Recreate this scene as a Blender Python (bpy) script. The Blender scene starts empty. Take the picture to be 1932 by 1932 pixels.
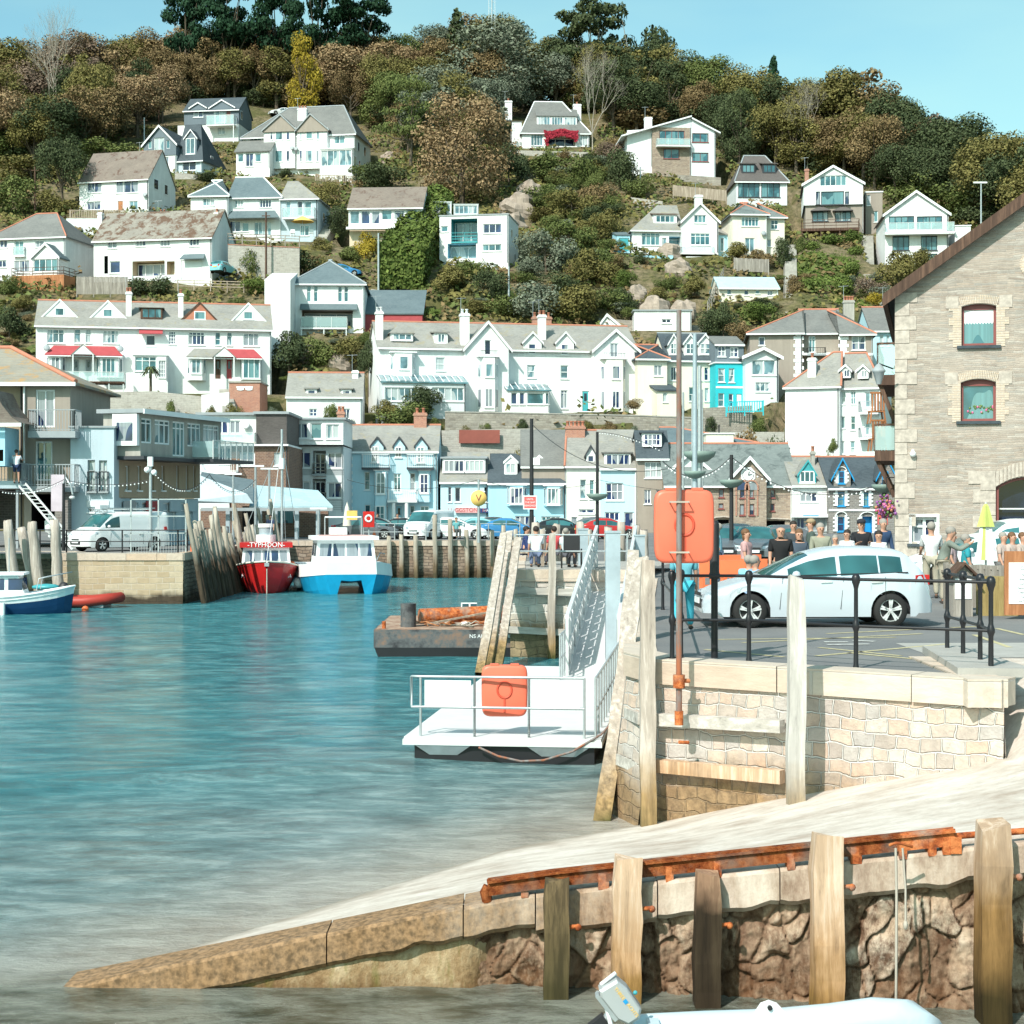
import bpy,bmesh,math,random
from mathutils import Vector,Matrix,noise
from mathutils.geometry import tessellate_polygon
random.seed(7)
S=bpy.context.scene
COL=S.collection
R=math.radians
F,CU,CV,EYE,WZ=3200.0,966.0,955.0,2.2,-2.35
def P(u,v,Y):
 return Vector(((u-CU)*Y/F,Y,EYE+(CV-v)*Y/F))
def GY(v,z=0.0):
 return F*(EYE-z)/(v-CV)
def HY(v):
 return 205700.0/(v+501.0)
# ------------------------------------------------------------------ materials
MATS={}
class NT:
 def __init__(s,name):
  m=bpy.data.materials.new(name);m.use_nodes=True
  s.m=m;s.t=m.node_tree;s.t.nodes.clear()
  s.out=s.n('ShaderNodeOutputMaterial');s.b=s.n('ShaderNodeBsdfPrincipled')
  s.l(s.b.outputs[0],s.out.inputs[0]);MATS[name]=m
 def n(s,k,**kw):
  x=s.t.nodes.new(k)
  for a,b in kw.items():setattr(x,a,b)
  return x
 def l(s,a,b):s.t.links.new(a,b)
 def co(s,kind='Object',scale=(1,1,1)):
  if kind=='World':o=s.n('ShaderNodeNewGeometry').outputs['Position']
  else:o=s.n('ShaderNodeTexCoord').outputs[kind]
  mp=s.n('ShaderNodeMapping');mp.inputs['Scale'].default_value=scale
  s.l(o,mp.inputs[0]);return mp.outputs[0]
 def noise(s,vec,scale,detail=4,rough=.6,dist=0):
  x=s.n('ShaderNodeTexNoise');x.inputs['Scale'].default_value=scale
  x.inputs['Detail'].default_value=detail;x.inputs['Roughness'].default_value=rough
  x.inputs['Distortion'].default_value=dist
  s.l(vec,x.inputs['Vector']);return x.outputs['Fac']
 def ramp(s,f,stops,interp='LINEAR'):
  x=s.n('ShaderNodeValToRGB');x.color_ramp.interpolation=interp
  e=x.color_ramp.elements
  while len(e)<len(stops):e.new(.5)
  for i,(p,c)in enumerate(stops):
   e[i].position=p;e[i].color=(*c,1)if len(c)==3 else c
  s.l(f,x.inputs[0]);return x.outputs[0]
 def mix(s,f,a,b,mode='MIX'):
  x=s.n('ShaderNodeMix',data_type='RGBA',blend_type=mode)
  for sock,v in((0,f),(6,a),(7,b)):
   if isinstance(v,(int,float)):x.inputs[sock].default_value=v
   elif isinstance(v,tuple):x.inputs[sock].default_value=(*v,1)
   else:s.l(v,x.inputs[sock])
  return x.outputs[2]
 def math(s,op,a,b=0.0):
  x=s.n('ShaderNodeMath',operation=op)
  for i,v in enumerate((a,b)):
   if isinstance(v,(int,float)):x.inputs[i].default_value=v
   else:s.l(v,x.inputs[i])
  return x.outputs[0]
 def z(s):
  g=s.n('ShaderNodeNewGeometry');sp=s.n('ShaderNodeSeparateXYZ');s.l(g.outputs['Position'],sp.inputs[0]);return sp.outputs
 def bump(s,h,st=.3,d=.05):
  x=s.n('ShaderNodeBump');x.inputs['Strength'].default_value=st;x.inputs['Distance'].default_value=d
  s.l(h,x.inputs['Height']);s.l(x.outputs[0],s.b.inputs['Normal'])
 def fin(s,col,rough=.7,metal=0,spec=.35):
  if isinstance(col,tuple):s.b.inputs['Base Color'].default_value=(*col,1)
  else:s.l(col,s.b.inputs['Base Color'])
  if isinstance(rough,(int,float)):s.b.inputs['Roughness'].default_value=rough
  else:s.l(rough,s.b.inputs['Roughness'])
  s.b.inputs['Metallic'].default_value=metal
  s.b.inputs['Specular IOR Level'].default_value=spec
  return s.m
def mul(c,k):return tuple(min(1,x*k)for x in c)
def render_wall(name,c,dirt=.25,sc=.35,rough=.8):
 """painted render: broad weathering, vertical streaks, fine grain"""
 n=NT(name);v=n.co('World')
 a=n.noise(v,sc,5,.65);b=n.noise(n.co('World',(1.3,1.3,.12)),1.6,4,.7)
 g=n.ramp(n.math('MULTIPLY',a,b),[(.12,mul(c,1-dirt)),(.36,c)])
 n.bump(n.noise(v,14,3),.25,.02)
 return n.fin(g,rough)
def paint(name,c,rough=.45,metal=0,var=.12,sc=2.0,spec=.4):
 n=NT(name);a=n.noise(n.co('World'),sc,4)
 return n.fin(n.ramp(a,[(.3,mul(c,1-var)),(.7,mul(c,1+var*.5))]),rough,metal,spec)
def slate(name,c,c2,row=9.0,lich=None,lamt=.62):
 """roof covering: courses following the slope, patchy slates, lichen"""
 n=NT(name);w=n.co('World')
 big=n.noise(w,.5,5,.7);sm=n.noise(n.co('World',(2.2,2.2,9)),1.5,3,.8)
 col=n.mix(n.ramp(sm,[(.35,(0,0,0)),(.65,(1,1,1))]),c,c2)
 col=n.mix(n.ramp(big,[(.35,(0,0,0)),(.7,(.6,.6,.6))]),col,mul(c2,1.25))
 if lich:
  l=n.noise(w,.9,6,.75,.4)
  col=n.mix(n.ramp(l,[(lamt-.06,(0,0,0)),(lamt+.04,(1,1,1))]),col,lich)
 wv=n.n('ShaderNodeTexWave',wave_type='BANDS',bands_direction='Z',wave_profile='SAW')
 wv.inputs['Scale'].default_value=row/6.28*1.9;wv.inputs['Distortion'].default_value=.6;wv.inputs['Detail'].default_value=2
 n.l(w,wv.inputs[0])
 col=n.mix(n.ramp(wv.outputs['Fac'],[(0,(.45,)*3),(.18,(0,0,0))]),col,mul(c,.5))
 n.bump(wv.outputs['Fac'],.4,.05)
 return n.fin(col,.8)
def stone(name,cols,mortar,bw,bh,wob=.06,msize=.02,bump=.6,moss=None,squash=1.0,dark=None,yk=.83,mottle=6.0):
 """stonework laid in courses: irregular joints, every stone its own tone"""
 n=NT(name)
 g=n.n('ShaderNodeNewGeometry');sp=n.n('ShaderNodeSeparateXYZ');n.l(g.outputs['Position'],sp.inputs[0])
 cb=n.n('ShaderNodeCombineXYZ');n.l(n.math('ADD',sp.outputs[0],n.math('MULTIPLY',sp.outputs[1],yk)),cb.inputs[0]);n.l(sp.outputs[2],cb.inputs[1])
 nz=n.n('ShaderNodeTexNoise');nz.inputs['Scale'].default_value=1.1/bw*.6;nz.inputs['Detail'].default_value=3;n.l(cb.outputs[0],nz.inputs[0])
 sub=n.n('ShaderNodeVectorMath',operation='SUBTRACT');n.l(nz.outputs['Color'],sub.inputs[0]);sub.inputs[1].default_value=(.5,.5,.5)
 scl=n.n('ShaderNodeVectorMath',operation='SCALE');n.l(sub.outputs[0],scl.inputs[0]);scl.inputs['Scale'].default_value=wob*4
 add=n.n('ShaderNodeVectorMath',operation='ADD');n.l(cb.outputs[0],add.inputs[0]);n.l(scl.outputs[0],add.inputs[1])
 br=n.n('ShaderNodeTexBrick');n.l(add.outputs[0],br.inputs[0])
 br.offset=.43;br.squash=squash;br.squash_frequency=3
 br.inputs['Scale'].default_value=1;br.inputs['Brick Width'].default_value=bw;br.inputs['Row Height'].default_value=bh
 br.inputs['Mortar Size'].default_value=msize;br.inputs['Mortar Smooth'].default_value=.6;br.inputs['Bias'].default_value=0
 br.inputs['Color1'].default_value=(0,0,0,1);br.inputs['Color2'].default_value=(1,1,1,1);br.inputs['Mortar'].default_value=(.5,.5,.5,1)
 k=len(cols);base=n.ramp(br.outputs['Color'],[(i/max(1,k-1),c)for i,c in enumerate(cols)])
 fine=n.noise(cb.outputs[0],mottle/bw*.3,6,.75)
 base=n.mix(n.ramp(fine,[(.3,(.55,)*3),(.6,(0,0,0))]),base,mul(cols[0],.55))
 base=n.mix(br.outputs['Fac'],base,mortar)
 big=n.noise(cb.outputs[0],.45,4)
 base=n.mix(n.ramp(big,[(.4,(0,0,0)),(.75,(.45,)*3)]),base,mul(cols[-1],1.1))
 if moss:
  h=n.math('ADD',sp.outputs[2],n.math('MULTIPLY',n.math('SUBTRACT',big,.5),1.6))
  f=n.n('ShaderNodeMapRange');n.l(h,f.inputs[0]);f.inputs[1].default_value=moss[1];f.inputs[2].default_value=moss[1]+moss[2]
  f.inputs[3].default_value=.92;f.inputs[4].default_value=0
  base=n.mix(f.outputs[0],base,n.ramp(fine,[(.35,mul(moss[0],.4)),(.65,moss[0])]))
 hgt=n.math('SUBTRACT',n.math('MULTIPLY',fine,.7),br.outputs['Fac'])
 n.bump(hgt,bump,.06)
 return n.fin(base,.9,0,.2)
def timber(name,c,c2,wet=None,axis=2,sc=1.0,rough=.85):
 n=NT(name);s=[7*sc]*3;s[axis]=.5*sc
 a=n.noise(n.co('World',tuple(s)),1.0,6,.7,.3);b=n.noise(n.co('World'),.9,4)
 col=n.ramp(a,[(.25,mul(c2,.3)),(.40,mul(c2,.85)),(.5,c2),(.6,c)])
 col=n.mix(n.ramp(b,[(.45,(0,0,0)),(.7,(.5,)*3)]),col,mul(c2,.8))
 if wet:
  z=n.z()[2];h=n.math('ADD',z,n.math('MULTIPLY',n.math('SUBTRACT',b,.5),1.8))
  for col2,z0,z1 in wet:
   f=n.n('ShaderNodeMapRange');n.l(h,f.inputs[0]);f.inputs[1].default_value=z0;f.inputs[2].default_value=z1
   f.inputs[3].default_value=.95;f.inputs[4].default_value=0
   col=n.mix(f.outputs[0],col,n.ramp(a,[(.35,mul(col2,.35)),(.65,col2)]))
 n.bump(a,.5,.03)
 return n.fin(col,rough,0,.2)
def glass(name,c,refl=.6,curtain=None):
 """window pane seen from outside: dark room, sometimes part of a curtain, sharp sky reflection"""
 n=NT(name);o=n.n('ShaderNodeObjectInfo')
 col=n.mix(n.ramp(n.noise(n.co('World',(1,1,1)),.8,2),[(.4,(0,0,0)),(.6,(1,1,1))]),mul(c,.6),mul(c,1.3))
 if curtain:
  w=n.co('World',(5,5,.1));f=n.noise(w,1.5,2)
  g=n.noise(n.co('World',(.8,.8,.3)),1.1,1)
  col=n.mix(n.ramp(g,[(.45,(0,0,0)),(.5,(1,1,1))],'CONSTANT'),col,n.ramp(f,[(.3,mul(curtain,.7)),(.7,curtain)]))
 return n.fin(col,.06,0,refl)
def leafmat(name,c,c2,dark=.5):
 c,c2=mul(c,1.18),mul(c2,1.18)
 n=NT(name);g=n.n('ShaderNodeNewGeometry');oi=n.n('ShaderNodeObjectInfo')
 col=n.mix(g.outputs['Random Per Island'],mul(c,.7),c2)
 col=n.mix(n.math('MULTIPLY',oi.outputs['Random'],.55),col,mul(c,.75))
 big=n.noise(n.co('World'),.55,3)
 col=n.mix(n.ramp(big,[(.35,(.6,)*3),(.6,(0,0,0))]),col,mul(c,dark))
 n.b.inputs['Subsurface Weight'].default_value=0
 return n.fin(col,.75,0,.15)
M={}
W_=(.86,.87,.87)
M['white']=render_wall('white_render',W_,.17,.5)
M['cream']=render_wall('cream_render',(.82,.77,.66),.12)
M['creamy']=render_wall('warm_white_render',(.85,.83,.77),.12)
M['beige']=render_wall('beige_render',(.70,.58,.43),.15)
M['taupe']=render_wall('taupe_render',(.36,.31,.265),.18)
M['tan']=render_wall('tan_render',(.46,.36,.26),.18)
M['greyblue']=render_wall('pale_blue_grey_render',(.50,.60,.66),.14)
M['paleblue']=render_wall('pale_blue_render',(.52,.76,.86),.10)
M['skyblue']=render_wall('sky_blue_render',(.40,.70,.84),.12)
M['turq']=render_wall('turquoise_render',(.03,.52,.60),.12)
M['slatewall']=render_wall('slate_cladding',(.16,.20,.235),.15)
M['grey']=render_wall('grey_render',(.42,.42,.41),.2)
M['boardwhite']=render_wall('white_boarding',(.72,.76,.78),.12)
M['concrete']=render_wall('concrete',(.45,.43,.39),.35,.6)
M['roof']=slate('grey_slate',(.12,.125,.125),(.20,.20,.19))
M['roofl']=slate('pale_weathered_slate',(.19,.188,.18),(.31,.30,.275),lich=(.32,.28,.19),lamt=.62)
M['roofd']=slate('dark_slate',(.04,.055,.068),(.08,.10,.115))
M['roofb']=slate('blue_grey_slate',(.085,.125,.145),(.14,.18,.195))
M['roofbr']=slate('brown_tile',(.15,.12,.105),(.23,.19,.16),lich=(.11,.06,.045),lamt=.6)
M['roofm']=slate('mossy_tile',(.20,.185,.165),(.29,.265,.23),lich=(.13,.075,.05),lamt=.53)
M['roofo']=slate('orange_lichen_slate',(.20,.20,.18),(.30,.27,.22),lich=(.40,.25,.12),lamt=.56)
M['roofg']=slate('mottled_green_slate',(.12,.145,.145),(.19,.215,.21),lich=(.10,.12,.12),lamt=.58)
M['mansard']=slate('brown_mansard_tile',(.08,.07,.068),(.125,.11,.105))
M['ridge']=paint('terracotta_ridge',(.50,.20,.13),.8)
M['red']=paint('dull_red_tile',(.42,.07,.08),.7)
M['brick']=stone('red_brick',[(.42,.16,.10),(.52,.24,.16),(.36,.14,.1)],(.5,.42,.36),.23,.075,.004,.01,.3)
M['bbrick']=stone('brown_brick',[(.20,.11,.08),(.28,.17,.12),(.16,.1,.08)],(.34,.28,.24),.26,.12,.004,.012,.3)
M['rubble']=stone('grey_rubble',[(.24,.21,.18),(.38,.34,.29),(.30,.27,.24),(.46,.42,.36)],(.33,.31,.27),.55,.22,.05,.02,.7)
M['rubblew']=stone('pale_garden_wall',[(.38,.35,.31),(.52,.49,.44),(.45,.42,.38)],(.5,.48,.44),.5,.2,.05,.02,.6)
M['killas']=stone('brown_grey_slatestone',[(.31,.25,.21),(.49,.41,.35),(.42,.33,.27),(.36,.33,.30),(.56,.49,.43)],(.48,.43,.38),.42,.07,.06,.007,.6)
M['brownstone']=stone('brown_guildhall_stone',[(.30,.22,.17),(.42,.33,.26),(.25,.19,.16),(.47,.38,.30)],(.40,.35,.29),.38,.16,.02,.015,.5)
M['darkstone']=stone('dark_slatestone',[(.19,.18,.175),(.28,.265,.25),(.23,.2,.185)],(.36,.34,.32),.34,.14,.02,.02,.5)
M['quoin']=paint('pale_granite',(.53,.46,.40),.85,0,.3,6)
M['ybrick']=stone('buff_brick',[(.60,.47,.36),(.68,.56,.44),(.55,.44,.36)],(.62,.56,.5),.22,.085,.004,.012,.3)
M['trim']=paint('white_trim',(.86,.88,.89),.5,0,.05)
M['creamtrim']=paint('cream_trim',(.74,.70,.60),.6,0,.08)
M['greytrim']=paint('grey_trim',(.33,.36,.38),.5)
M['darktrim']=paint('dark_trim',(.045,.05,.06),.5)
M['brown']=timber('brown_stained_wood',(.17,.10,.07),(.10,.06,.045))
M['rbrown']=paint('red_brown_frame',(.25,.075,.07),.45)
M['orangewood']=timber('orange_wood',(.52,.24,.12),(.40,.17,.08))
M['decking']=timber('weathered_decking',(.50,.42,.34),(.36,.29,.23))
M['fence']=timber('grey_fence_wood',(.42,.38,.34),(.29,.26,.23))
M['orange']=paint('orange_paint',(.72,.15,.045),.5)
M['bluepaint']=paint('bright_blue_paint',(.02,.30,.62),.4)
M['tealpaint']=paint('teal_paint',(.06,.36,.40),.4)
M['lime']=paint('lime_cloth',(.52,.58,.16),.8)
M['yellow']=paint('yellow_cloth',(.85,.55,.16),.8)
M['gd']=glass('glass_dark_room',(.012,.022,.05),.7)
M['gn']=glass('glass_navy',(.02,.04,.11),.8,(.30,.34,.38))
M['gt']=glass('glass_teal',(.035,.12,.15),.9,(.14,.30,.33))
M['gl']=glass('glass_curtained',(.12,.22,.26),.7,(.50,.57,.59))
M['gsky']=glass('glass_skyward',(.07,.17,.21),1.0)
n=NT('balustrade_glass');n.fin((.55,.75,.76),.05,0,.8);n.b.inputs['Alpha'].default_value=.38;M['gbal']=n.m
M['black']=paint('black_iron',(.018,.018,.022),.38,0,.2)
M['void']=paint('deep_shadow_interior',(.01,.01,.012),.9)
M['steel']=paint('galvanised_steel',(.50,.54,.56),.45,.55,.15,5)
M['steelb']=paint('blue_grey_steel_pile',(.42,.50,.55),.5,.25,.18,1.5)
M['alu']=paint('pale_aluminium',(.72,.74,.74),.4,.2,.08)
n=NT('rusty_iron');a=n.noise(n.co('World'),9,6,.75);b=n.noise(n.co('World'),3,3)
n.bump(a,.8,.03);M['rust']=n.fin(n.mix(n.ramp(b,[(.5,(0,0,0)),(.72,(1,1,1))]),n.ramp(a,[(.3,(.08,.02,.012)),(.46,(.38,.09,.025)),(.62,(.64,.21,.07))]),(.34,.25,.2)),.85,0,.3)
n=NT('rust_streaked_paint_pole');a=n.noise(n.co('World',(4,4,.8)),1.6,5,.7)
M['rustpole']=n.fin(n.ramp(a,[(.36,(.34,.11,.05)),(.5,(.20,.13,.11)),(.62,(.22,.21,.21))]),.7)
M['pile']=timber('weathered_pile',(.58,.515,.46),(.43,.37,.32),wet=[((.42,.27,.12),-1.9,-1.2),((.07,.075,.02),-2.4,-1.9)],sc=1.5)
M['pilef']=timber('far_pile',(.56,.50,.42),(.38,.33,.27),wet=[((.30,.2,.12),-1.7,-.6),((.10,.08,.045),-2.3,-1.5)],sc=.6)
M['pileo']=timber('orange_stained_pile',(.72,.56,.44),(.60,.41,.28),wet=[((.50,.24,.07),-2.2,-1.3),((.10,.09,.02),-2.6,-1.9)],sc=1.7)
M['piled']=timber('weed_covered_pile',(.22,.15,.08),(.10,.07,.04),wet=[((.06,.05,.02),-2.3,-1.2)])
M['pilew']=timber('white_weathered_beam',(.66,.62,.58),(.48,.44,.40),axis=0)
GAL=[(.44,.37,.33),(.62,.50,.42),(.60,.42,.32),(.48,.44,.42),(.70,.60,.52)]
M['granite']=stone('granite_blocks',GAL,(.64,.61,.58),.38,.19,.055,.016,1.0,yk=-.71,moss=((.38,.24,.12),-1.85,.55),squash=.7)
M['coping']=stone('granite_coping',[(.55,.44,.36),(.64,.56,.48),(.60,.43,.31)],(.5,.46,.42),1.9,3.0,.002,.012,.45,mottle=22.0)
M['quaywall']=stone('quay_rubble',[(.20,.145,.11),(.33,.25,.19),(.26,.18,.13),(.38,.3,.24)],(.13,.10,.08),.5,.2,.07,.025,.8,moss=((.085,.055,.03),-2.2,.7))
M['quaypale']=stone('sunlit_quay_stone',[(.46,.36,.25),(.56,.46,.34),(.42,.31,.2)],(.55,.47,.38),.6,.28,.04,.02,.5,moss=((.045,.028,.018),-2.0,.35))
M['pierstone']=stone('pale_rubble_pier',[(.58,.52,.46),(.72,.67,.62),(.50,.45,.41),(.64,.57,.5)],(.66,.64,.6),.45,.26,.09,.03,.7,moss=((.36,.26,.14),-1.7,.6))
n=NT('asphalt');a=n.noise(n.co('World'),.35,5);b=n.noise(n.co('World'),25,3)
n.bump(b,.3,.01);M['asphalt']=n.fin(n.mix(n.ramp(a,[(.4,(0,0,0)),(.65,(1,1,1))]),n.ramp(b,[(.3,(.13,.13,.135)),(.7,(.19,.19,.19))]),(.21,.205,.20)),.85)
M['paving']=render_wall('pale_paving',(.42,.40,.37),.2,.8)
M['yline']=paint('worn_yellow_line',(.55,.48,.28),.8,0,.35,9)
M['wline']=paint('worn_white_line',(.62,.61,.58),.8,0,.35,9)
# ------------------------------------------------------------------ mesh building
class MB:
 def __init__(s):s.v=[];s.f=[];s.m=[];s.mats=[];s.sm=[]
 def mi(s,m):
  if isinstance(m,str):m=M[m]
  if m not in s.mats:s.mats.append(m)
  return s.mats.index(m)
 def add(s,vs,fs,m,smooth=False):
  o=len(s.v);k=s.mi(m);s.v+=[tuple(v)for v in vs]
  for f in fs:s.f.append(tuple(i+o for i in f));s.m.append(k);s.sm.append(smooth)
 def box(s,x0,x1,y0,y1,z0,z1,m):
  vs=[(x,y,z)for z in(z0,z1)for y in(y0,y1)for x in(x0,x1)]
  s.add(vs,[(0,2,3,1),(4,5,7,6),(0,1,5,4),(2,6,7,3),(0,4,6,2),(1,3,7,5)],m)
 def quad(s,a,b,c,d,m):s.add([a,b,c,d],[(0,1,2,3)],m)
 def poly(s,pts,m):s.add(pts,[tuple(range(len(pts)))],m)
 def slab(s,pts,t,m,dirv=None):
  """thickened polygon: pts (3-D), thickness t along -normal or dirv"""
  pts=[Vector(p)for p in pts];n=len(pts)
  if dirv is None:
   nn=Vector((0,0,0))
   for i in range(n):
    nn+=pts[i].cross(pts[(i+1)%n])
   nn.normalize();d=-nn*t
  else:d=Vector(dirv)
  vs=pts+[p+d for p in pts]
  fs=[tuple(range(n)),tuple(range(2*n-1,n-1,-1))]+[(i,i+n,(i+1)%n+n,(i+1)%n)for i in range(n)]
  s.add(vs,fs,m)
 def beam(s,a,b,w,h,m,up=(0,0,1)):
  a=Vector(a);b=Vector(b);d=(b-a)
  if d.length<1e-6:return
  d.normalize();up=Vector(up)
  if abs(d.dot(up))>.98:up=Vector((1,0,0))if abs(d.x)<.9 else Vector((0,1,0))
  r=d.cross(up).normalized();q=r.cross(d)
  vs=[]
  for p in(a,b):
   for i,j in((-1,-1),(1,-1),(1,1),(-1,1)):vs.append(p+r*(w/2*i)+q*(h/2*j))
  s.add(vs,[(0,3,2,1),(4,5,6,7),(0,1,5,4),(1,2,6,5),(2,3,7,6),(3,0,4,7)],m)
 def tube(s,pts,r,m,n=8,cap=True):
  pts=[Vector(p)for p in pts];k=len(pts)
  rs=r if isinstance(r,(list,tuple))else[r]*k
  vs=[];prev=None
  for i,p in enumerate(pts):
   d=(pts[min(i+1,k-1)]-pts[max(i-1,0)]).normalized()
   if prev is None:
    a=d.orthogonal().normalized()
   else:
    a=(prev-d*prev.dot(d)).normalized()
   prev=a;b=d.cross(a)
   for j in range(n):
    t=2*math.pi*j/n;vs.append(p+(a*math.cos(t)+b*math.sin(t))*rs[i])
  fs=[]
  for i in range(k-1):
   for j in range(n):fs.append((i*n+j,i*n+(j+1)%n,(i+1)*n+(j+1)%n,(i+1)*n+j))
  s.add(vs,fs,m,True)
  if cap:s.add(vs[:n][::-1],[tuple(range(n))],m);s.add(vs[-n:],[tuple(range(n))],m)
 def ball(s,c,r,m,n=10,sc=(1,1,1),rot=None):
  c=Vector(c);vs=[];fs=[];h=max(4,n//2)
  for i in range(h+1):
   a=math.pi*i/h
   for j in range(n):
    t=2*math.pi*j/n
    q=Vector((math.sin(a)*math.cos(t)*sc[0]*r,math.sin(a)*math.sin(t)*sc[1]*r,math.cos(a)*sc[2]*r))
    if rot:q=rot@q
    vs.append(c+q)
  for i in range(h):
   for j in range(n):fs.append((i*n+j,(i+1)*n+j,(i+1)*n+(j+1)%n,i*n+(j+1)%n))
  s.add(vs,fs,m,True)
 def lathe(s,c,prof,m,n=16,smooth=True,axis='z'):
  c=Vector(c);vs=[];fs=[]
  for(r,z)in prof:
   for j in range(n):
    t=2*math.pi*j/n
    q=(r*math.cos(t),r*math.sin(t),z)
    if axis=='y':q=(q[0],q[2],q[1])
    if axis=='x':q=(q[2],q[0],q[1])
    vs.append(c+Vector(q))
  for i in range(len(prof)-1):
   for j in range(n):fs.append((i*n+j,i*n+(j+1)%n,(i+1)*n+(j+1)%n,(i+1)*n+j))
  s.add(vs,fs,m,smooth)
 def build(s,name,parent=None,mat=None):
  me=bpy.data.meshes.new(name)
  me.from_pydata(s.v,[],s.f)
  for m in s.mats:me.materials.append(m)
  me.polygons.foreach_set('material_index',s.m)
  me.polygons.foreach_set('use_smooth',s.sm)
  me.update()
  o=bpy.data.objects.new(name,me);COL.objects.link(o)
  if parent:o.parent=parent
  return o
def fixn(o):
 bm=bmesh.new();bm.from_mesh(o.data);bmesh.ops.recalc_face_normals(bm,faces=bm.faces);bm.to_mesh(o.data);bm.free()
def tag(o,label=None,cat=None,group=None,kind=None):
 if label:o['label']=label
 if cat:o['category']=cat
 if group:o['group']=group
 if kind:o['kind']=kind
 return o
def empty(name,loc,rz=0,label=None,cat=None,group=None):
 o=bpy.data.objects.new(name,None);COL.objects.link(o);o.location=loc;o.rotation_euler=(0,0,rz)
 o.empty_display_size=.2
 return tag(o,label,cat,group)
KIDS={}
def copy_tree(o,parent=None):
 c=o.copy();COL.objects.link(c)
 if parent:c.parent=parent
 for ch in list(o.children):copy_tree(ch,c)
 return c
def text_mesh(name,body,size,mat,parent,loc,rot=(R(90),0,0),depth=.004,align='CENTER'):
 cu=bpy.data.curves.new(name,'FONT');cu.body=body;cu.size=size;cu.extrude=depth
 cu.align_x=align;cu.align_y='CENTER'
 t=bpy.data.objects.new(name,cu);COL.objects.link(t)
 dg=bpy.context.evaluated_depsgraph_get();me=bpy.data.meshes.new_from_object(t.evaluated_get(dg))
 bpy.data.objects.remove(t);bpy.data.curves.remove(cu)
 me.name=name;me.materials.clear();me.materials.append(M[mat]if isinstance(mat,str)else mat)
 o=bpy.data.objects.new(name,me);COL.objects.link(o);o.parent=parent;o.location=loc;o.rotation_euler=rot
 return o
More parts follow.
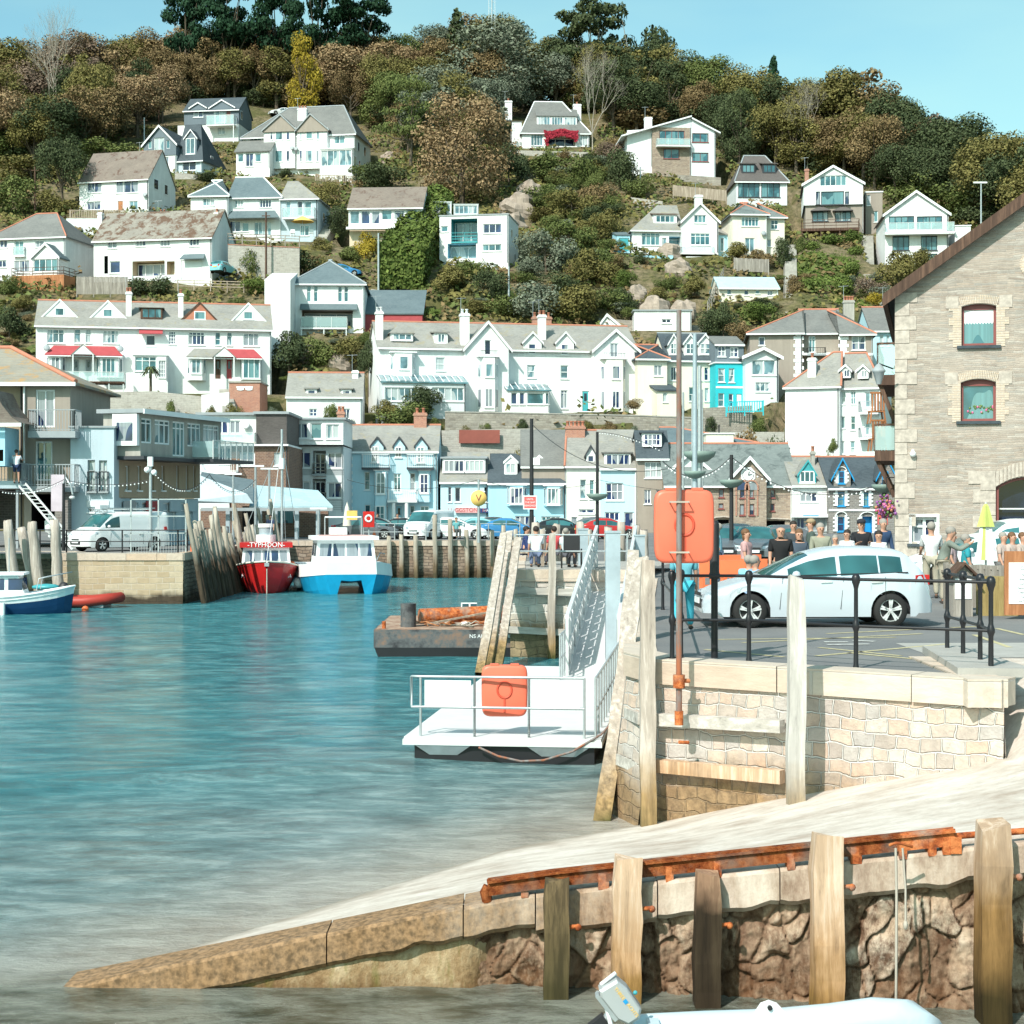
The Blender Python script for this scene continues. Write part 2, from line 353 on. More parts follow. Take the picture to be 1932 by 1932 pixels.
# ------------------------------------------------------------------ houses
def view(fx,fy,k):
 """a surveying grid: reading (x, y) -> picture column and row"""
 return(fx*.75676,fy*.75676,.75676/k)
V1=view(0,0,3.019);V2=view(0,380,3.019);V3=view(400,220,3.019);V4=view(600,440,2.683)
V5=view(1200,220,2.683);V6=view(1833,380,2.683);V7=view(0,720,2.683);V8=view(0,1060,3.019)
V9=view(480,900,2.683);V11=view(900,740,2.683);V12=view(1500,740,2.683);V13=view(1640,1050,3.22)
V14=view(900,1240,2.683);V15=view(2033,1180,3.715);V16=view(0,920,4.83);V17=view(2170,640,2.543);VU=(0,0,1)
HOUSES=[]
class House:
 def __init__(s,name,label,V,x0,yb,Y=None,rz=0,cat='house'):
  s.V=V;u,v=s.uv(x0,yb);s.Y=Y or HY(v)
  s.o=P(u,v,s.Y);s.rz=R(rz)
  s.e=empty(name,s.o,s.rz,label,cat)
  s.ax=Vector((math.cos(s.rz),math.sin(s.rz),0));s.ay=Vector((-math.sin(s.rz),math.cos(s.rz),0))
  s.wings=[];HOUSES.append(s)
 def uv(s,x,y):return s.V[0]+x*s.V[2],s.V[1]+y*s.V[2]
 def px(s,x,y,d=0.0):
  u,v=s.uv(x,y);dr=Vector(((u-CU)/F,1,(CV-v)/F));eye=Vector((0,0,EYE))
  t=(s.o+s.ay*d-eye).dot(s.ay)/dr.dot(s.ay);q=eye+dr*t-s.o
  return q.dot(s.ax),q.z
 def wing(s,*a,**k):
  w=Wing(s,*a,**k);s.wings.append(w);return w
 def box(s,name,x0,y0,x1,y1,d0,d1,mat,label=None):
  """box whose front face (at depth d0) spans the two readings"""
  a,zt=s.px(x0,y0,d0);b,zb=s.px(x1,y1,d0)
  m=MB();m.box(a,b,d0,d1,min(zt,zb),max(zt,zb),mat);o=m.build(name,s.e)
  if label:o['label']=label
  return o
 def chimney(s,x0,y0,x1,y1,d=3.0,mat='white',pots=2,w=None,down=1.5,potm='ridge'):
  a,zt=s.px(x0,y0,d);b,zb=s.px(x1,y1,d);w=w or max(.6,(b-a)*.9)
  m=MB();m.box(a,b,d,d+w,zb-down,zt,mat)
  m.box(a-.07,b+.07,d-.07,d+w+.07,zt-.28,zt-.1,mat)
  o=m.build('chimney',s.e)
  if s.Y>155:q=MB();q.tube([(a,d,zt-.4),(a,d,zt+1.5)],.025,'steel',4);q.tube([(a-.5,d,zt+1.4),(a+.5,d,zt+1.45)],.02,'steel',4);q.build('aerial',o)
  for i in range(pots):
   p=MB();x=a+(b-a)*(i+.5)/pots
   p.lathe((x,d+w/2,zt),[(.13,0),(.12,.34),(.16,.36),(.16,.42),(.1,.43)],potm,8);p.build('chimney_pot',o)
  return o
 def balcony(s,x0,yr,x1,yf,proj=1.2,d=0.0,kind='glass',slab='trim',name='balcony',th=.18,posts=None):
  """floor slab + balustrade; the readings are of the front edge: rail top and floor top"""
  dd=d-proj;a,zr=s.px(x0,yr,dd);b,zf=s.px(x1,yf,dd);m=MB()
  m.box(a,b,dd,d-.004,zf-th,zf,slab)
  o=m.build(name,s.e);r=MB()
  rail={'glass':'alu','bars':'greytrim','wbars':'trim','wood':'fence','brown':'brown','teal':'tealpaint','iron':'black'}[kind]
  h=zr
  path=[((a+.03,d-.05),(a+.03,dd+.04)),((a+.03,dd+.04),(b-.03,dd+.04)),((b-.03,dd+.04),(b-.03,d-.05))]
  for(p,q)in path:
   r.beam((*p,h),(*q,h),.06,.05,rail)
   L=math.dist(p,q);n=max(1,int(L/(1.3 if kind in('glass','brown')else(.16 if kind in('bars','wbars','iron')else 1.4))))
   for i in range(n+1):
    t=i/n;x=p[0]+(q[0]-p[0])*t;y=p[1]+(q[1]-p[1])*t
    w=.05 if kind in('glass','wood','brown','teal')else .028
    r.box(x-w/2,x+w/2,y-w/2,y+w/2,zf,h,rail)
   if kind in('wood','brown','teal'):
    for f in(.3,.62):r.beam((*p,zf+(h-zf)*f),(*q,zf+(h-zf)*f),.03,.08,rail)
   if kind in('bars','wbars','iron'):r.beam((*p,zf+.08),(*q,zf+.08),.03,.03,rail)
   if kind=='glass':
    r.box(min(p[0],q[0])-.006,max(p[0],q[0])+.006,min(p[1],q[1])-.006,max(p[1],q[1])+.006,zf+.06,h-.04,'gbal')
  r.build('balustrade',o)
  if posts:
   for i in range(posts):
    x=a+.1+(b-a-.2)*i/max(1,posts-1);pm=MB();pm.box(x-.06,x+.06,dd+.05,dd+.17,zf-th-3.2,zf-th,rail);pm.build('post',o)
  return o
def window_mesh(x0,x1,z0,z1,y,nx,nz,gm,fm,parent,sill=True,rec=.09,top=None,bw=None,name='window',proud=False,split=None):
 """frame with mullions set back in its reveal, sill in front; the pane is a part of the window"""
 w=x1-x0;h=z1-z0;b=bw or min(.09,.09*w+.02)
 m=MB();yf=y+(rec if not proud else-.05);t=.06
 m.box(x0,x0+b,yf,yf+t,z0,z1,fm);m.box(x1-b,x1,yf,yf+t,z0,z1,fm)
 m.box(x0+b,x1-b,yf,yf+t,z0,z0+b,fm);m.box(x0+b,x1-b,yf,yf+t,z1-b,z1,fm)
 xs=split or[i/nx for i in range(1,nx)]
 for f in xs:m.box(x0+w*f-b*.4,x0+w*f+b*.4,yf-.008,yf+t,z0+b,z1-b,fm)
 if top:m.box(x0+b,x1-b,yf-.004,yf+t,z0+h*top-b*.35,z0+h*top+b*.35,fm)
 for j in range(1,nz):m.box(x0+b,x1-b,yf-.004,yf+t,z0+h*j/nz-b*.3,z0+h*j/nz+b*.3,fm)
 if sill:m.box(x0-.07,x1+.07,y-.09,y-.002,z0-.09,z0-.003,fm)
 o=m.build(name,parent)
 p=MB();p.quad((x0+b*.5,yf+.045,z0+b*.5),(x1-b*.5,yf+.045,z0+b*.5),(x1-b*.5,yf+.045,z1-b*.5),(x0+b*.5,yf+.045,z1-b*.5),gm)
 p.build('pane',o)
 return o
class Wing:
 """one volume of a house. Readings x0,x1 (front edges), ye (eaves), yb (ground)"""
 def __init__(s,h,x0,x1,ye,yb,depth=8.0,d=0.0,mat='white',foot=2.5):
  s.h=h;s.d=d;s.D=depth;s.mat=mat;s.foot=foot
  s.a,s.ze=h.px(x0,ye,d);s.b,s.zb=h.px(x1,yb,d);
  _,s.ze=h.px((x0+x1)/2,ye,d);_,s.zb=h.px((x0+x1)/2,yb,d)
  s.holes=[];s.gable=None;s.side=None;s.todo=[]
 def win(s,lst,fm='trim',sill=True,rec=.09):
  for t in lst:
   x0,y0,x1,y1=t[:4];nx=t[4]if len(t)>4 else 1;nz=t[5]if len(t)>5 else 1
   g=t[6]if len(t)>6 else random.choice(['gn','gt','gd','gl']);top=t[7]if len(t)>7 else None
   a,z1=s.h.px(x0,y0,s.d);b,z0=s.h.px(x1,y1,s.d)
   s.holes.append((a,b,z0,z1));s.todo.append((a,b,z0,z1,nx,nz,g,fm,sill,rec,top))
 def door(s,x0,y0,x1,y1,mat='rbrown',glassy=False):
  a,z1=s.h.px(x0,y0,s.d);b,z0=s.h.px(x1,y1,s.d);s.holes.append((a,b,z0,z1))
  m=MB();y=s.d+.1;m.box(a,b,y,y+.06,z0,z1,'trim');m.box(a+.07,b-.07,y-.03,y-.002,z0,z1-.07,mat)
  if glassy:m.box(a+.2,b-.2,y-.04,y-.031,z0+(z1-z0)*.5,z1-.25,'gd')
  o=m.build('door',s.h.e);k=MB();k.ball((b-.18,y-.06,(z0+z1)/2),.05,'steel',6);k.build('handle',o)
 def recess(s,x0,y0,x1,y1,depth=1.5,mat='void',nx=0,g='gd',back=None):
  """open loggia / dark opening, with glazing at its back if nx"""
  a,z1=s.h.px(x0,y0,s.d);b,z0=s.h.px(x1,y1,s.d);s.holes.append((a,b,z0,z1,depth,mat))
  if nx:window_mesh(a+.1,b-.1,z0+.02,z1-.2,s.d+depth-.3,nx,1,g,'trim',s.h.e,sill=False,rec=0)
  return a,b,z0,z1
 def front_gable(s,xa,ya,rm='roof',over=.3,trim='trim',ye2=None,th=.16):
  a,z=s.h.px(xa,ya,s.d);s.gable=(a,z);za=z
  b0=s.ze;b1=s.ze if ye2 is None else s.h.px(xa,ye2,s.d)[1];s.ze2=b1
  y0=s.d-over;y1=s.d+s.D
  o=None;m=MB()
  for(xe,ze,sg)in((s.a,b0,-1),(s.b,b1,1)):
   k=(za-ze)/abs(a-xe);xo=xe+sg*over;zo=ze-k*over
   m.slab([(a,y0,za+th),(xo,y0,zo+th),(xo,y1,zo+th),(a,y1,za+th)][::sg],th,rm,(0,0,-th))
  o=m.build('roof',s.h.e);t=MB()
  for(xe,ze,sg)in((s.a,b0,-1),(s.b,b1,1)):
   k=(za-ze)/abs(a-xe);xo=xe+sg*(over+.02);zo=ze-k*over
   t.slab([(a,y0-.05,za+th+.02),(a,y0-.05,za-.14),(xo,y0-.05,zo-.14),(xo,y0-.05,zo+th+.02)],.04,trim,(0,.045,0))
  t.build('bargeboard',o);s.roof=o;return o
 def side_gable(s,yr,rm='roof',over=.3,ridge=None,xr0=None,xr1=None,hipl=0,hipr=0,th=.16,gutter='trim',dr=None):
  """ridge parallel to the front; hipl / hipr: how far (m) the ridge stops short at each end"""
  dr=dr or s.D/2;xm=(s.a+s.b)/2
  zr=s.h.px(0,yr,s.d+dr)[1];s.zr=zr
  k=(zr-s.ze)/dr;kb=(zr-s.ze)/(s.D-dr);a=s.a-(over if hipl else over*.5);b=s.b+(over if hipr else over*.5)
  yf=s.d-over;zf=s.ze-k*over;yb=s.d+s.D+over;zb=s.ze-kb*over
  r0=a+(hipl or 0);r1=b-(hipr or 0);yr_=s.d+dr;T=th
  m=MB()
  m.slab([(a,yf,zf+T),(b,yf,zf+T),(r1,yr_,zr+T),(r0,yr_,zr+T)],T,rm,(0,0,-T))
  m.slab([(b,yb,zb+T),(a,yb,zb+T),(r0,yr_,zr+T),(r1,yr_,zr+T)],T,rm,(0,0,-T))
  if hipl:m.slab([(a,yb,zb+T),(a,yf,zf+T),(r0,yr_,zr+T)],T,rm,(0,0,-T))
  if hipr:m.slab([(b,yf,zf+T),(b,yb,zb+T),(r1,yr_,zr+T)],T,rm,(0,0,-T))
  o=m.build('roof',s.h.e)
  if ridge:
   q=MB();q.tube([(r0,yr_,zr+T),(r1,yr_,zr+T)],.11,ridge,6)
   if hipl:q.tube([(a,yf,zf+T),(r0,yr_,zr+T)],.1,ridge,6)
   if hipr:q.tube([(b,yf,zf+T),(r1,yr_,zr+T)],.1,ridge,6)
   q.build('ridge_tiles',o)
  if gutter:
   q=MB();q.box(a,b,yf-.09,yf+.02,zf-.03,zf+T-.03,gutter);q.build('gutter',o)
  if not hipl or not hipr:s.side=(dr,zr,bool(hipl),bool(hipr))
  s.k=k;s.roof=o;return o
 def flat(s,y0=None,rm='greytrim',over=.2,th=.2):
  m=MB();m.box(s.a-over,s.b+over,s.d-over,s.d+s.D+over,s.ze,s.ze+th,rm);o=m.build('roof',s.h.e)
  s.roof=o;return o
 def shed(s,yt,rm='roof',over=.25,th=.14,D=None):
  D=D or s.D;zt=s.h.px(0,yt,s.d+D)[1];k=(zt-s.ze)/D
  m=MB();m.slab([(s.a-over,s.d-over,s.ze-k*over+th),(s.b+over,s.d-over,s.ze-k*over+th),(s.b+over,s.d+D,zt+th),(s.a-over,s.d+D,zt+th)],th,rm,(0,0,-th))
  s.side=(D,zt,False,False);o=m.build('roof',s.h.e);s.roof=o;return o
 def side_win(s,lst,g='gd'):
  """windows on the right-hand side wall: (depth0, depth1, z0, z1) metres"""
  for d0,d1,z0,z1 in lst:
   m=MB();x=s.b;y0=s.d+d0;y1=s.d+d1;zb=s.zb
   m.box(x+.002,x+.05,y0,y1,zb+z0,zb+z1,'trim');o=m.build('window',s.h.e)
   p=MB();p.box(x+.051,x+.056,y0+.08,y1-.08,zb+z0+.08,zb+z1-.08,g);p.build('pane',o)
 def done(s,back=True):
  if s.h.Y<153 and s.h.o.y>100 and s.foot<=.01 and s.h.o.z+s.zb<2.4:s.foot=max(0,s.h.o.z+s.zb+.1)
  a,b,d,D=s.a,s.b,s.d,s.D;zb=s.zb-s.foot;ze=s.ze;m=MB();ze2=getattr(s,'ze2',ze)
  outer=[(a,zb),(b,zb),(b,ze2)]+([(s.gable[0],s.gable[1])]if s.gable else[])+[(a,ze)]
  loops=[[Vector((x,z,0))for x,z in outer]]
  for hh in s.holes:
   x0,x1,z0,z1=hh[:4]
   x0=max(x0,a+.02);x1=min(x1,b-.02);z0=max(z0,zb+.02)
   if not s.gable:z1=min(z1,ze-.02)
   loops.append([Vector((x0,z0,0)),Vector((x0,z1,0)),Vector((x1,z1,0)),Vector((x1,z0,0))])
   dp=hh[4]if len(hh)>4 else .16;rm=hh[5]if len(hh)>5 else s.mat
   y0,y1=d,d+dp
   m.quad((x0,y0,z0),(x0,y1,z0),(x0,y1,z1),(x0,y0,z1),s.mat if len(hh)<=4 else rm);m.quad((x1,y0,z0),(x1,y0,z1),(x1,y1,z1),(x1,y1,z0),s.mat if len(hh)<=4 else rm)
   m.quad((x0,y0,z1),(x0,y1,z1),(x1,y1,z1),(x1,y0,z1),rm);m.quad((x0,y0,z0),(x1,y0,z0),(x1,y1,z0),(x0,y1,z0),rm)
   m.quad((x0,y1,z0),(x1,y1,z0),(x1,y1,z1),(x0,y1,z1),rm)
  tris=tessellate_polygon(loops);flat=[p for l in loops for p in l]
  m.add([(p.x,d,p.y)for p in flat],[t for t in tris],s.mat)
  for x,q in((a,2),(b,3)):
   pts=[(x,d,zb),(x,d+D,zb),(x,d+D,ze if q==2 else ze2),(x,d,ze if q==2 else ze2)]
   if s.side and not s.side[q]:
    pts=pts[:3]+[(x,d+s.side[0],s.side[1])]+pts[3:]
    if abs(s.side[0]-D)<.01:pts=pts[:2]+[(x,d+D,s.side[1]),(x,d,ze)]
   m.poly(pts,s.mat)
  m.poly([(b,d+D,zb),(a,d+D,zb),(a,d+D,ze),(b,d+D,ze2)],s.mat)
  w=m.build('wall',s.h.e)
  if ze-zb>4 and b-a>3:q=MB();q.tube([(b-.12,d-.07,ze-.05),(b-.12,d-.07,s.zb)],.045,random.choice(['greytrim','trim','darktrim']),6);q.build('downpipe',s.h.e)
  for(x0,x1,z0,z1,nx,nz,g,fm,sill,rec,top)in s.todo:
   window_mesh(x0,x1,z0,z1,d,nx,nz,g,fm,s.h.e,sill=sill,rec=rec,top=top)
  return s
def dormer(w,x0,x1,ye,ys,d=1.0,kind='gable',ya=None,xa=None,wins=(),rm='roof',wm='white',cheek=None,back=3.0,trim='trim',fm='trim',over=.18):
 """dormer whose face stands d metres behind the front wall: readings of its eaves (ye), foot (ys), apex (ya)"""
 h=w.h;dd=w.d+d;a,z1=h.px(x0,ye,dd);b,z0=h.px(x1,ys,dd);m=MB();cheek=cheek or wm
 zt=h.px(xa if xa is not None else(x0+x1)/2,ya,dd)[1]if ya is not None else z1
 xm=h.px(xa,ya,dd)[0]if xa is not None else(a+b)/2
 ff=[(a,dd,z0),(b,dd,z0),(b,dd,z1)]+([(xm,dd,zt)]if kind=='gable' else[])+[(a,dd,z1)]
 m.poly(ff,wm)
 m.quad((b,dd,z0),(b,dd+back,z0),(b,dd+back,z1),(b,dd,z1),cheek);m.quad((a,dd,z0),(a,dd,z1),(a,dd+back,z1),(a,dd+back,z0),cheek)
 o=m.build('dormer',h.e);r=MB();T=.1
 y0=dd-over;y1=dd+back
 if kind=='gable':
  for xe,sg in((a,-1),(b,1)):
   k=(zt-z1)/abs(xm-xe);xo=xe+sg*over;zo=z1-k*over
   r.slab([(xm,y0,zt+T),(xo,y0,zo+T),(xo,y1,zo+T),(xm,y1,zt+T)][::sg],T,rm,(0,0,-T))
   r.slab([(xm,y0-.03,zt+T+.01),(xm,y0-.03,zt-.1),(xo,y0-.03,zo-.1),(xo,y0-.03,zo+T+.01)],.03,trim,(0,.03,0))
 elif kind=='hip':
  yp=min(dd+(b-a)*.5,y1)
  A,B,C,D_=(a-over,y0,z1),(b+over,y0,z1),(xm,yp,zt),(xm,y1,zt)
  r.slab([A,B,C],T,rm,(0,0,-.06));r.slab([B,(b+over,y1,z1),D_,C],T,rm,(0,0,-.06));r.slab([(a-over,y1,z1),A,C,D_],T,rm,(0,0,-.06))
 else:
  sl=zt-z1
  r.slab([(a-over,y0,z1),(b+over,y0,z1),(b+over,y1,z1+sl),(a-over,y1,z1+sl)],T,rm,(0,0,.12))
 r.build('dormer_roof',o)
 for t in wins:
  xa_,ya_,xb_,yb_=t[:4];nx=t[4]if len(t)>4 else 1;nz=t[5]if len(t)>5 else 1;g=t[6]if len(t)>6 else 'gt'
  p,zz1=h.px(xa_,ya_,dd);q,zz0=h.px(xb_,yb_,dd)
  window_mesh(p,q,zz0,zz1,dd,nx,nz,g,fm,o,sill=True,proud=True)
 return o
def bay(w,x0,x1,yt,yb,proj=.8,wins=(),mat=None,rm=None,d=None,sidew=True,cant=.5,yr=None,fm='trim',foot=0.0):
 """canted bay standing proj in front of the wall; windows read on its front face"""
 h=w.h;d=w.d if d is None else d;dd=d-proj;mat=mat or w.mat
 a,z1=h.px(x0,yt,dd);b,z0=h.px(x1,yb,dd);z0-=foot;c=cant*proj;m=MB()
 pl=[(a,d-.003),(a+c,dd),(b-c,dd),(b,d-.003)]
 for i in range(3):
  p,q=pl[i],pl[i+1];m.quad((*p,z0),(*q,z0),(*q,z1),(*p,z1),mat)
 m.poly([(*p,z1)for p in pl],mat);m.poly([(*p,z0)for p in pl[::-1]],mat)
 o=m.build('bay',h.e);r=MB()
 if rm:
  zr=z1+(h.px(x0,yr,d)[1]-z1 if yr is not None else .6);ov=.12
  A,B,C,D_=(a-ov,d,z1+.01),(a+c-ov*.5,dd-ov,z1+.01),(b-c+ov*.5,dd-ov,z1+.01),(b+ov,d,z1+.01)
  i0,i1=(a+c+.1,d-.004,zr),(b-c-.1,d-.004,zr)
  r.slab([B,C,i1,i0],.06,rm,(0,0,.06));r.slab([A,B,i0],.06,rm,(0,0,.06));r.slab([C,D_,i1],.06,rm,(0,0,.06))
 else:r.box(a-.05,b+.05,dd-.08,d-.005,z1+.003,z1+.12,'trim')
 r.build('bay_roof',o)
 for t in wins:
  xa_,ya_,xb_,yb_=t[:4];nx=t[4]if len(t)>4 else 1;nz=t[5]if len(t)>5 else 1;g=t[6]if len(t)>6 else 'gt'
  p,zz1=h.px(xa_,ya_,dd);q,zz0=h.px(xb_,yb_,dd)
  window_mesh(max(p,a+c),min(q,b-c),zz0,zz1,dd,nx,nz,g,fm,o,proud=True)
  if sidew:
   for(p0,p1)in((pl[0],pl[1]),(pl[2],pl[3])):
    sm=MB();nrm=Vector((p1[1]-p0[1],-(p1[0]-p0[0]),0)).normalized()*.03
    A=Vector((*p0,0)).lerp(Vector((*p1,0)),.22)+nrm;B=Vector((*p0,0)).lerp(Vector((*p1,0)),.78)+nrm
    sm.beam((A.x,A.y,(zz0+zz1)/2),(B.x,B.y,(zz0+zz1)/2),.03,zz1-zz0,fm);so=sm.build('window',o)
    nn=nrm*.9;A2=A.lerp(B,.16)+nn;B2=A.lerp(B,.84)+nn;pm=MB()
    pm.quad((A2 .x,A2 .y,zz0+.08),(B2 .x,B2 .y,zz0+.08),(B2 .x,B2 .y,zz1-.08),(A2 .x,A2 .y,zz1-.08),g);pm.build('pane',so)
 return o
def dish(h,x,y,d=0.0,mat='greytrim',r=.33):
 lx,lz=h.px(x,y,d-.3);m=MB();c=Vector((lx,d-.3,lz));rot=Matrix.Rotation(R(70),3,'X')
 m.ball(c,r,mat,10,(1,1,.22),rot);m.beam(c,(lx,d,lz-.1),.05,.05,'greytrim');return m.build('satellite_dish',h.e)
def fence(name,label,pts,hgt,mat,cat='fence',kind='pale',gap=.13,step=1.8):
 """posts and rails or upright boards along a run of world points"""
 pts=[Vector(p)for p in pts];e=empty(name,pts[0],0,label,cat);o0=pts[0];m=MB();r=MB()
 for p,q in zip(pts,pts[1:]):
  p=p-o0;q=q-o0;L=(q-p).length;n=max(1,round(L/step))
  for i in range(n+1):
   c=p.lerp(q,i/n);m.box(c.x-.05,c.x+.05,c.y-.05,c.y+.05,c.z-.3,c.z+hgt+.04,mat)
  up=Vector((0,0,1))
  for f in((.12,.96)if kind!='rail' else(.35,.68,.98)):r.beam(p+up*hgt*f,q+up*hgt*f,.04,.09,mat)
  if kind in('pale','board'):
   w=.09 if kind=='pale' else .15;k=max(1,int(L/(w+(gap if kind=='pale' else .012))))
   for i in range(k):
    c=p.lerp(q,(i+.5)/k)+Vector((0,-.04,0));r.box(c.x-w/2,c.x+w/2,c.y-.012,c.y+.012,c.z+.05,c.z+hgt*(1+.02*math.sin(i*1.7)),mat)
 m.build('post',e);r.build('rails' if kind=='rail' else 'boards',e);return e
def gwall(name,label,pts,hgt,th,mat,cat='wall',cap=None,down=1.5):
 """free-standing or retaining wall along a run of world points (top follows the points)"""
 pts=[Vector(p)for p in pts];o0=pts[0];e=empty(name,o0,0,label,cat);m=MB();c=MB()
 for p,q in zip(pts,pts[1:]):
  p=p-o0;q=q-o0;d=(q-p);n=Vector((-d.y,d.x,0)).normalized()*th
  a=[p,q,q+n,p+n];lo=[Vector((k.x,k.y,k.z-hgt-down))for k in a];vs=a+lo
  m.add(vs,[(0,1,2,3),(4,7,6,5),(0,4,5,1),(1,5,6,2),(2,6,7,3),(3,7,4,0)],mat)
  if cap:c.beam((p+q+n)/2-d/2+Vector((0,0,.06)),(p+q+n)/2+d/2+Vector((0,0,.06)),th+.1,.11,cap)
 m.build('wall_face',e)
 if cap:c.build('coping',e)
 return e
# ============================================================ the hillside houses
def upper_left():
 h=House('detached_house','slate-blue clad house with glass balcony over white garage storey, highest on the left',V3,178,410,rz=-8)
 w=h.wing(178,590,165,272,7,0,'slatewall',foot=0)
 w.win([(247,158,322,217,2,1,'gn')]);w.win([(400,160,490,262,2,1,'gl')],sill=False);w.door(494,165,530,262,'rbrown');w.side_win([(1,1.8,.9,2.3)])
 w.side_gable(97,'roofd');w.done()
 dormer(w,222,343,150,168,-.05,'gable',110,283,rm='roofd',wm='slatewall',back=3)
 dormer(w,370,557,150,168,-.1,'gable',90,462,rm='roofd',wm='slatewall',back=3)
 w2=h.wing(130,590,274,412,6.8,.1,'white');w2 .win([(430,295,485,345,2,1,'gl')]);w2 .flat('','concrete',.02,.02);w2 .done()
 h.balcony(343,205,553,268,1.5,0,'glass',posts=2)
 h=House('detached_house','slate-hung house with a tall pointed front gable and tall narrow windows, below the glass-balcony house',V1,1080,1310,rz=-14)
 w=h.wing(1080,1325,1088,1172,8,0,'slatewall',foot=0);w.win([(1158,1038,1235,1150,2,1,'gl'),(1113,1055,1142,1117,1,1,'gt'),(1250,1055,1278,1117,1,1,'gt')],sill=False)
 w.front_gable(1200,950,'roofd',.25);w.done()
 w=h.wing(1085,1325,1175,1310,7.8,.1,'white');w.win([(1165,1185,1270,1290,3,1,'gn')]);w.flat('','trim',.01,.01);w.done()
 w=h.wing(1335,1520,1193,1300,8,.6,'greyblue');w.win([(1372,1208,1475,1280,2,1,'gd')]);w.side_gable(1030,'roofd',hipr=1.8,dr=3);w.side_win([(3,4,2,3)]);w.done()
 dormer(w,1392,1480,1040,1165,.35,'gable',978,1437,[(1400,1042,1468,1158,2,1,'gl')],rm='roofd',wm='slatewall')
 h=House('detached_house','white two-storey house with brown tiled roof and a satellite dish, left of the slate-hung house',V2,600,440,rz=-15)
 w=h.wing(598,1117,208,440,8,0,'white',3);w.side_gable(60,'roofbr',.25)
 w.win([(655,218,765,300,2,1,'gn'),(872,218,1040,300,3,1,'gn'),(655,372,758,430,2,1,'gn'),(972,367,1038,430,2,1,'gl')]);w.door(885,365,925,440,'orangewood');w.side_win([(1.5,2.8,3,4.4),(4.6,5.6,2.8,4.2)]);w.done()
 h.chimney(1050,5,1085,60,4,'concrete',1);dish(h,1088,318)
 h=House('detached_house','white house with terracotta hip ridges and a glazed gable porch at the left edge',V2,-90,930,rz=-12)
 w=h.wing(-90,490,640,930,9,0,'white',3);w.side_gable(484,'roof',.3,'ridge',hipl=4.2,hipr=3.6)
 w.win([(-30,662,55,718,3,1,'gn'),(108,665,178,770,2,1,'gt'),(265,662,330,715,2,1,'gn'),(-20,812,50,865,2,1,'gn'),(105,815,222,900,3,1,'gn')])
 w.done();h.balcony(98,712,182,772,.35,0,'glass',name='juliet_balcony')
 p=h.wing(240,440,790,925,2.5,-2.2,'white',2);p.win([(250,805,432,895,4,1,'gt')]);p.front_gable(345,690,'roofb',.2);p.done()
 h.box('timber_deck',85,930,480,1060,-3.2,-.3,'orangewood','orange-brown timber deck');h.balcony(85,872,480,930,2.9,-.31,'brown','orangewood')
 h=House('long_house','long white house with mossy patchy roof, central loggia and a garage door',V2,705,960,rz=-12)
 w=h.wing(705,1595,648,960,7.5,0,'white',3);w.side_gable(500,'roofm',.3)
 w.win([(808,655,880,722,2,1,'gn'),(1020,652,1097,705,3,1,'gn'),(1205,652,1280,707,3,1,'gn'),(1424,648,1500,705,3,1,'gn'),(825,820,905,908,1,1,'gn')])
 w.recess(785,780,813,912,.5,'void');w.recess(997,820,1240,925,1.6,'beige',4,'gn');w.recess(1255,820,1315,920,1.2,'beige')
 w.door(1362,812,1520,955,'trim');w.side_win([(2,3,.6,2.2)]);w.done()
 m=MB();a,z=h.px(1350,800,-.8);b,_=h.px(1535,800,-.8);_,zt=h.px(1440,765,0)
 m.slab([(a,-.8,z),(b,-.8,z),(b-.2,0,zt),(a+.2,0,zt)],.1,'roofb',(0,0,-.1));m.build('canopy',h.e)
 h.chimney(733,452,765,520,2.5,'white',0);h.chimney(1190,455,1240,500,4,'concrete',2);h.chimney(1612,448,1640,500,3,'cream',1,down=8)
 h=House('semi_detached_houses','pair of white houses with blue hipped roofs above a terrace with yellow parasol',V3,228,1120,rz=-6)
 w=h.wing(228,508,808,1120,7,-.5,'white');w.win([(318,828,405,885,3,1,'gl')]);w.side_gable(712,'roofb',.3,'trim',hipl=3.5,hipr=3.4);w.done()
 w=h.wing(510,905,820,1125,8,.4,'white');w.win([(558,840,625,895,3,1,'gl'),(745,838,835,898,4,1,'gn'),(518,1000,605,1080,2,1,'gn'),(615,1010,665,1078,1,1,'gt'),(705,1005,835,1110,4,1,'gl')])
 w.side_gable(693,'roofb',.3,'trim',hipr=3.6);w.done()
 m=MB();a,z=h.px(508,975,-.9);b,_=h.px(895,975,-.9);_,zt=h.px(700,922,.4)
 m.slab([(a,-.9,z),(b,-.9,z),(b-.9,.4,zt),(a,.4,zt)],.12,'roofb',(0,0,-.1));m.build('canopy',h.e)
 w=h.wing(907,1182,830,1165,8.5,.5,'greyblue');w.win([(945,850,980,962,1,1,'gl'),(1030,848,1070,962,1,1,'gd'),(1083,850,1137,962,1,1,'gt')],sill=False)
 w.win([(1050,1030,1120,1110,2,1,'gt')]);w.side_gable(728,'roofl',.3,hipr=3.8);w.side_win([(3,4,3.2,4.4)]);w.done()
 h.balcony(918,900,1157,968,1.3,.5,'glass')
 h=House('semi_detached_houses','large white house pair with two brown centre gables and a white chimney between',V3,620,620,rz=-10)
 w=h.wing(620,1462,352,625,9,0,'white',3.5);w.side_gable(197,'roof',.3,'greytrim',hipl=6.0,hipr=3.2)
 w.win([(672,372,757,422,3,1,'gl'),(1308,358,1388,415,2,1,'gt')]);w.side_win([(1.6,2.4,3,4.4),(5,6,3,4.4),(2,3,.6,1.8)]);w.done()
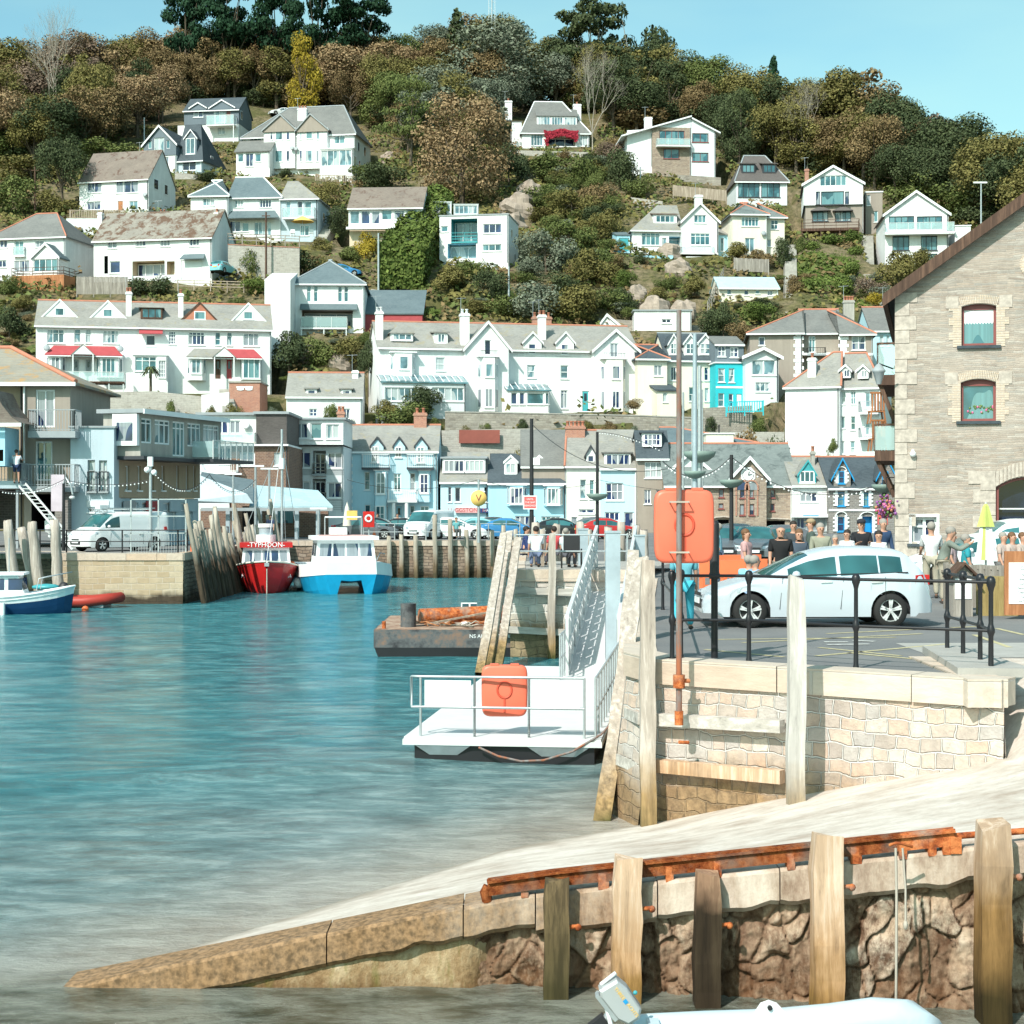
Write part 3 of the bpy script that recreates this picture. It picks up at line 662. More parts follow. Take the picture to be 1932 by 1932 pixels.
 bay(w,775,1015,312,600,.7,[(866,325,920,390,1,1,'gt'),(826,328,845,388,1,1,'gn'),(948,330,972,388,1,1,'gn'),(826,470,845,555,1,1,'gn'),(863,468,918,555,1,1,'gt',.8),(948,470,972,555,1,1,'gn')],'white',sidew=False,cant=.1)
 bay(w,1022,1258,312,600,.7,[(1095,318,1145,380,1,1,'gt'),(1046,322,1066,385,1,1,'gl'),(1176,322,1196,385,1,1,'gl'),(1048,467,1066,555,1,1,'gn'),(1088,467,1143,552,1,1,'gl',.8),(1172,470,1194,552,1,1,'gn')],'white',sidew=False,cant=.1)
 dormer(w,770,1018,318,322,-.95,'gable',200,903,rm='roof',wm='taupe',back=5,trim='greytrim')
 dormer(w,1020,1262,318,322,-.95,'gable',195,1128,rm='roof',wm='taupe',back=5,trim='greytrim')
 h.chimney(1032,150,1098,265,2.2,'white',3,w=.8)
 p=h.wing(1200,1450,457,640,1.8,-1.9,'white',2);p.win([(1210,470,1440,580,5,1,'gl')],sill=False);p.flat('','trim',.1,.15);p.side_win([(.2,1.6,.9,2.6)],'gl');p.done()
 p=h.wing(570,822,472,602,2.6,-2.6,'white',2);p.win([(582,492,625,555,1,1,'gt'),(640,488,700,588,2,1,'gn'),(712,492,757,553,1,1,'gt')]);p.shed(425,'roof',.25);p.done()
 dish(h,990,450,-.8);dish(h,1020,455,-.8)
def mid_left():
 h=House('bungalow','beige house with a continuous glazed white upper storey and wide brown roof',V4,722,480,rz=-4)
 w=h.wing(722,1215,208,335,8,0,'white',0);w.win([(732,228,795,318,1,1,'gl'),(806,228,866,318,1,1,'gn'),(877,228,930,318,1,1,'gn'),(943,222,1012,290,1,1,'gt'),(1028,226,1095,288,1,1,'gn',.78),(1110,220,1182,290,1,1,'gt')]);w.side_gable(93,'roofbr',.3,xr0=0);w.side_win([(3.5,4,1.2,1.8)]);w.done()
 h.box('floor_slab',705,337,1200,347,-.9,-.01,'trim')
 w=h.wing(728,1185,350,480,7.5,.3,'beige');w.win([(810,378,865,420,2,1,'gn',.7)]);w.win([(962,378,1020,470,1,1,'gt',.8)],sill=False);w.win([(1090,385,1135,420,1,1,'gn')]);w.flat('','trim',.0,.01);w.done()
 h=House('modern_house','white flat-roofed cube house with a teal recessed balcony',V4,1330,585,rz=-9)
 w=h.wing(1330,1790,262,580,8,0,'white',3)
 w.win([(1340,332,1388,370,1,1,'gt'),(1622,318,1745,378,3,1,'gn'),(1617,455,1745,497,3,1,'gt')]);w.recess(1408,285,1583,438,2.2,'tealpaint',3,'gt');w.recess(1385,450,1575,545,1.6,'skyblue',3,'gl')
 w.side_win([(2,2.8,3.4,4.4),(4.5,5.3,.9,1.8)]);w.flat('','greytrim',.08,.16);w.done();h.balcony(1408,378,1583,432,.12,0,'teal','tealpaint')
 for a,b,c,d in((1280,172,1410,245),(1425,188,1590,258)):
  g=House('greenhouse','glass lean-to greenhouse above the flat-roofed house, the %s one'%('left' if a==1280 else 'right'),V4,a,d,h.Y+9,cat='greenhouse');w=g.wing(a,c,b,d,2,0,'alu',3);w.win([(a+6,b+6,c-6,d-6,5,1,'gl')],sill=False);w.flat('','alu',.05,.08);w.done()
 h=House('detached_house','white house with blue-grey pyramid roof and a deep glazed balcony, above the cottage',V4,335,1045,rz=2)
 w=h.wing(335,825,716,1045,9,0,'white',3);w.side_gable(567,'roofb',.3,'greytrim',hipl=4.4,hipr=4.4)
 w.win([(443,730,470,838,1,1,'gt',.62),(490,730,516,838,1,1,'gt',.62),(652,735,679,838,1,1,'gt',.62),(694,735,720,838,1,1,'gt',.62)],sill=False)
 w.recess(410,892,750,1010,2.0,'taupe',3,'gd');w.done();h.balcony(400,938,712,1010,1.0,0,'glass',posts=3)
 m=MB();a,z=h.px(396,885,-.7);b,_=h.px(778,885,-.7);_,zt=h.px(500,852,0);m.slab([(a,-.7,z),(b,-.7,z),(b,0,zt),(a,0,zt)],.14,'roofb',(0,0,-.12));m.build('canopy',h.e)
 h=House('outbuilding','plain white sloping-roofed wall block on the left of the pyramid-roofed house',V4,150,1045,178,cat='outbuilding');w=h.wing(160,332,700,1040,6,0,'white',3);w.shed(655,'white',.02);w.done()
 h=House('metal_shed','long shed with sloping blue-grey metal roof, right of the pyramid-roofed house',V4,832,965,185,cat='shed');w=h.wing(832,1215,920,960,7,0,'red',2);w.shed(768,'roofb',.15);w.done()
 h=House('terraced_houses','long white terrace with triangular roof dormers, one orange, and red canopies',V7,240,690,165.5,rz=11)
 w=h.wing(240,1815,258,700,8.5,0,'white',4);w.side_gable(80,'roofl',.3,'ridge')
 w.win([(315,268,430,365,3,1,'gl',.7),(497,268,540,365,1,1,'gl',.7),(573,270,610,362,1,1,'gl',.6),(690,275,795,367,4,1,'gl',.7),(1128,282,1175,372,3,4,'gn'),(1260,287,1370,377,4,1,'gn',.75),(1440,290,1475,378,1,1,'gt',.45),(1518,290,1553,380,1,1,'gl',.7),(1628,295,1732,385,3,1,'gn',.7)])
 w.win([(975,308,1040,382,1,1,'gd')])
 for x0,x1,mt in((490,530,'greytrim'),(570,612,'greytrim'),(1437,1480,'brown'),(1512,1555,'red')):w.door(x0,468,x1,602 if x0>1000 else 585,mt,True)
 w.done()
 for i,(xa,ya,x0,x1,ye,c,t)in enumerate([(400,74,268,530,200,'white','trim'),(722,82,592,855,206,'white','trim'),(1337,92,1207,1458,214,'orange','brown'),(1662,98,1537,1792,228,'white','trim')]):
  wx=(xa-34,ya+52,xa+30,ya+108)if c=='white' else(xa-38,ya+58,xa+38,ya+116)
  d=dormer(w,x0,x1,ye,ye+2,1.3,'gable',ya,xa,[(*wx,1,1,'gt')],rm='roofl',wm=c if c!='orange' else 'ridge',back=3.5,trim=t,over=.05)
  if c=='orange':d['label']='orange-faced triangular dormer'
 dormer(w,940,1088,122,202,1.2,'hip',80,None,[(948,128,1082,198,3,1,'gt')],rm='roofl',wm='brown',trim='brown',fm='brown',back=3)
 h.chimney(842,18,880,152,1.6,'white',2,potm='ridge');h.chimney(1192,30,1226,118,1.6,'white',1)
 m=MB();a,z=h.px(930,295,-.7);b,_=h.px(1088,295,-.7);_,zt=h.px(1000,264,0);m.slab([(a,-.7,z),(b,-.7,z),(b,0,zt),(a,0,zt)],.08,'red',(0,0,-.08));m.build('red_canopy',h.e)
 for k,(x0,x1,pk,cs)in enumerate([(298,820,555,('red','red')),(1245,1755,1500,('roofl','red'))]):
  yb_,yt_=(436,382)if k==0 else(452,402)
  a,z=h.px(x0,yb_,-1.1);b,_=h.px(x1,yb_,-1.1);zt=h.px((x0+x1)/2,yt_,0)[1];pm=(a+b)/2
  for(p,q,c,tr)in((a,pm,cs[0],0),(pm,b,cs[1],1)):
   m=MB();m.slab([(p,-1.1,z),(q,-1.1,z),(q-(.8 if tr else 0),0,zt),(p+(0 if tr else .8),0,zt)],.1,c,(0,0,-.1));m.box(p,q,-1.12,-1.05,z-.2,z-.1,'trim');m.build('verandah_roof',h.e)
  pa,pz=h.px(pk,yt_-8,-1.5);m=MB();m.slab([(pa-1.0,-1.5,z),(pa+1.0,-1.5,z),(pa,-1.5,pz)],.06,'trim',(0,.06,0))
  for sg in(-1,1):m.slab([(pa,-1.55,pz+.1),(pa+sg*1.15,-1.55,z-.05),(pa+sg*1.15,0,z-.05),(pa,0,pz+.1)][::sg],.08,'roofl',(0,0,-.08));m.box(pa+sg*.95-.05,pa+sg*.95+.05,-1.5,-1.4,z-2.3,z,'trim')
  m.build('porch',h.e)
 bay(w,306,436,440,590,.8,[(340,455,402,548,2,1,'gn')],'trim');bay(w,640,820,440,595,.8,[(680,462,772,588,3,1,'gt')],'trim')
 bay(w,1250,1380,455,612,.8,[(1280,470,1345,568,2,1,'gl')],'trim');bay(w,1610,1750,458,612,.8,[(1624,468,1738,602,3,1,'gt')],'trim',cant=.15)
 p=h.wing(892,1122,445,612,1.6,-1.6,'white',2);p.win([(903,452,1048,552,3,1,'gt',.72),(1062,480,1108,595,3,4,'gn')]);p.flat('','trim',.1,.12);p.done()
 dish(h,312,395,-.6);dish(h,805,402,-.6)
 h.box('terrace_slab',430,622,832,634,-3.4,-1.2,'brown');h.balcony(430,552,832,622,2.2,-1.2,'glass','brown',posts=5)
 h=House('brick_garage','red brick garage block with a white spectacles sign under the terrace',V7,1530,812,160,cat='garage');w=h.wing(1532,1738,628,812,5,0,'brick',1);w.flat('','concrete',.1,.15);w.done()
 m=MB()
 for cx in(1608,1665):
  x,z=h.px(cx,670,-.06);pts=[(x+.36*math.cos(t)*(1 if math.cos(t)>0 else 1),-.06,z+(.17 if math.sin(t)>0 else .14)*math.sin(t))for t in[2*math.pi*i/12 for i in range(12)]];m.poly(pts[::-1],'trim')
 x,z=h.px(1580,660,-.05);x2,_=h.px(1692,660,-.05);m.box(x,x2,-.05,-.03,z-.02,z+.1,'trim');m.build('spectacles_sign',h.e)
 h=House('cottage','small white cottage with rough slate roof and two little dormers below the ivy bank',V9,628,425,rz=3)
 w=h.wing(628,1135,240,428,6.5,0,'white',4);w.win([(780,318,835,372,2,2,'gn'),(1002,318,1055,388,2,1,'gn')]);w.side_gable(86,'roofl',.2,'ridge');w.done()
 dormer(w,757,832,188,250,.3,'shed',166,None,[(768,192,824,248,1,1,'gn')],rm='roofl');dormer(w,990,1064,190,254,.3,'shed',168,None,[(1001,195,1056,252,1,1,'gn')],rm='roofl')
 h.chimney(1068,62,1108,130,2.4,'white',0)
def middle():
 h=House('terraced_houses','long white Victorian terrace in the centre with two large gables and glass-roofed verandah',V11,118,768,163,rz=11)
 w=h.wing(118,1850,352,770,9,0,'white',4);w.side_gable(172,'roofl',.3,'ridge')
 w.win([(500,405,562,495,1,1,'gl',.5),(1112,455,1168,543,1,1,'gl',.5),(1335,458,1388,548,1,1,'gl',.5),(1337,625,1382,748,2,1,'gn',.85)]);w.door(1480,628,1525,765,'tealpaint',True);w.done()
 dormer(w,200,348,240,300,.6,'hip',165,None,[(212,244,340,292,3,1,'gl')],rm='roofl');dormer(w,492,580,242,316,.6,'shed',222,None,[(512,246,562,308,2,1,'gl')],rm='roofl')
 dormer(w,1088,1208,300,400,-.05,'gable',238,1148,[(1118,312,1170,382,1,2,'gn')],rm='roofl',back=4);dormer(w,1308,1424,302,400,-.05,'gable',238,1368,[(1337,315,1388,387,1,2,'gn')],rm='roofl',back=4)
 for xa,ya,x0,x1,ye,wn in((850,172,700,992,345,(828,288,870,388,1,1,'gd')),(1703,226,1560,1852,358,(1668,310,1722,405,2,1,'gn'))):
  g=h.wing(x0,x1,ye,770,5,-1.3,'white',3);g.win([wn]);g.front_gable(xa,ya,'roofl',.25);g.done()
  bx=(785,930)if xa<1000 else(1612,1785)
  c='white' if xa<1000 else 'creamy'
  y0=400 if xa<1000 else 415
  ws=[(832,445,888,538,1,1,'gl',.5),(828,612,882,740,2,1,'gn',.88)]if xa<1000 else[(1680,460,1732,552,1,1,'gn',.5),(1678,628,1730,748,2,1,'gn',.9)]
  bay(g,*bx,y0,768,1.0,ws,c);
  lx,lz=h.px(bx[0],y0,-2.3);rx,_=h.px(bx[1],y0,-2.3);m=MB()
  for i in range(14):x=lx+.3+(rx-lx-.6)*i/13;m.box(x-.015,x+.015,-2.25,-2.22,lz+.1,lz+.6,'black')
  m.box(lx+.2,rx-.2,-2.26,-2.21,lz+.58,lz+.62,'black');m.build('balcony_rail',h.e)
 bay(w,196,372,372,560,.9,[(257,395,318,487,1,1,'gl',.5)],'white')
 for x0,y0,x1,y1,d in((100,95,148,192,1.0),(668,108,726,240,.3),(1190,118,1238,212,1.6)):h.chimney(x0,y0,x1,y1,d,'white',2,potm='ridge' if x0>1000 else 'trim')
 h.chimney(1150,130,1275,180,4.6,'brick',4,w=.6)
 c=h.wing(145,702,575,768,3.2,-3.4,'boardwhite',3);c.win([(160,605,380,700,5,1,'gl'),(388,618,468,705,2,1,'gt'),(476,605,690,700,5,1,'gl')]);c.shed(528,'gsky',.2);c.done()
 m=MB();a,z=c.a-.2,c.ze+.17;b=c.b+.2;zt=h.px(400,528,-.2)[1]+.16
 for i in range(15):x=a+(b-a)*i/14;m.beam((x,-3.6,z-.06),(x,-.22,zt),.07,.06,'trim')
 m.build('glazing_bars',h.e)
 c=h.wing(985,1262,628,768,2.6,-2.8,'white',3);c.win([(1005,640,1045,720,1,1,'gn'),(1062,640,1095,720,1,1,'gn'),(1112,640,1225,720,1,1,'gt'),(1236,645,1256,718,1,1,'gt')]);c.shed(578,'gsky',.15);c.done()
 m=MB();a,z=c.a-.15,c.ze+.17;b=c.b+.15;zt=h.px(1120,578,-.2)[1]+.16
 for i in range(8):x=a+(b-a)*i/7;m.beam((x,-2.95,z-.06),(x,-.22,zt),.07,.06,'trim')
 m.build('glazing_bars',h.e)
 h=House('terraced_houses','cream terrace with dark slate roof, three gabled dormers and a low pyramid-roofed wing',V12,245,745,166,rz=8)
 w=h.wing(440,762,425,745,8,0,'cream',4);w.side_gable(248,'roofd',.25,'greytrim')
 w.win([(462,468,500,560,2,1,'gn'),(648,470,672,560,1,1,'gn',.5),(688,472,715,560,1,1,'gn',.5),(585,605,625,700,1,1,'gt',.5),(690,610,715,700,1,1,'gl')]);w.done()
 for x0,x1,xa in((450,510,480),(552,632,592),(646,735,692)):dormer(w,x0,x1,305,395,.5,'gable',252,xa,[(x0+10,310,x1-8,385,2,2,'gl')],rm='roofd',wm='white')
 w=h.wing(242,438,415,740,6,-1,'cream',4);w.side_gable(328,'roofd',.3,'ridge',hipl=3,hipr=3);w.win([(350,455,405,530,2,1,'gn')]);w.done()
 w=h.wing(370,500,628,770,3,-3.5,'cream',3);w.win([(410,640,440,705,1,1,'gl')]);w.shed(590,'roofd',.2);w.done()
 h=House('narrow_house','narrow turquoise house with a dark slate-hung top storey',V12,762,745,164.5,rz=6)
 w=h.wing(762,962,445,745,7,0,'turq',3);w.win([(780,478,824,570,1,1,'gl',.5),(850,478,888,572,1,1,'gl',.5),(780,645,820,735,1,1,'gt',.5),(850,648,880,735,1,1,'gn',.5)]);w.door(902,650,936,742,'trim');w.flat('','trim',.15,.12);w.done()
 w=h.wing(758,950,325,442,6.5,.4,'slatewall',0);w.win([(776,328,830,400,2,2,'gn'),(858,336,915,405,2,2,'gn')]);w.side_gable(265,'roof',.15);w.done()
 h.box('white_band',765,598,960,612,-.04,-.003,'trim')
 h=House('detached_house','white house with shallow gable over a wide picture window, right of the turquoise house',V12,962,735,163.5,rz=4)
 w=h.wing(962,1182,400,700,8,0,'boardwhite',4);w.win([(1005,422,1165,525,2,1,'gl'),(1030,572,1125,635,3,1,'gl')]);w.front_gable(1080,348,'roof',.4);w.done()
 h=House('villa','large taupe rendered villa with white toothed quoins and grey hipped roof',V12,990,600,169,rz=-6)
 w=h.wing(990,1345,240,600,9,0,'taupe',3);w.win([(1050,268,1092,325,1,1,'gn')]);w.side_gable(112,'roof',.35,'ridge',hipl=6);w.done()
 w=h.wing(1345,1600,240,600,9,1.2,'taupe',3);w.win([(1385,262,1430,370,2,1,'gt',.8)]);w.side_gable(112,'roof',.35,'ridge');w.done()
 w=h.wing(1600,1815,245,600,8,0,'taupe',3);w.win([(1672,262,1765,355,2,2,'gn')]);w.side_gable(118,'roof',.35,'ridge',hipr=4.5);w.done()
 for qx in(1318,1618):
  m=MB()
  for i in range(12):
   x,z=h.px(qx,240+i*25,-.03);ww=.5 if i%2 else .32;m.box(x-ww,x+ww,-.05,-.003,z-.33,z-.0,'trim')
  m.build('quoins',h.e)
 h.box('string_course',1345,375,1600,388,-.06,1.19,'trim');h.box('string_course',1600,378,1815,392,-.06,-.002,'trim')
 h.chimney(1618,22,1690,100,6,'concrete',4);h.balcony(1375,340,1500,380,1.2,1.1,'iron','greytrim')
 h=House('detached_house','pale blue house with grey roof half hidden behind the stone warehouse',V12,1835,560,176);w=h.wing(1800,2050,225,560,8,0,'paleblue',3);w.win([(1860,255,1885,330,1,1,'gl'),(1905,258,1925,330,1,1,'gl')]);w.side_gable(80,'roof',.3,'ridge');w.done();h.chimney(1880,30,1950,95,4,'concrete',2)
 h=House('tall_house','tall blank white gable wall with a side range of bays and two small dormers',V12,1228,1000,155,rz=-20)
 w=h.wing(1228,1590,600,1010,7,0,'white',5);w.side_gable(430,'roofl',.2,'ridge',hipl=4.0,hipr=.5);w.done()
 w=h.wing(1592,1870,605,1085,7,.8,'white',3);w.win([(1602,632,1630,720,1,1,'gl',.5),(1602,800,1628,880,1,1,'gl'),(1602,965,1625,1050,1,1,'gl'),(1665,632,1700,720,2,1,'gl',.5),(1665,800,1698,890,1,1,'gt',.5),(1662,965,1695,1050,1,1,'gl',.5),(1760,640,1830,740,2,1,'gl'),(1760,840,1830,925,2,1,'gl')]);w.side_gable(440,'roofl',.2,'ridge',hipr=2);w.done()
 dormer(w,1596,1664,490,540,.4,'gable',458,1632,[(1620,488,1660,536,2,1,'gn')],rm='roofl');dormer(w,1712,1784,492,548,.4,'gable',460,1750,[(1735,492,1778,540,2,1,'gn')],rm='roofl')
 h.chimney(1378,408,1432,600,.8,'white',1,down=1);h.balcony(1715,700,1850,770,1.1,.8,'bars');h.balcony(1715,875,1850,940,1.1,.8,'bars')
 h=House('modern_house','low flat-roofed white house with one small window pair above the cream terrace',V12,218,230,184);w=h.wing(218,600,95,230,7,0,'white',3);w.win([(402,148,465,176,2,1,'gd')]);w.flat('','greytrim',.15,.15);w.done()
 h=House('outbuilding','small white gabled outbuilding behind the right end of the white terrace',V12,-15,215,182,cat='outbuilding');w=h.wing(-15,115,190,215,5,0,'white',3);w.front_gable(35,122,'roof',.15);w.done()
def right_side():
 h=House('detached_house','white house with long glazed dormer and crimson creeper over its verandah, high on the hill',V5,245,395,rz=3)
 w=h.wing(272,722,292,395,8,0,'white',3);w.win([(332,308,412,385,4,1,'gl'),(660,310,712,388,3,1,'gl')]);w.recess(430,318,630,388,1.4,'cream',3,'gd');w.side_gable(93,'roof',.3,'trim',hipl=2.5,hipr=4.2);w.done()
 dormer(w,372,640,188,268,.9,'shed',120,None,[(378,190,460,262,4,1,'gl'),(470,192,545,264,4,1,'gl'),(553,194,634,266,4,1,'gl')],rm='roof',back=2.6)
 h.chimney(158,82,205,150,2.5,'white',1);h.chimney(616,105,668,185,4,'white',1)
 w=h.wing(205,270,225,395,6,1.5,'white',3);w.flat('','roof',.1,.1);w.done()
 m=MB();rr=random.Random(3)
 for i in range(900):
  t=rr.random();x=422+224*t;top=283+8*math.sin(t*9);y=top+rr.random()**1.6*(45 if .12<t<.9 else 105 if t<=.12 else 70)
  lx,lz=h.px(x,y,-.5-rr.random()*.3);s=.09+rr.random()*.1;a=rr.random()*6;c,q=math.cos(a)*s,math.sin(a)*s
  yy=-.5-rr.random()*.35;m.quad((lx-c,yy,lz-q),(lx+q,yy-.06,lz-c),(lx+c,yy,lz+q),(lx-q,yy+.06,lz+c),'creeper')
 m.build('creeper',h.e)['label']='crimson creeper'
 h=House('modern_house','white and stone house with split-pitched roof and brown-framed balcony windows',V5,1145,600,rz=4)
 w=h.wing(1145,1402,262,600,9,0,'brownstone',3);w.win([(1190,282,1360,378,4,1,'gt')],'rbrown',False);w.win([(1218,402,1325,472,2,1,'gt')],'rbrown');w.flat('','trim',.01,.05);w.done()
 w=h.wing(1404,1567,280,655,9,0,'boardwhite',3);w.win([(1410,300,1520,362,2,1,'gt',None),(1410,430,1520,492,2,1,'gt')],'rbrown');w.flat('','trim',.01,.05);w.done()
 w=h.wing(975,1143,300,520,8,.5,'white',4);w.flat('','trim',.01,.05);w.done()
 x0,z0=h.px(938,322,-.5);x1,z1=h.px(1408,190,-.5);x2,z2=h.px(1602,302,-.5);m=MB()
 m.slab([(x0,-.5,z0),(x1,-.5,z1),(x1,9,z1),(x0,9,z0)],.2,'trim',(0,0,.2));m.slab([(x1+.05,-.4,z1-.25),(x2,-.4,z2),(x2,9,z2),(x1+.05,9,z1-.25)],.2,'trim',(0,0,.2));m.build('roof',h.e)
 xa,za=h.px(1145,270,.02);xb,_=h.px(1402,270,.02);m=MB();m.add([(xa,.02,za-.1),(xb,.02,za-.1),(xb,.02,z1-.1),(xa,.02,z0+(z1-z0)*(xa-x0)/(x1-x0))],[(0,1,2,3)],'boardwhite')
 xc,zc=h.px(1404,285,.02);xd,_=h.px(1567,285,.02);m.add([(xc,.02,zc-.3),(xd,.02,zc-.3),(xd,.02,z2+.25),(xc,.02,z1-.3)],[(0,1,2,3)],'boardwhite')
 xe,ze=h.px(975,305,.52);m.add([(xe,.52,ze-.2),(xa,.52,ze-.2),(xa,.52,z0+(z1-z0)*(xa-x0)/(x1-x0)),(xe,.52,ze+.5)],[(0,1,2,3)],'white');m.build('gable_infill',h.e)
 h.balcony(1175,335,1400,382,1.1,0,'glass','trim');h.chimney(1095,192,1142,265,3,'white',0)
 h=House('detached_house','white house with steep dark mansard roof and two dormers over a glazed front',V6,5,358,rz=2)
 w=h.wing(8,348,190,358,8,0,'boardwhite',3);w.win([(20,200,163,300,4,1,'gt'),(174,200,300,300,3,1,'gt')],'darktrim');w.side_gable(30,'mansard',.3,'greytrim',hipl=2.0,hipr=2.6);w.side_win([(2,3,1,2.5)]);w.done()
 for x0 in(42,182):dormer(w,x0,x0+92,78,138,1.1,'shed',45,None,[(x0+6,82,x0+86,134,3,1,'gt')],rm='mansard',wm='darktrim',fm='darktrim')
 h=House('detached_house','cream house with terracotta-edged double hip roof and french doors',V6,-15,700,rz=4)
 w=h.wing(-18,212,413,695,7,0,'cream',3);w.win([(42,430,158,496,5,1,'gt',.78)]);w.win([(65,572,130,668,2,1,'gl')],sill=False);w.side_gable(345,'roofg',.35,'ridge',hipl=3,hipr=3);w.done()
 w=h.wing(214,330,432,700,7,1,'cream',3);w.win([(238,450,288,515,2,1,'gt',.5),(215,582,242,630,1,1,'gn')]);w.side_gable(348,'roofg',.35,'ridge',hipr=3);w.done();dish(h,190,540)
 h=House('detached_house','white dormer house with bright white front gable, pale roof and glass-fenced terrace',V5,1010,1095,rz=5)
 w=h.wing(1010,1345,948,1095,9,0,'white',3);w.win([(1072,965,1195,1052,4,1,'gt',.75),(1210,1000,1240,1065,1,1,'gl')]);w.recess(1255,990,1342,1085,1.6,'skyblue',1,'gt');w.side_gable(772,'roofl',.3,None,hipl=4.2);w.done()
 dormer(w,1152,1308,846,912,1.1,'shed',812,None,[(1166,850,1292,900,4,1,'gt')],rm='roofbr')
 g=h.wing(1345,1585,890,1095,8,-1.2,'white',3);g.win([(1423,847,1505,902,3,1,'gt'),(1400,970,1530,1050,4,1,'gt',.75)]);g.front_gable(1463,772,'roofl',.25);g.done()
 w=h.wing(1587,1700,980,1095,5,0,'skyblue',3);w.win([(1600,1000,1625,1090,1,1,'gt')]);w.shed(925,'roofl',.2);w.done();h.chimney(1432,712,1480,778,4,'white',0)
 w=h.wing(905,995,985,1095,4,.5,'skyblue',3);w.door(920,1000,990,1090,'tealpaint');w.shed(955,'roofb',.1);w.done()
 h.balcony(1340,1060,1560,1102,1.3,-1.2,'glass');h.box('retaining_wall',1370,1125,1530,1240,-2.4,-1.3,'white')
 h=House('tall_house','tall white and taupe gabled house with wide glazing and a brown timber balcony',V6,455,545,rz=-8)
 w=h.wing(470,860,350,545,10,.3,'taupe',1);w.win([(515,392,622,460,3,1,'gl'),(667,392,775,460,3,1,'gl')],'darktrim');w.flat('','trim',.01,.02);w.done()
 w=h.wing(458,855,210,350,10,0,'white',0);w.win([(566,156,744,222,5,1,'gt')],sill=False);w.win([(540,262,568,348,1,1,'gn'),(574,262,728,348,1,1,'gt'),(734,262,762,348,1,1,'gn')],'darktrim');w.front_gable(655,95,'mansard',.25);w.side_win([(3,4,.8,1.8)]);w.done()
 for x0,x1,xa in((505,640,572),(652,790,722)):
  m=MB();a,z=h.px(x0,388,-.5);b,_=h.px(x1,388,-.5);c,zt=h.px(xa,355,.2);m.slab([(a,-.5,z),(b,-.5,z),(c,.29,zt)],.06,'mansard',(0,0,-.06));m.slab([(a,-.5,z),(c,.29,zt),(a,.29,z)],.06,'mansard',(0,0,-.06));m.slab([(b,-.5,z),(b,.29,z),(c,.29,zt)],.06,'mansard',(0,0,-.06));m.build('hood',h.e)
 h.balcony(442,452,832,500,1.9,.3,'brown','brown',posts=4,th=.35);h.chimney(465,110,492,185,2,'brick',0)
 w=h.wing(872,985,268,500,6,3,'taupe',3);w.win([(880,285,905,355,1,2,'gn'),(928,392,955,465,1,1,'gt')]);w.flat('','trim',.1,.15);w.done()
 h=House('detached_house','bright white wide-gabled house with glass balcony, rightmost on the hill',V6,1000,755,rz=-6)
 w=h.wing(1003,1425,412,755,10,0,'white',3);w.win([(1028,428,1197,512,4,1,'gt'),(1215,428,1385,512,4,1,'gt')],'darktrim',False);w.win([(1052,558,1165,655,3,1,'gt'),(1242,558,1352,655,3,1,'gt'),(1242,678,1352,745,3,1,'gt')],'darktrim');w.front_gable(1210,264,'mansard',.3);w.done()
 h.balcony(1003,472,1468,525,1.2,0,'glass','trim',th=.3);w=h.wing(1470,1575,492,640,6,2,'white',4);w.flat('','trim',.1,.1);w.done()
 h=House('bungalow','brown-roofed bungalow with a glass conservatory roof at the right edge',V6,1688,372,225);w=h.wing(1690,2100,325,372,8,0,'boardwhite',3);w.win([(1700,335,1800,368,5,1,'gn'),(1815,335,1900,368,4,1,'gn')]);w.side_gable(220,'roofbr',.3,None,hipl=4);w.done()
 h=House('bungalow','long low bungalow with pale blue metal roof below the cream house',V6,-107,978,192,rz=3);w=h.wing(-107,288,908,975,6,0,'cream',4);w.win([(-55,915,-25,950,1,1,'gt'),(60,920,90,955,1,1,'gn'),(135,920,165,945,1,1,'gt'),(215,922,252,958,2,1,'gn')]);w.side_gable(842,'palemetal',.3,None);w.done()
M['creeper']=leafmat('crimson_creeper',(.33,.025,.045),(.50,.05,.08));M['palemetal']=paint('pale_blue_metal_roof',(.45,.62,.68),.5)
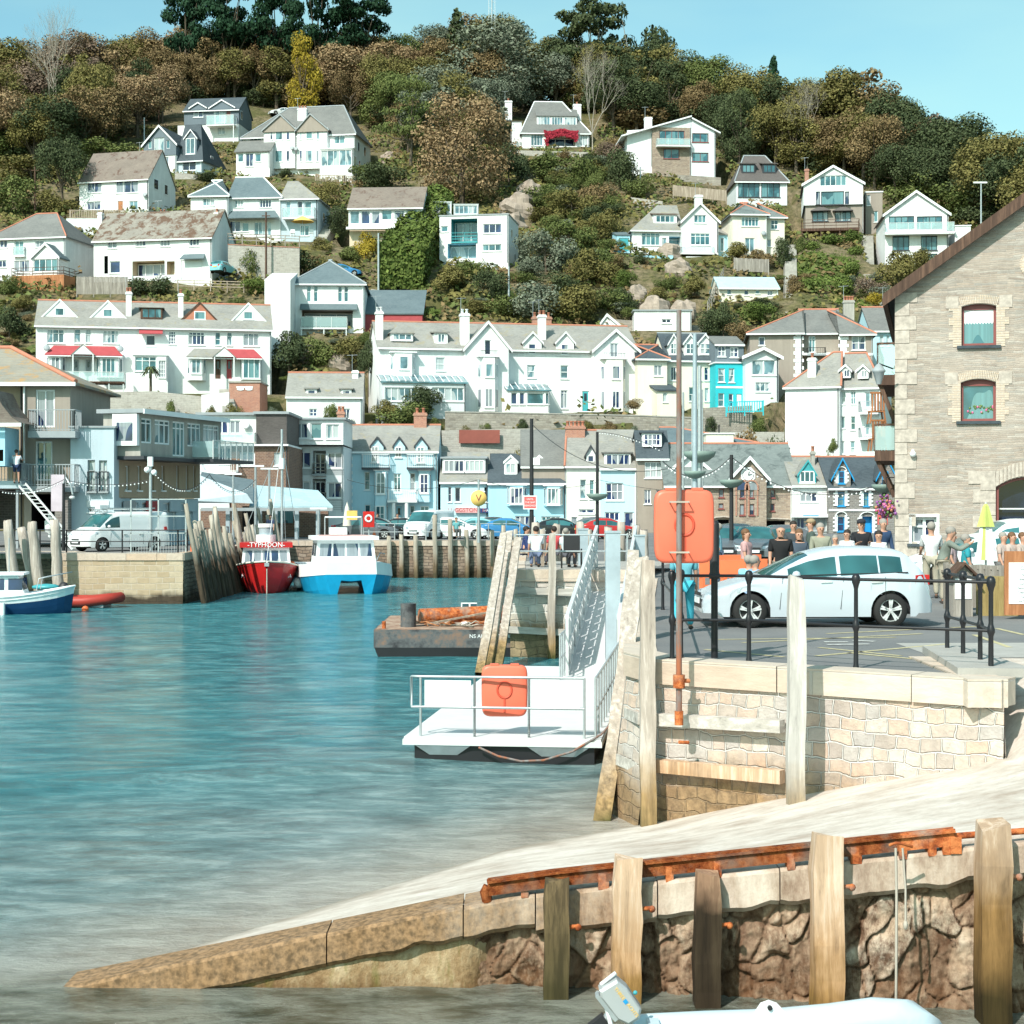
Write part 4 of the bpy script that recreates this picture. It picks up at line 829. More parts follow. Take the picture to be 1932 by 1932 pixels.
# ============================================================ waterfront buildings
def front_left():
 h=House('apartment_building','taupe apartment building with balconies and lichened roof at the left edge',V16,0,1500,90,rz=0)
 Y=90
 w=h.wing(290,845,150,1935,9,0,'taupe',0)
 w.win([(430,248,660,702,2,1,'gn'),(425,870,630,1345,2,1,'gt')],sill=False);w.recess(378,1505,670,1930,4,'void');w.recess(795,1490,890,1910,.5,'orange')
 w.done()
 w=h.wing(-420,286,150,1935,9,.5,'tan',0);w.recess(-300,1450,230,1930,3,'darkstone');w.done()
 e=h.e;a=h.px(-420,150,0)[0]-.4;b=h.px(845,150,0)[0]+.4;zt=h.px(0,165,0)[1];zr=h.px(0,-250,5)[1];m=MB()
 m.slab([(a,-.4,zt),(b,-.4,zt),(b-5.0,5,zr),(a,5,zr)],.15,'roofo',(0,0,-.15));m.slab([(b,-.4,zt),(b,10,zt),(b-5.0,5,zr)],.15,'roofo',(0,0,-.15));m.slab([(b,10,zt),(a,10,zt),(a,5,zr),(b-5,5,zr)],.15,'roofo',(0,0,-.15))
 r=m.build('roof',e);m=MB();m.tube([(b,-.4,zt+.05),(b-5,5,zr+.05)],.13,'ridge',6);m.tube([(a,5,zr+.03),(b-5,5,zr+.03)],.13,'ridge',6);m.build('ridge_tiles',r)
 m=MB();m.box(a,b,-.52,-.4,zt-.2,zt,'trim');m.build('gutter',r)
 m=MB();x=h.px(292,200,-.1)[0];m.tube([(x,-.12,zt-.2),(x,-.12,h.px(292,1400,-.1)[1])],.06,'trim',6);m.build('downpipe',e)
 h.balcony(335,490,905,745,1.4,0,'bars','greytrim',th=.35);h.balcony(225,1150,905,1410,1.4,0,'bars','greytrim',th=.3)
 h.balcony(-420,1135,255,1345,2.6,.5,'bars','steelb',th=.4)
 m=MB();x,z=h.px(232,1500,-1.5);m.box(x-.06,x+.06,-1.9,-1.78,z-3.3,z+.2,'greytrim');m.build('porch_post',e);m=MB();x,z=h.px(730,1560,-1.2);m.box(x-.36,x+.36,-1.0,-.02,h.px(0,1935,0)[1],h.px(0,1460,0)[1],'darkstone');m.build('porch_pillar',e)
 h=House('porch_building','small building with curved shingle roof and pale blue wall at the left edge',V16,-300,1100,87,cat='building');w=h.wing(-300,60,700,1120,2.5,0,'skyblue',.2);w.recess(-60,970,40,1110,.6,'brown');w.done()
 x0,z0=h.px(-320,650,-.4);x1,_=h.px(262,655,-.4);xt,zt=h.px(-60,250,2.5);m=MB()
 pr=[(x1,z0),(x1-.55,z0+.35),(x1-1.0,z0+.9),(x1-1.4,z0+1.7),(xt,zt)]
 for(xa,za),(xb,zb)in zip(pr,pr[1:]):m.quad((xa,-.4,za),(xa,2.8,za),(xb,2.8,zb),(xb,-.4,zb),'roofbr')
 m.poly([(x0,-.35,z0)]+[(x,-.35,z)for x,z in pr]+[(x0,-.35,zt)],'roofbr');m.build('roof',h.e);m=MB();m.box(x0,x1,-.55,-.42,z0-.18,z0,'trim');m.build('gutter',h.e)
 h=House('narrow_house','flat-topped pale blue-grey narrow house between the apartments and the tan building',V16,890,1935,89.6)
 w=h.wing(848,1372,708,1935,2.2,0,'greyblue',0);w.win([(1055,1095,1145,1470,1,1,'gl',.66),(1192,1100,1290,1475,2,1,'gl',.66)],'greytrim');w.win([(1062,1678,1130,1720,2,1,'gd')]);w.flat('','greytrim',.1,.1)
 x,z=h.px(1190,1690,0);text_mesh('number_sign','5BLG',.42,'greytrim',h.e,(x,-.02,z));w.done();h.box('sign_panel',1045,1585,1310,1660,-.05,-.004,'boardwhite')
 for(x0,x1)in((1045,1160),(1182,1300)):
  h.balcony(x0,1240,x1,1475,.3,0,'iron','greytrim',name='juliet_balcony',th=.08)
 h=House('quayside_building','tan quayside building with slot windows and a glazed white overhanging top storey',V8,860,925,90.5,rz=74,cat='building')
 L0=h.px(860,545,0)[0]
 zb=0-h.o.z;z1=h.px(862,548,0)[1];z2=h.px(862,262,0)[1]
 L=h.px(1492,400,0)[0]
 g=Wing(h,862,1490,548,925,2,0,'greyblue',0);g.a,g.b,g.ze,g.zb=0,L,z1,zb
 for i,(p,q)in enumerate(((.06,.17),(.2,.27),(.31,.5),(.56,.72),(.78,.93))):
  x0,x1=L*p,L*q;g.holes.append((x0,x1,zb+.15,zb+2.4));g.todo.append((x0,x1,zb+.15,zb+2.4,2,1,'gt','trim',False,.12,.8))
 g.done()
 t=Wing(h,862,1490,262,548,2,-.12,'tan',0);t.a,t.b,t.ze,t.zb=0,L,z2,z1+.02
 for xx in(928,1018,1118,1200,1312,1385,1440):
  x0=h.px(xx,400,0)[0];x1=h.px(xx+32-(xx-928)*.025,400,0)[0];za=h.px(xx,305,0)[1];zc=h.px(xx,490,0)[1]
  t.holes.append((x0,x1,zc,za));t.todo.append((x0,x1,zc,za,1,1,'gl','trim',True,.12,None))
 t.done()
 zt=h.px(862,-88,0)[1];m=MB();m.box(-.1,L+.8,-1.8,.6,z2+.02,z2+.2,'darktrim');m.build('floor_slab',h.e)
 o=Wing(h,862,1490,30,262,2.2,-1.55,'concrete',0);o.a,o.b,o.ze,o.zb=0,L*.98,zt,z2+.2
 segs=[(.01,.13),(.16,.34),(.37,.52),(.55,.72),(.75,.96)]
 for i,(p,q)in enumerate(segs):
  x0,x1=L*p,L*q;lo=z2+.9 if i!=2 else z2+.3;o.holes.append((x0,x1,lo,zt-.25));o.todo.append((x0,x1,lo,zt-.25,3 if i else 2,1,['gt','gl','gt','gsky','gl'][i],'trim',False,.05,.8))
 o.done();m=MB();m.box(-.3,L*.98+.3,-1.9,.9,zt,zt+.22,'greytrim');m.box(-.35,L*.98+.35,-1.98,-1.9,zt-.05,zt+.2,'trim');m.build('roof',h.e)
 q=MB();q.box(-.3,-.01,-1.5,-.05,z2+.75,zt-.05,'trim');bo=q.build('bay',h.e);q=MB();q.box(-.315,-.305,-1.25,-.3,z2+1.0,zt-.5,'gn');q.build('pane',bo)
 h2=h;hb=MB();hb.box(L*.6,L+1.4,-2.9,-1.6,z2+.02,z2+.2,'darktrim');bo=hb.build('balcony',h.e);r=MB()
 r.box(L*.6,L+1.4,-2.9,-2.88,z2+.3,z2+1.2,'gbal');r.beam((L*.6,-2.89,z2+1.24),(L+1.4,-2.89,z2+1.24),.05,.05,'alu');r.box(L*.6,L*.6+.02,-2.9,-1.6,z2+.3,z2+1.2,'gbal')
 for i in range(8):x=L*.6+(L*.4+1.4)*i/7;r.box(x-.03,x+.03,-2.92,-2.87,z2+.2,z2+1.24,'alu')
 r.build('balustrade',bo)
 for p,txt,c,tc in((.1,'GALLERY','greytrim','trim'),(.36,'PIZZA','red','trim'),(.64,'CAFE','greyblue','trim'),(.85,'SHOP','greyblue','trim')):
  m=MB();m.box(L*p-.1,L*(p+.12),-.1,-.02,z1-.75,z1-.15,c);m.build('shop_sign',h.e)
 h=House('flats','brown brick flats with white top storey and brown mansard strip',V9,50,1010,131,cat='building')
 w=h.wing(255,640,566,1010,9,0,'bbrick',0);w.win([(315,610,417,700,2,1,'gn'),(545,612,590,700,1,1,'gl')]);w.recess(208,795,242,830,.2);w.done()
 w=h.wing(40,253,566,1010,9,.5,'boardwhite',0);w.win([(170,578,260,688,3,1,'gn'),(206,795,240,822,1,1,'gd')]);w.done()
 w=h.wing(50,425,362,556,8,1.2,'white',0);w.win([(155,400,238,490,2,1,'gn'),(247,398,320,490,2,1,'gn')]);w.flat('','greytrim',.3,.2);w.done()
 w=h.wing(425,630,355,556,8,.6,'mansard',0);w.flat('','greytrim',.2,.2);w.done();h.box('cornice',40,556,640,568,-.4,8,'trim');dish(h,357,430,1.2,'alu')
 h.balcony(30,672,292,740,1.6,.5,'wbars','trim');h.balcony(150,480,420,545,1.4,1.2,'glass','concrete')
 h=House('flats','tall white boarded block with projecting top storey, left of the blue house',V9,635,1100,140,cat='building')
 w=h.wing(630,1012,572,1010,9,0,'boardwhite',0);w.win([(693,607,792,715,2,1,'gn'),(903,612,1002,718,2,1,'gn'),(692,805,787,914,2,1,'gl'),(903,812,1000,917,2,1,'gn')]);w.recess(803,600,892,760,1.2,'boardwhite',2,'gd');w.recess(803,788,892,960,1.2,'boardwhite',2,'gd');w.done()
 h.balcony(803,684,892,755,.35,0,'wood','greytrim');h.balcony(803,882,892,955,.35,0,'wood','greytrim')
 w=h.wing(585,1008,392,560,8,-.8,'white',0);w.win([(593,415,650,505,1,1,'gn'),(680,415,772,518,2,1,'gn'),(788,415,866,522,1,1,'gt'),(895,424,982,522,2,1,'gl')]);w.flat('','greytrim',.25,.16);w.done()
 w=h.wing(690,1010,1012,1100,8,1.5,'greyblue',0);w.recess(840,1020,940,1095,3);w.door(700,1020,760,1098,'greytrim');w.done()
 m=MB()
 for i in range(14):
  for x0,x1 in((690,800),(895,1010)):
   a,z=h.px(x0,725+i*6 if i<7 else 920+(i-7)*12,-.012);b,_=h.px(x1,725,-.012);m.box(a,b,-.02,-.004,z-.015,z+.015,'greytrim')
 m.build('board_joints',h.e);h.chimney(968,335,1015,400,6,'brick',2)
def front_mid():
 h=House('blue_house','wide pale blue house with three pointed black-trimmed dormers and columned porch',V9,1035,1095,147)
 w=h.wing(1035,1640,608,1100,9,0,'paleblue',0);w.side_gable(440,'roofl',.2,'ridge')
 w.win([(1150,742,1186,862,1,2,'gt'),(1345,752,1395,880,2,1,'gt',.8),(1455,750,1490,872,1,2,'gn'),(1152,962,1190,1060,1,2,'gt'),(1455,968,1486,1060,1,2,'gt'),(1522,970,1582,1052,2,1,'gt')]);w.door(1357,965,1405,1092,'skyblue',True);w.done()
 bay(w,1212,1305,735,1098,.7,[(1226,745,1290,890,2,2,'gl'),(1224,968,1286,1082,2,2,'gt')],'paleblue',cant=.2);bay(w,1508,1592,735,945,.5,[(1520,755,1578,885,2,2,'gn')],'paleblue',cant=.2)
 for xa,x0,x1,wn in((1235,1188,1283,(1195,572,1245,678,2,3,'gn')),(1382,1340,1428,(1355,575,1398,645,2,2,'gn')),(1530,1484,1578,(1500,575,1552,682,2,3,'gl'))):
  dormer(w,x0+6,x1-6,565,690 if wn[3]>650 else 660,-.03,'gable',512,xa,[wn],rm='roofl',wm='paleblue',trim='darktrim',over=.12)
 h.balcony(1130,625,1316,712,.9,0,'wbars','darktrim');h.balcony(1432,625,1612,712,.9,0,'wbars','darktrim');h.balcony(1302,862,1500,932,1.5,0,'wbars','trim')
 m=MB()
 for x in(1345,1432):a,z=h.px(x,935,-1.3);m.tube([(a,-1.3,z-.2),(a,-1.3,h.px(0,1100,-1.3)[1])],.16,'trim',10)
 m.build('porch_columns',h.e);h.chimney(1480,345,1565,465,4,'brick',2,w=.8)
 m=MB()
 for xx in(1042,):
  for i in range(20):a,z=h.px(xx,615+i*24,-.02);q=.38 if i%2 else .24;m.box(a-.2,a+q,-.05,-.003,z-.30,z-.0,'trim')
 m.build('quoins',h.e)
 h=House('shop','pale blue shop with long flat dormer and pink shop sign',V11,530,1445,146,cat='shop')
 w=h.wing(532,852,1240,1560,8,0,'paleblue',0);w.side_gable(1050,'roofl',.2,None)
 w.win([(583,1272,605,1372,1,2,'gn'),(628,1275,666,1372,1,1,'gd'),(800,1272,825,1300,1,1,'gn'),(834,1275,878,1372,1,1,'gd')][:3]+[(800,1275,846,1372,1,1,'gd')]);w.win([(645,1500,730,1565,3,1,'gn'),(770,1500,845,1565,2,1,'gn')]);w.done()
 dormer(w,545,832,1082,1182,.8,'shed',1068,None,[(555,1092,690,1172,4,1,'gn'),(695,1092,825,1172,4,1,'gl')],rm='greytrim',back=3)
 m=MB();a,z=h.px(632,1410,-.3);b,z2=h.px(790,1445,-.3);m.box(a,b,-.32,-.02,z2,z,'pinksign');o=m.build('shop_sign',h.e);text_mesh('sign_lettering','LUGGSTONE N',.48,'red',o,((a+b)/2,-.33,(z+z2)/2))
 m=MB();a,z=h.px(793,1415,-.3);b,z2=h.px(957,1444,-.3);m.box(a,b,-.32,-.02,z2,z,'navy');o=m.build('shop_sign',h.e);text_mesh('sign_lettering','HARBOUR',.3,'trim',o,((a+b)/2,-.33,(z+z2)/2))
 h=House('shop','sky blue shop with dark slate roof and two white gabled dormers behind the lamp column',V11,852,1445,145.5,cat='shop')
 w=h.wing(853,1370,1248,1560,9,0,'skyblue',0);w.side_gable(1060,'roofd',.2,None,hipr=4.5)
 w.win([(988,1275,1095,1385,3,1,'gn'),(1232,1280,1342,1390,3,1,'gn')]);w.win([(1030,1465,1165,1560,4,1,'gn'),(1205,1468,1335,1560,4,1,'gt',.7)]);w.done()
 for x0,x1 in((958,1046),(1148,1238)):dormer(w,x0,x1,1105,1188,1.2,'gable',1064,None,[(x0+8,1112,x1-10,1184,2,1,'gl')],rm='roofd',cheek='white',over=.08)
 bay(w,975,1108,1262,1400,.6,[(990,1275,1096,1386,3,1,'gn')],'skyblue');bay(w,1222,1352,1266,1402,.6,[(1234,1280,1342,1390,3,1,'gl')],'skyblue')
 h=House('town_house','cream town house under a steep grey roof with tall red brick chimney and pots',V11,1380,1445,143)
 w=h.wing(1378,1620,1133,1560,9,0,'creamy',0);w.side_gable(905,'roofl',.2,'ridge',hipl=.3);w.win([(1465,1222,1508,1352,1,2,'gl'),(1530,1225,1560,1352,1,2,'gt'),(1455,1420,1560,1450,2,1,'gn'),(1408,1472,1448,1558,1,1,'gn'),(1480,1475,1520,1558,1,1,'gd')]);w.done()
 dormer(w,1506,1568,1050,1150,.4,'gable',996,None,[(1515,1060,1558,1145,1,2,'gn')],rm='roofl',trim='darktrim')
 h.chimney(1370,862,1498,975,3.5,'brick',5,w=.9)
 w=h.wing(1075,1376,1132,1400,7,3,'taupe',0);w.side_gable(900,'roof',.2);w.done()
 h=House('town_house','pale blue town house with large square window and a wide white dormer',V12,0,1449,142.5)
 w=h.wing(-8,236,1147,1680,9,0,'paleblue',0);w.side_gable(900,'roofl',.2);w.win([(28,1245,145,1362,3,2,'gn')],'trim');w.win([(20,1440,120,1500,3,1,'gn'),(150,1440,215,1540,1,1,'gn')]);w.done()
 dormer(w,18,196,1048,1142,.3,'shed',1038,None,[(28,1052,190,1138,4,1,'gn')],rm='roof')
 h=House('town_house','taupe town house with dark blue-black mansard roof, behind the rusty pole',V12,236,1449,141)
 w=h.wing(238,442,1072,1680,9,0,'taupe',0);w.side_gable(905,'roofd',.25,None,dr=2.0);w.win([(288,1105,405,1212,3,2,'gl'),(285,1290,330,1385,2,1,'gn'),(365,1290,410,1385,1,1,'gn')]);w.done()
 dormer(w,272,402,912,1002,.5,'shed',900,None,[(282,916,394,996,4,2,'gn')],rm='roofd')
 h=House('town_house','white gabled town house half hidden behind the orange lifebuoy box',V12,440,1500,140);w=h.wing(442,745,1180,1680,9,0,'white',0);w.win([(470,1290,540,1380,2,1,'gn'),(640,1300,700,1380,2,1,'gl')]);w.front_gable(590,1045,'roofg',.3);w.done()
def front_right():
 h=House('guildhall','brown stone hall with a clock in its white-edged gable and pointed arched windows',V13,445,900,138,cat='building')
 w=h.wing(60,1112,512,905,10,0,'brownstone',0);w.side_gable(195,'roofg',.3,'ridge')
 for x0,y0,x1,y1 in((490,545,530,612),(488,660,528,702),(905,550,940,615),(903,663,938,722)):w.win([(x0,y0,x1,y1,1,1,'gn')],'rbrown')
 w.recess(478,790,572,905,1.0);w.recess(850,800,1020,905,1.2);w.done()
 g=h.wing(595,872,450,905,4,-1.0,'brownstone',0)
 for x0,y0,x1,y1 in((660,500,700,618),(735,500,770,615),(658,665,697,755),(735,665,775,755)):g.win([(x0,y0,x1,y1,1,1,'gn')],'rbrown')
 g.front_gable(737,296,'roofg',.3);g.done();m=MB()
 for xc,yt in((680,478),(752,478)):
  for k in(1,):
   pts=[];a,z=h.px(xc,yt,-1.04);hw=.85;
   for i in range(9):t=math.pi*i/8;pts.append((a+math.cos(t)*hw*.62,z-.75+math.sin(t)**.7*.78))
   for p,q in zip(pts,pts[1:]):m.beam((p[0],-1.03,p[1]),(q[0],-1.03,q[1]),.12,.2,'brick',(0,1,0))
   for sg in(-1,1):m.box(a+sg*.50-.06,a+sg*.50+.06,-1.07,-1.003,h.px(0,760,-1)[1],z-.75,'brick')
   m.poly([(x,-1.02,z_)for x,z_ in pts][::-1],'gn')
 m.build('arched_surrounds',h.e);m=MB()
 for(xc,yt,hw)in((525,775,1.9),(935,790,3.6)):
  a,z=h.px(xc,yt,-.03)
  for i in range(10):t0,t1=math.pi*i/10,math.pi*(i+1)/10;m.beam((a+math.cos(t0)*hw,-.05,z-1+math.sin(t0)*1.1),(a+math.cos(t1)*hw,-.05,z-1+math.sin(t1)*1.1),.1,.35,'quoin',(0,1,0))
 m.build('stone_arches',h.e);a,z=h.px(725,433,-1.06);m=MB()
 pts=[(a+.62*math.cos(t),-1.06,z+.68*math.sin(t))for t in[R(22.5+45*i)for i in range(8)]];m.slab(pts[::-1],.05,'trim',(0,.05,0));c=m.build('clock',h.e)
 m=MB();m.lathe((a,-1.08,z),[(.42,0),(.42,.02),(.46,.02),(.46,0)],'greytrim',20,axis='y');m.beam((a,-1.1,z),(a+.1,-1.1,z+.34),.03,.05,'black',(0,1,0));m.beam((a,-1.1,z),(a+.3,-1.1,z+.1),.03,.07,'black',(0,1,0));m.build('clock_hands',c)
 h=House('hall_range','long blue-grey slate roofed range behind the stone hall with a white roof vent',V12,430,1000,150,cat='building');w=h.wing(425,1040,985,1020,10,0,'taupe',4);w.side_gable(886,'roofb',.2,'ridge',hipr=7);w.done()
 m=MB();a,z=h.px(785,985,-1.0);m.box(a-1.2,a+1.2,-1.6,.4,z-.6,z+.85,'cream');m.box(a-1.3,a+1.3,-1.7,.5,z+.852,z+.95,'trim');m.tube([(a,-1,z+.9),(a,-1,z+1.7)],.06,'black',6);m.build('roof_vent',h.e)
 h=House('shop','white shop with teal pointed gable, right of the stone hall',V13,1085,900,137,cat='shop')
 w=h.wing(1080,1372,520,905,9,0,'white',0);w.side_gable(300,'roofl',.2,'ridge');w.win([(1143,567,1282,650,3,1,'gn')]);w.win([(1095,775,1350,880,5,1,'gn')],'greytrim');w.done()
 dormer(w,1128,1270,425,500,.1,'gable',318,1205,[(1140,400,1258,492,3,1,'gt')],rm='roofl',wm='tealpaint',trim='tealpaint',over=.1)
 m=MB();a,z=h.px(1072,745,-.6);b,z2=h.px(1380,772,-.6);m.box(a,b,-.62,-.02,z2,z,'trim');m.box(h.px(1165,750,-.63)[0],h.px(1292,750,-.63)[0],-.64,-.625,z2+.1,z-.1,'bluepaint');m.build('shop_fascia',h.e)
 h=House('stone_house','grey stone house with bright blue bargeboards, blue windows and white toothed surrounds',V13,1372,900,136)
 w=h.wing(1374,1900,538,905,9,0,'darkstone',0);w.side_gable(302,'roofd',.25,'ridge');w.win([(1445,572,1500,680,1,1,'gl',.5),(1652,575,1692,682,1,1,'gt',.5),(1443,770,1500,885,1,1,'gn',.5)],'bluepaint');w.recess(1645,765,1718,900,.5,'bluepaint');w.done()
 dormer(w,1412,1548,430,540,-.05,'gable',302,1480,[(1450,402,1498,500,1,2,'gn')],rm='roofd',wm='darkstone',trim='bluepaint',fm='bluepaint',over=.25)
 dormer(w,1770,1900,430,540,-.05,'gable',302,1835,[(1800,402,1850,500,1,2,'gn')],rm='roofd',wm='darkstone',trim='bluepaint',fm='bluepaint',over=.25)
 m=MB()
 for(x0,y0,x1,y1,st)in((1445,560,1500,680,8),(1652,562,1692,682,8),(1443,755,1500,885,8),(1640,758,1722,900,9),(1450,395,1498,500,7)):
  for i in range(st):
   y=y0+(y1-y0)*i/st
   for xx,sg in((x0,-1),(x1,1)):
    a,z=h.px(xx,y,-.06);zn=h.px(xx,y+(y1-y0)/st,-.06)[1];q=.36 if i%2 else .22;m.box(min(a,a+sg*q),max(a,a+sg*q),-.09,-.056,zn+.01,z,'trim')
  a,z=h.px((x0+x1)/2,y0,-.06);hw=h.px(x1,y0,0)[0]-a+.14
  for i in range(8):t0,t1=math.pi*i/8,math.pi*(i+1)/8;m.beam((a+math.cos(t0)*hw,-.08,z-.05+math.sin(t0)*.34),(a+math.cos(t1)*hw,-.08,z-.05+math.sin(t1)*.34),.06,.2,'trim',(0,1,0))
 m.build('toothed_surrounds',h.e);h.box('string_course',1374,706,1830,722,-.1,-.004,'trim')
 h.chimney(1235,240,1262,300,4,'concrete',1)
M['pinksign']=paint('pink_sign',(.72,.38,.38));M['navy']=paint('navy_sign',(.02,.05,.16))
def warehouse():
 """the big stone building on the right"""
 Y=58.0;e=empty('stone_warehouse',P(1690,955,Y)-Vector((0,0,EYE)),R(-14),'big brown-grey slatestone warehouse gable with pale quoins and red-framed windows on the right','building')
 ox,oy,oz=e.location
 ca,sa=math.cos(R(-14)),math.sin(R(-14));ax=Vector((ca,sa,0));ay=Vector((-sa,ca,0))
 def L(u,v,d=0):
  eye=Vector((0,0,EYE));dr=Vector(((u-CU)/F,1,(CV-v)/F));t=(e.location+ay*d-eye).dot(ay)/dr.dot(ay);q=eye+dr*t-e.location;return q.dot(ax),q.z
 def l(x,y):return V17[0]+x*V17[2],V17[1]+y*V17[2]
 x1=9.0;ze=L(1690,553)[1];xa=x1/2;k=math.tan(R(35.2));za=ze+k*xa
 outer=[(0,-.3),(x1,-.3),(x1,ze),(xa,za),(0,ze)]
 def arch(u0,v0,u1,v1,rise,n=8):
  a,zt=L(u0,v0);b,zb=L(u1,v1);pts=[(a,zb),(a,zt)]
  for i in range(1,n):t=i/n;pts.append((a+(b-a)*t,zt+rise*(1-(2*t-1)**2)))
  return pts+[(b,zt),(b,zb)]
 holes=[arch(*l(578,318),*l(798,560),.09),arch(*l(573,800),*l(796,1040),.12),arch(*l(795,1462),1998,1028,.35,12),arch(*l(262,1650),*l(420,1820),0,2)]
 cx,cz=L(1946,498);cx0=xa;circ=[(cx0+.27*math.cos(R(a)),cz+.27*math.sin(R(a)))for a in range(0,360,24)]
 holes.append(circ)
 loops=[[Vector((x,z,0))for x,z in outer]]+[[Vector((x,z,0))for x,z in hh[::-1]]for hh in holes]
 m=MB();tr=tessellate_polygon(loops);fl=[p for q in loops for p in q];m.add([(p.x,0,p.y)for p in fl],[tuple(t)for t in tr],'killas')
 for hh in holes:
  for p,q in zip(hh,hh[1:]+hh[:1]):m.quad((p[0],0,p[1]),(q[0],0,q[1]),(q[0],.3,q[1]),(p[0],.3,p[1]),'killas')
 D=16
 for x,z in((0,ze),(x1,ze)):m.quad((x,0,-.3),(x,D,-.3),(x,D,z),(x,0,z),'killas')
 m.build('wall',e)
 m=MB();T=.18
 for sg,xe in((-1,0),(1,x1)):
  xo=xe+sg*.3;zo=ze-.3*k;m.slab([(xa,-.35,za+T),(xo,-.35,zo+T),(xo,D,zo+T),(xa,D,za+T)][::sg],T,'roofd',(0,0,-T))
 r=m.build('roof',e);m=MB()
 for sg,xe in((-1,0),(1,x1)):xo=xe+sg*.42;zo=ze-.42*k;m.slab([(xa,-.42,za+T+.05),(xa,-.42,za-.2),(xo,-.42,zo-.2),(xo,-.42,zo+T+.05)],.06,'brown',(0,.06,0));m.slab([(xa,-.34,za-.01),(xo,-.34,zo-.01),(xo,-.005,zo-.01),(xa,-.005,za-.01)],.03,'brown',(0,0,-.03))
 m.box(-.45,-.28,-.3,D,ze-.35,ze-.2,'brown');m.build('bargeboard',r)
 m=MB();z=.0;i=0
 rr=random.Random(5)
 while z<ze-.3:
  hgt=.42+rr.random()*.12;w=(.62 if i%2 else .36)+rr.random()*.1;m.box(-.02,w,-.03,-.003+.0,z,min(z+hgt-.02,ze),'quoin');m.box(-.03,-.003,-.025,.5 if i%2 else .8,z,min(z+hgt-.02,ze),'quoin');z+=hgt;i+=1
 m.build('quoins',e)
 def surround(h0,ww=.42):
  m=MB();a,zb=h0[0];_,zt=h0[1];b=h0[-1][0];i=0;z=zb-.04
  while z<zt-.02:
   for x,s in((a,-1),(b,1)):
    w=ww if(i//3)%2 else ww*.68;m.box(min(x+s*.003,x+s*w),max(x+s*.003,x+s*w),-.02,-.003,z,z+.075,'ybrick')
   z+=.082;i+=1
  top=h0[1:-1];n=22
  for j in range(n+1):
   t=j/n;x=a+(b-a)*t;rise=max(p[1]for p in top)-zt;zc=zt+rise*(1-(2*t-1)**2);ang=(t-.5)*.5
   m.beam((x,-.012,zc+.02),(x+math.sin(ang)*.3,-.012,zc+.30),.022,(b-a)/n*.8,'ybrick',(1,0,0))
  for x,s in((a,-1),(b,1)):m.box(min(x+s*.1,x+s*.52),max(x+s*.1,x+s*.52),-.025,-.003,zt-.05,zt+.36,'quoin')
  m.build('brick_surround',e)
 def fwin(h0,mat,g,blind=False,sill=True):
  a,zb=h0[0];b=h0[-1][0];top=h0[1:-1];m=MB();f=.085;y=.16
  m.box(a,a+f,y,y+.08,zb,h0[1][1],mat);m.box(b-f,b,y,y+.08,zb,h0[1][1],mat);m.box(a+f,b-f,y,y+.08,zb,zb+f,mat);m.box(a+f,b-f,y+.002,y+.075,h0[1][1]-.1,h0[1][1]-.02,mat)
  for p,q in zip(top,top[1:]):m.slab([(p[0],y,p[1]),(q[0],y,q[1]),(q[0],y,h0[1][1]-.05),(p[0],y,h0[1][1]-.05)],.07,mat,(0,.07,0))
  o=m.build('window',e);p=MB();p.quad((a,y+.05,zb),(b,y+.05,zb),(b,y+.05,h0[1][1]),(a,y+.05,h0[1][1]),g);p.build('pane',o)
  if sill:m=MB();m.box(a-.15,b+.15,-.1,.15,zb-.1,zb-.003,'roofd');m.build('sill',o)
  if blind:
   m=MB();n=10;zt=h0[1][1]-.1;zl=zt-.42
   pts=[(a+f,y+.045,zt),(b-f,y+.045,zt)]+[(b-f-(b-a-2*f)*i/(n*2),y+.045,zl-(.06 if i%2 else 0))for i in range(n*2+1)]
   m.poly(pts[::-1],'trim');m.build('blind',o)
  return o
 surround(holes[0]);fwin(holes[0],'rbrown','gt',True);surround(holes[1]);o=fwin(holes[1],'rbrown','gt')
 a,zb=holes[1][0];m=MB();rr=random.Random(2)
 for i in range(26):x=a+.15+rr.random()*.95;hgt=.12+rr.random()*.28;m.ball((x,.19,zb+.12+hgt),.04,rr.choice(['flowerpink','leafy','leafy']),6,(1,.2,1))
 m.build('window_flowers',o)
 o=fwin(holes[3],'trim','gn',sill=True);a,zb=holes[3][0];b=holes[3][-1][0];zt=holes[3][1][1];m=MB();m.box((a+b)/2-.05,(a+b)/2+.05,.14,.24,zb,zt,'trim');m.box(a,b,.145,.235,(zb+zt)/2+.1,(zb+zt)/2+.16,'trim');m.box(a-.09,b+.09,-.03,.14,zt,zt+.1,'trim');m.box(a-.09,a,-.03,.14,zb,zt,'trim');m.box(b,b+.09,-.03,.14,zb,zt,'trim');m.build('glazing_bars',o)
 hh=holes[2];a,zb=hh[0];b=hh[-1][0];zt=hh[1][1];m=MB();m.quad((a,.5,zb-.1),(b,.5,zb-.1),(b,.5,zt+.4),(a,.5,zt+.4),'gd');m.box(a,a+.1,.1,.4,zb,zt,'rbrown');m.box(a,b,.25,.35,zt-.75,zt-.7,'alu');m.box(a+.95,a+1.15,.2,.4,zb,zt-.72,'rbrown');m.box(a+1.15,b,.2,.4,zt-.95,zt-.76,'rbrown')
 for p,q in zip(hh[1:-1],hh[2:-1]):m.beam((p[0],.25,p[1]-.04),(q[0],.25,q[1]-.04),.3,.1,'rbrown',(0,0,1))
 m.build('glazed_arch',e);m=MB()
 n=16
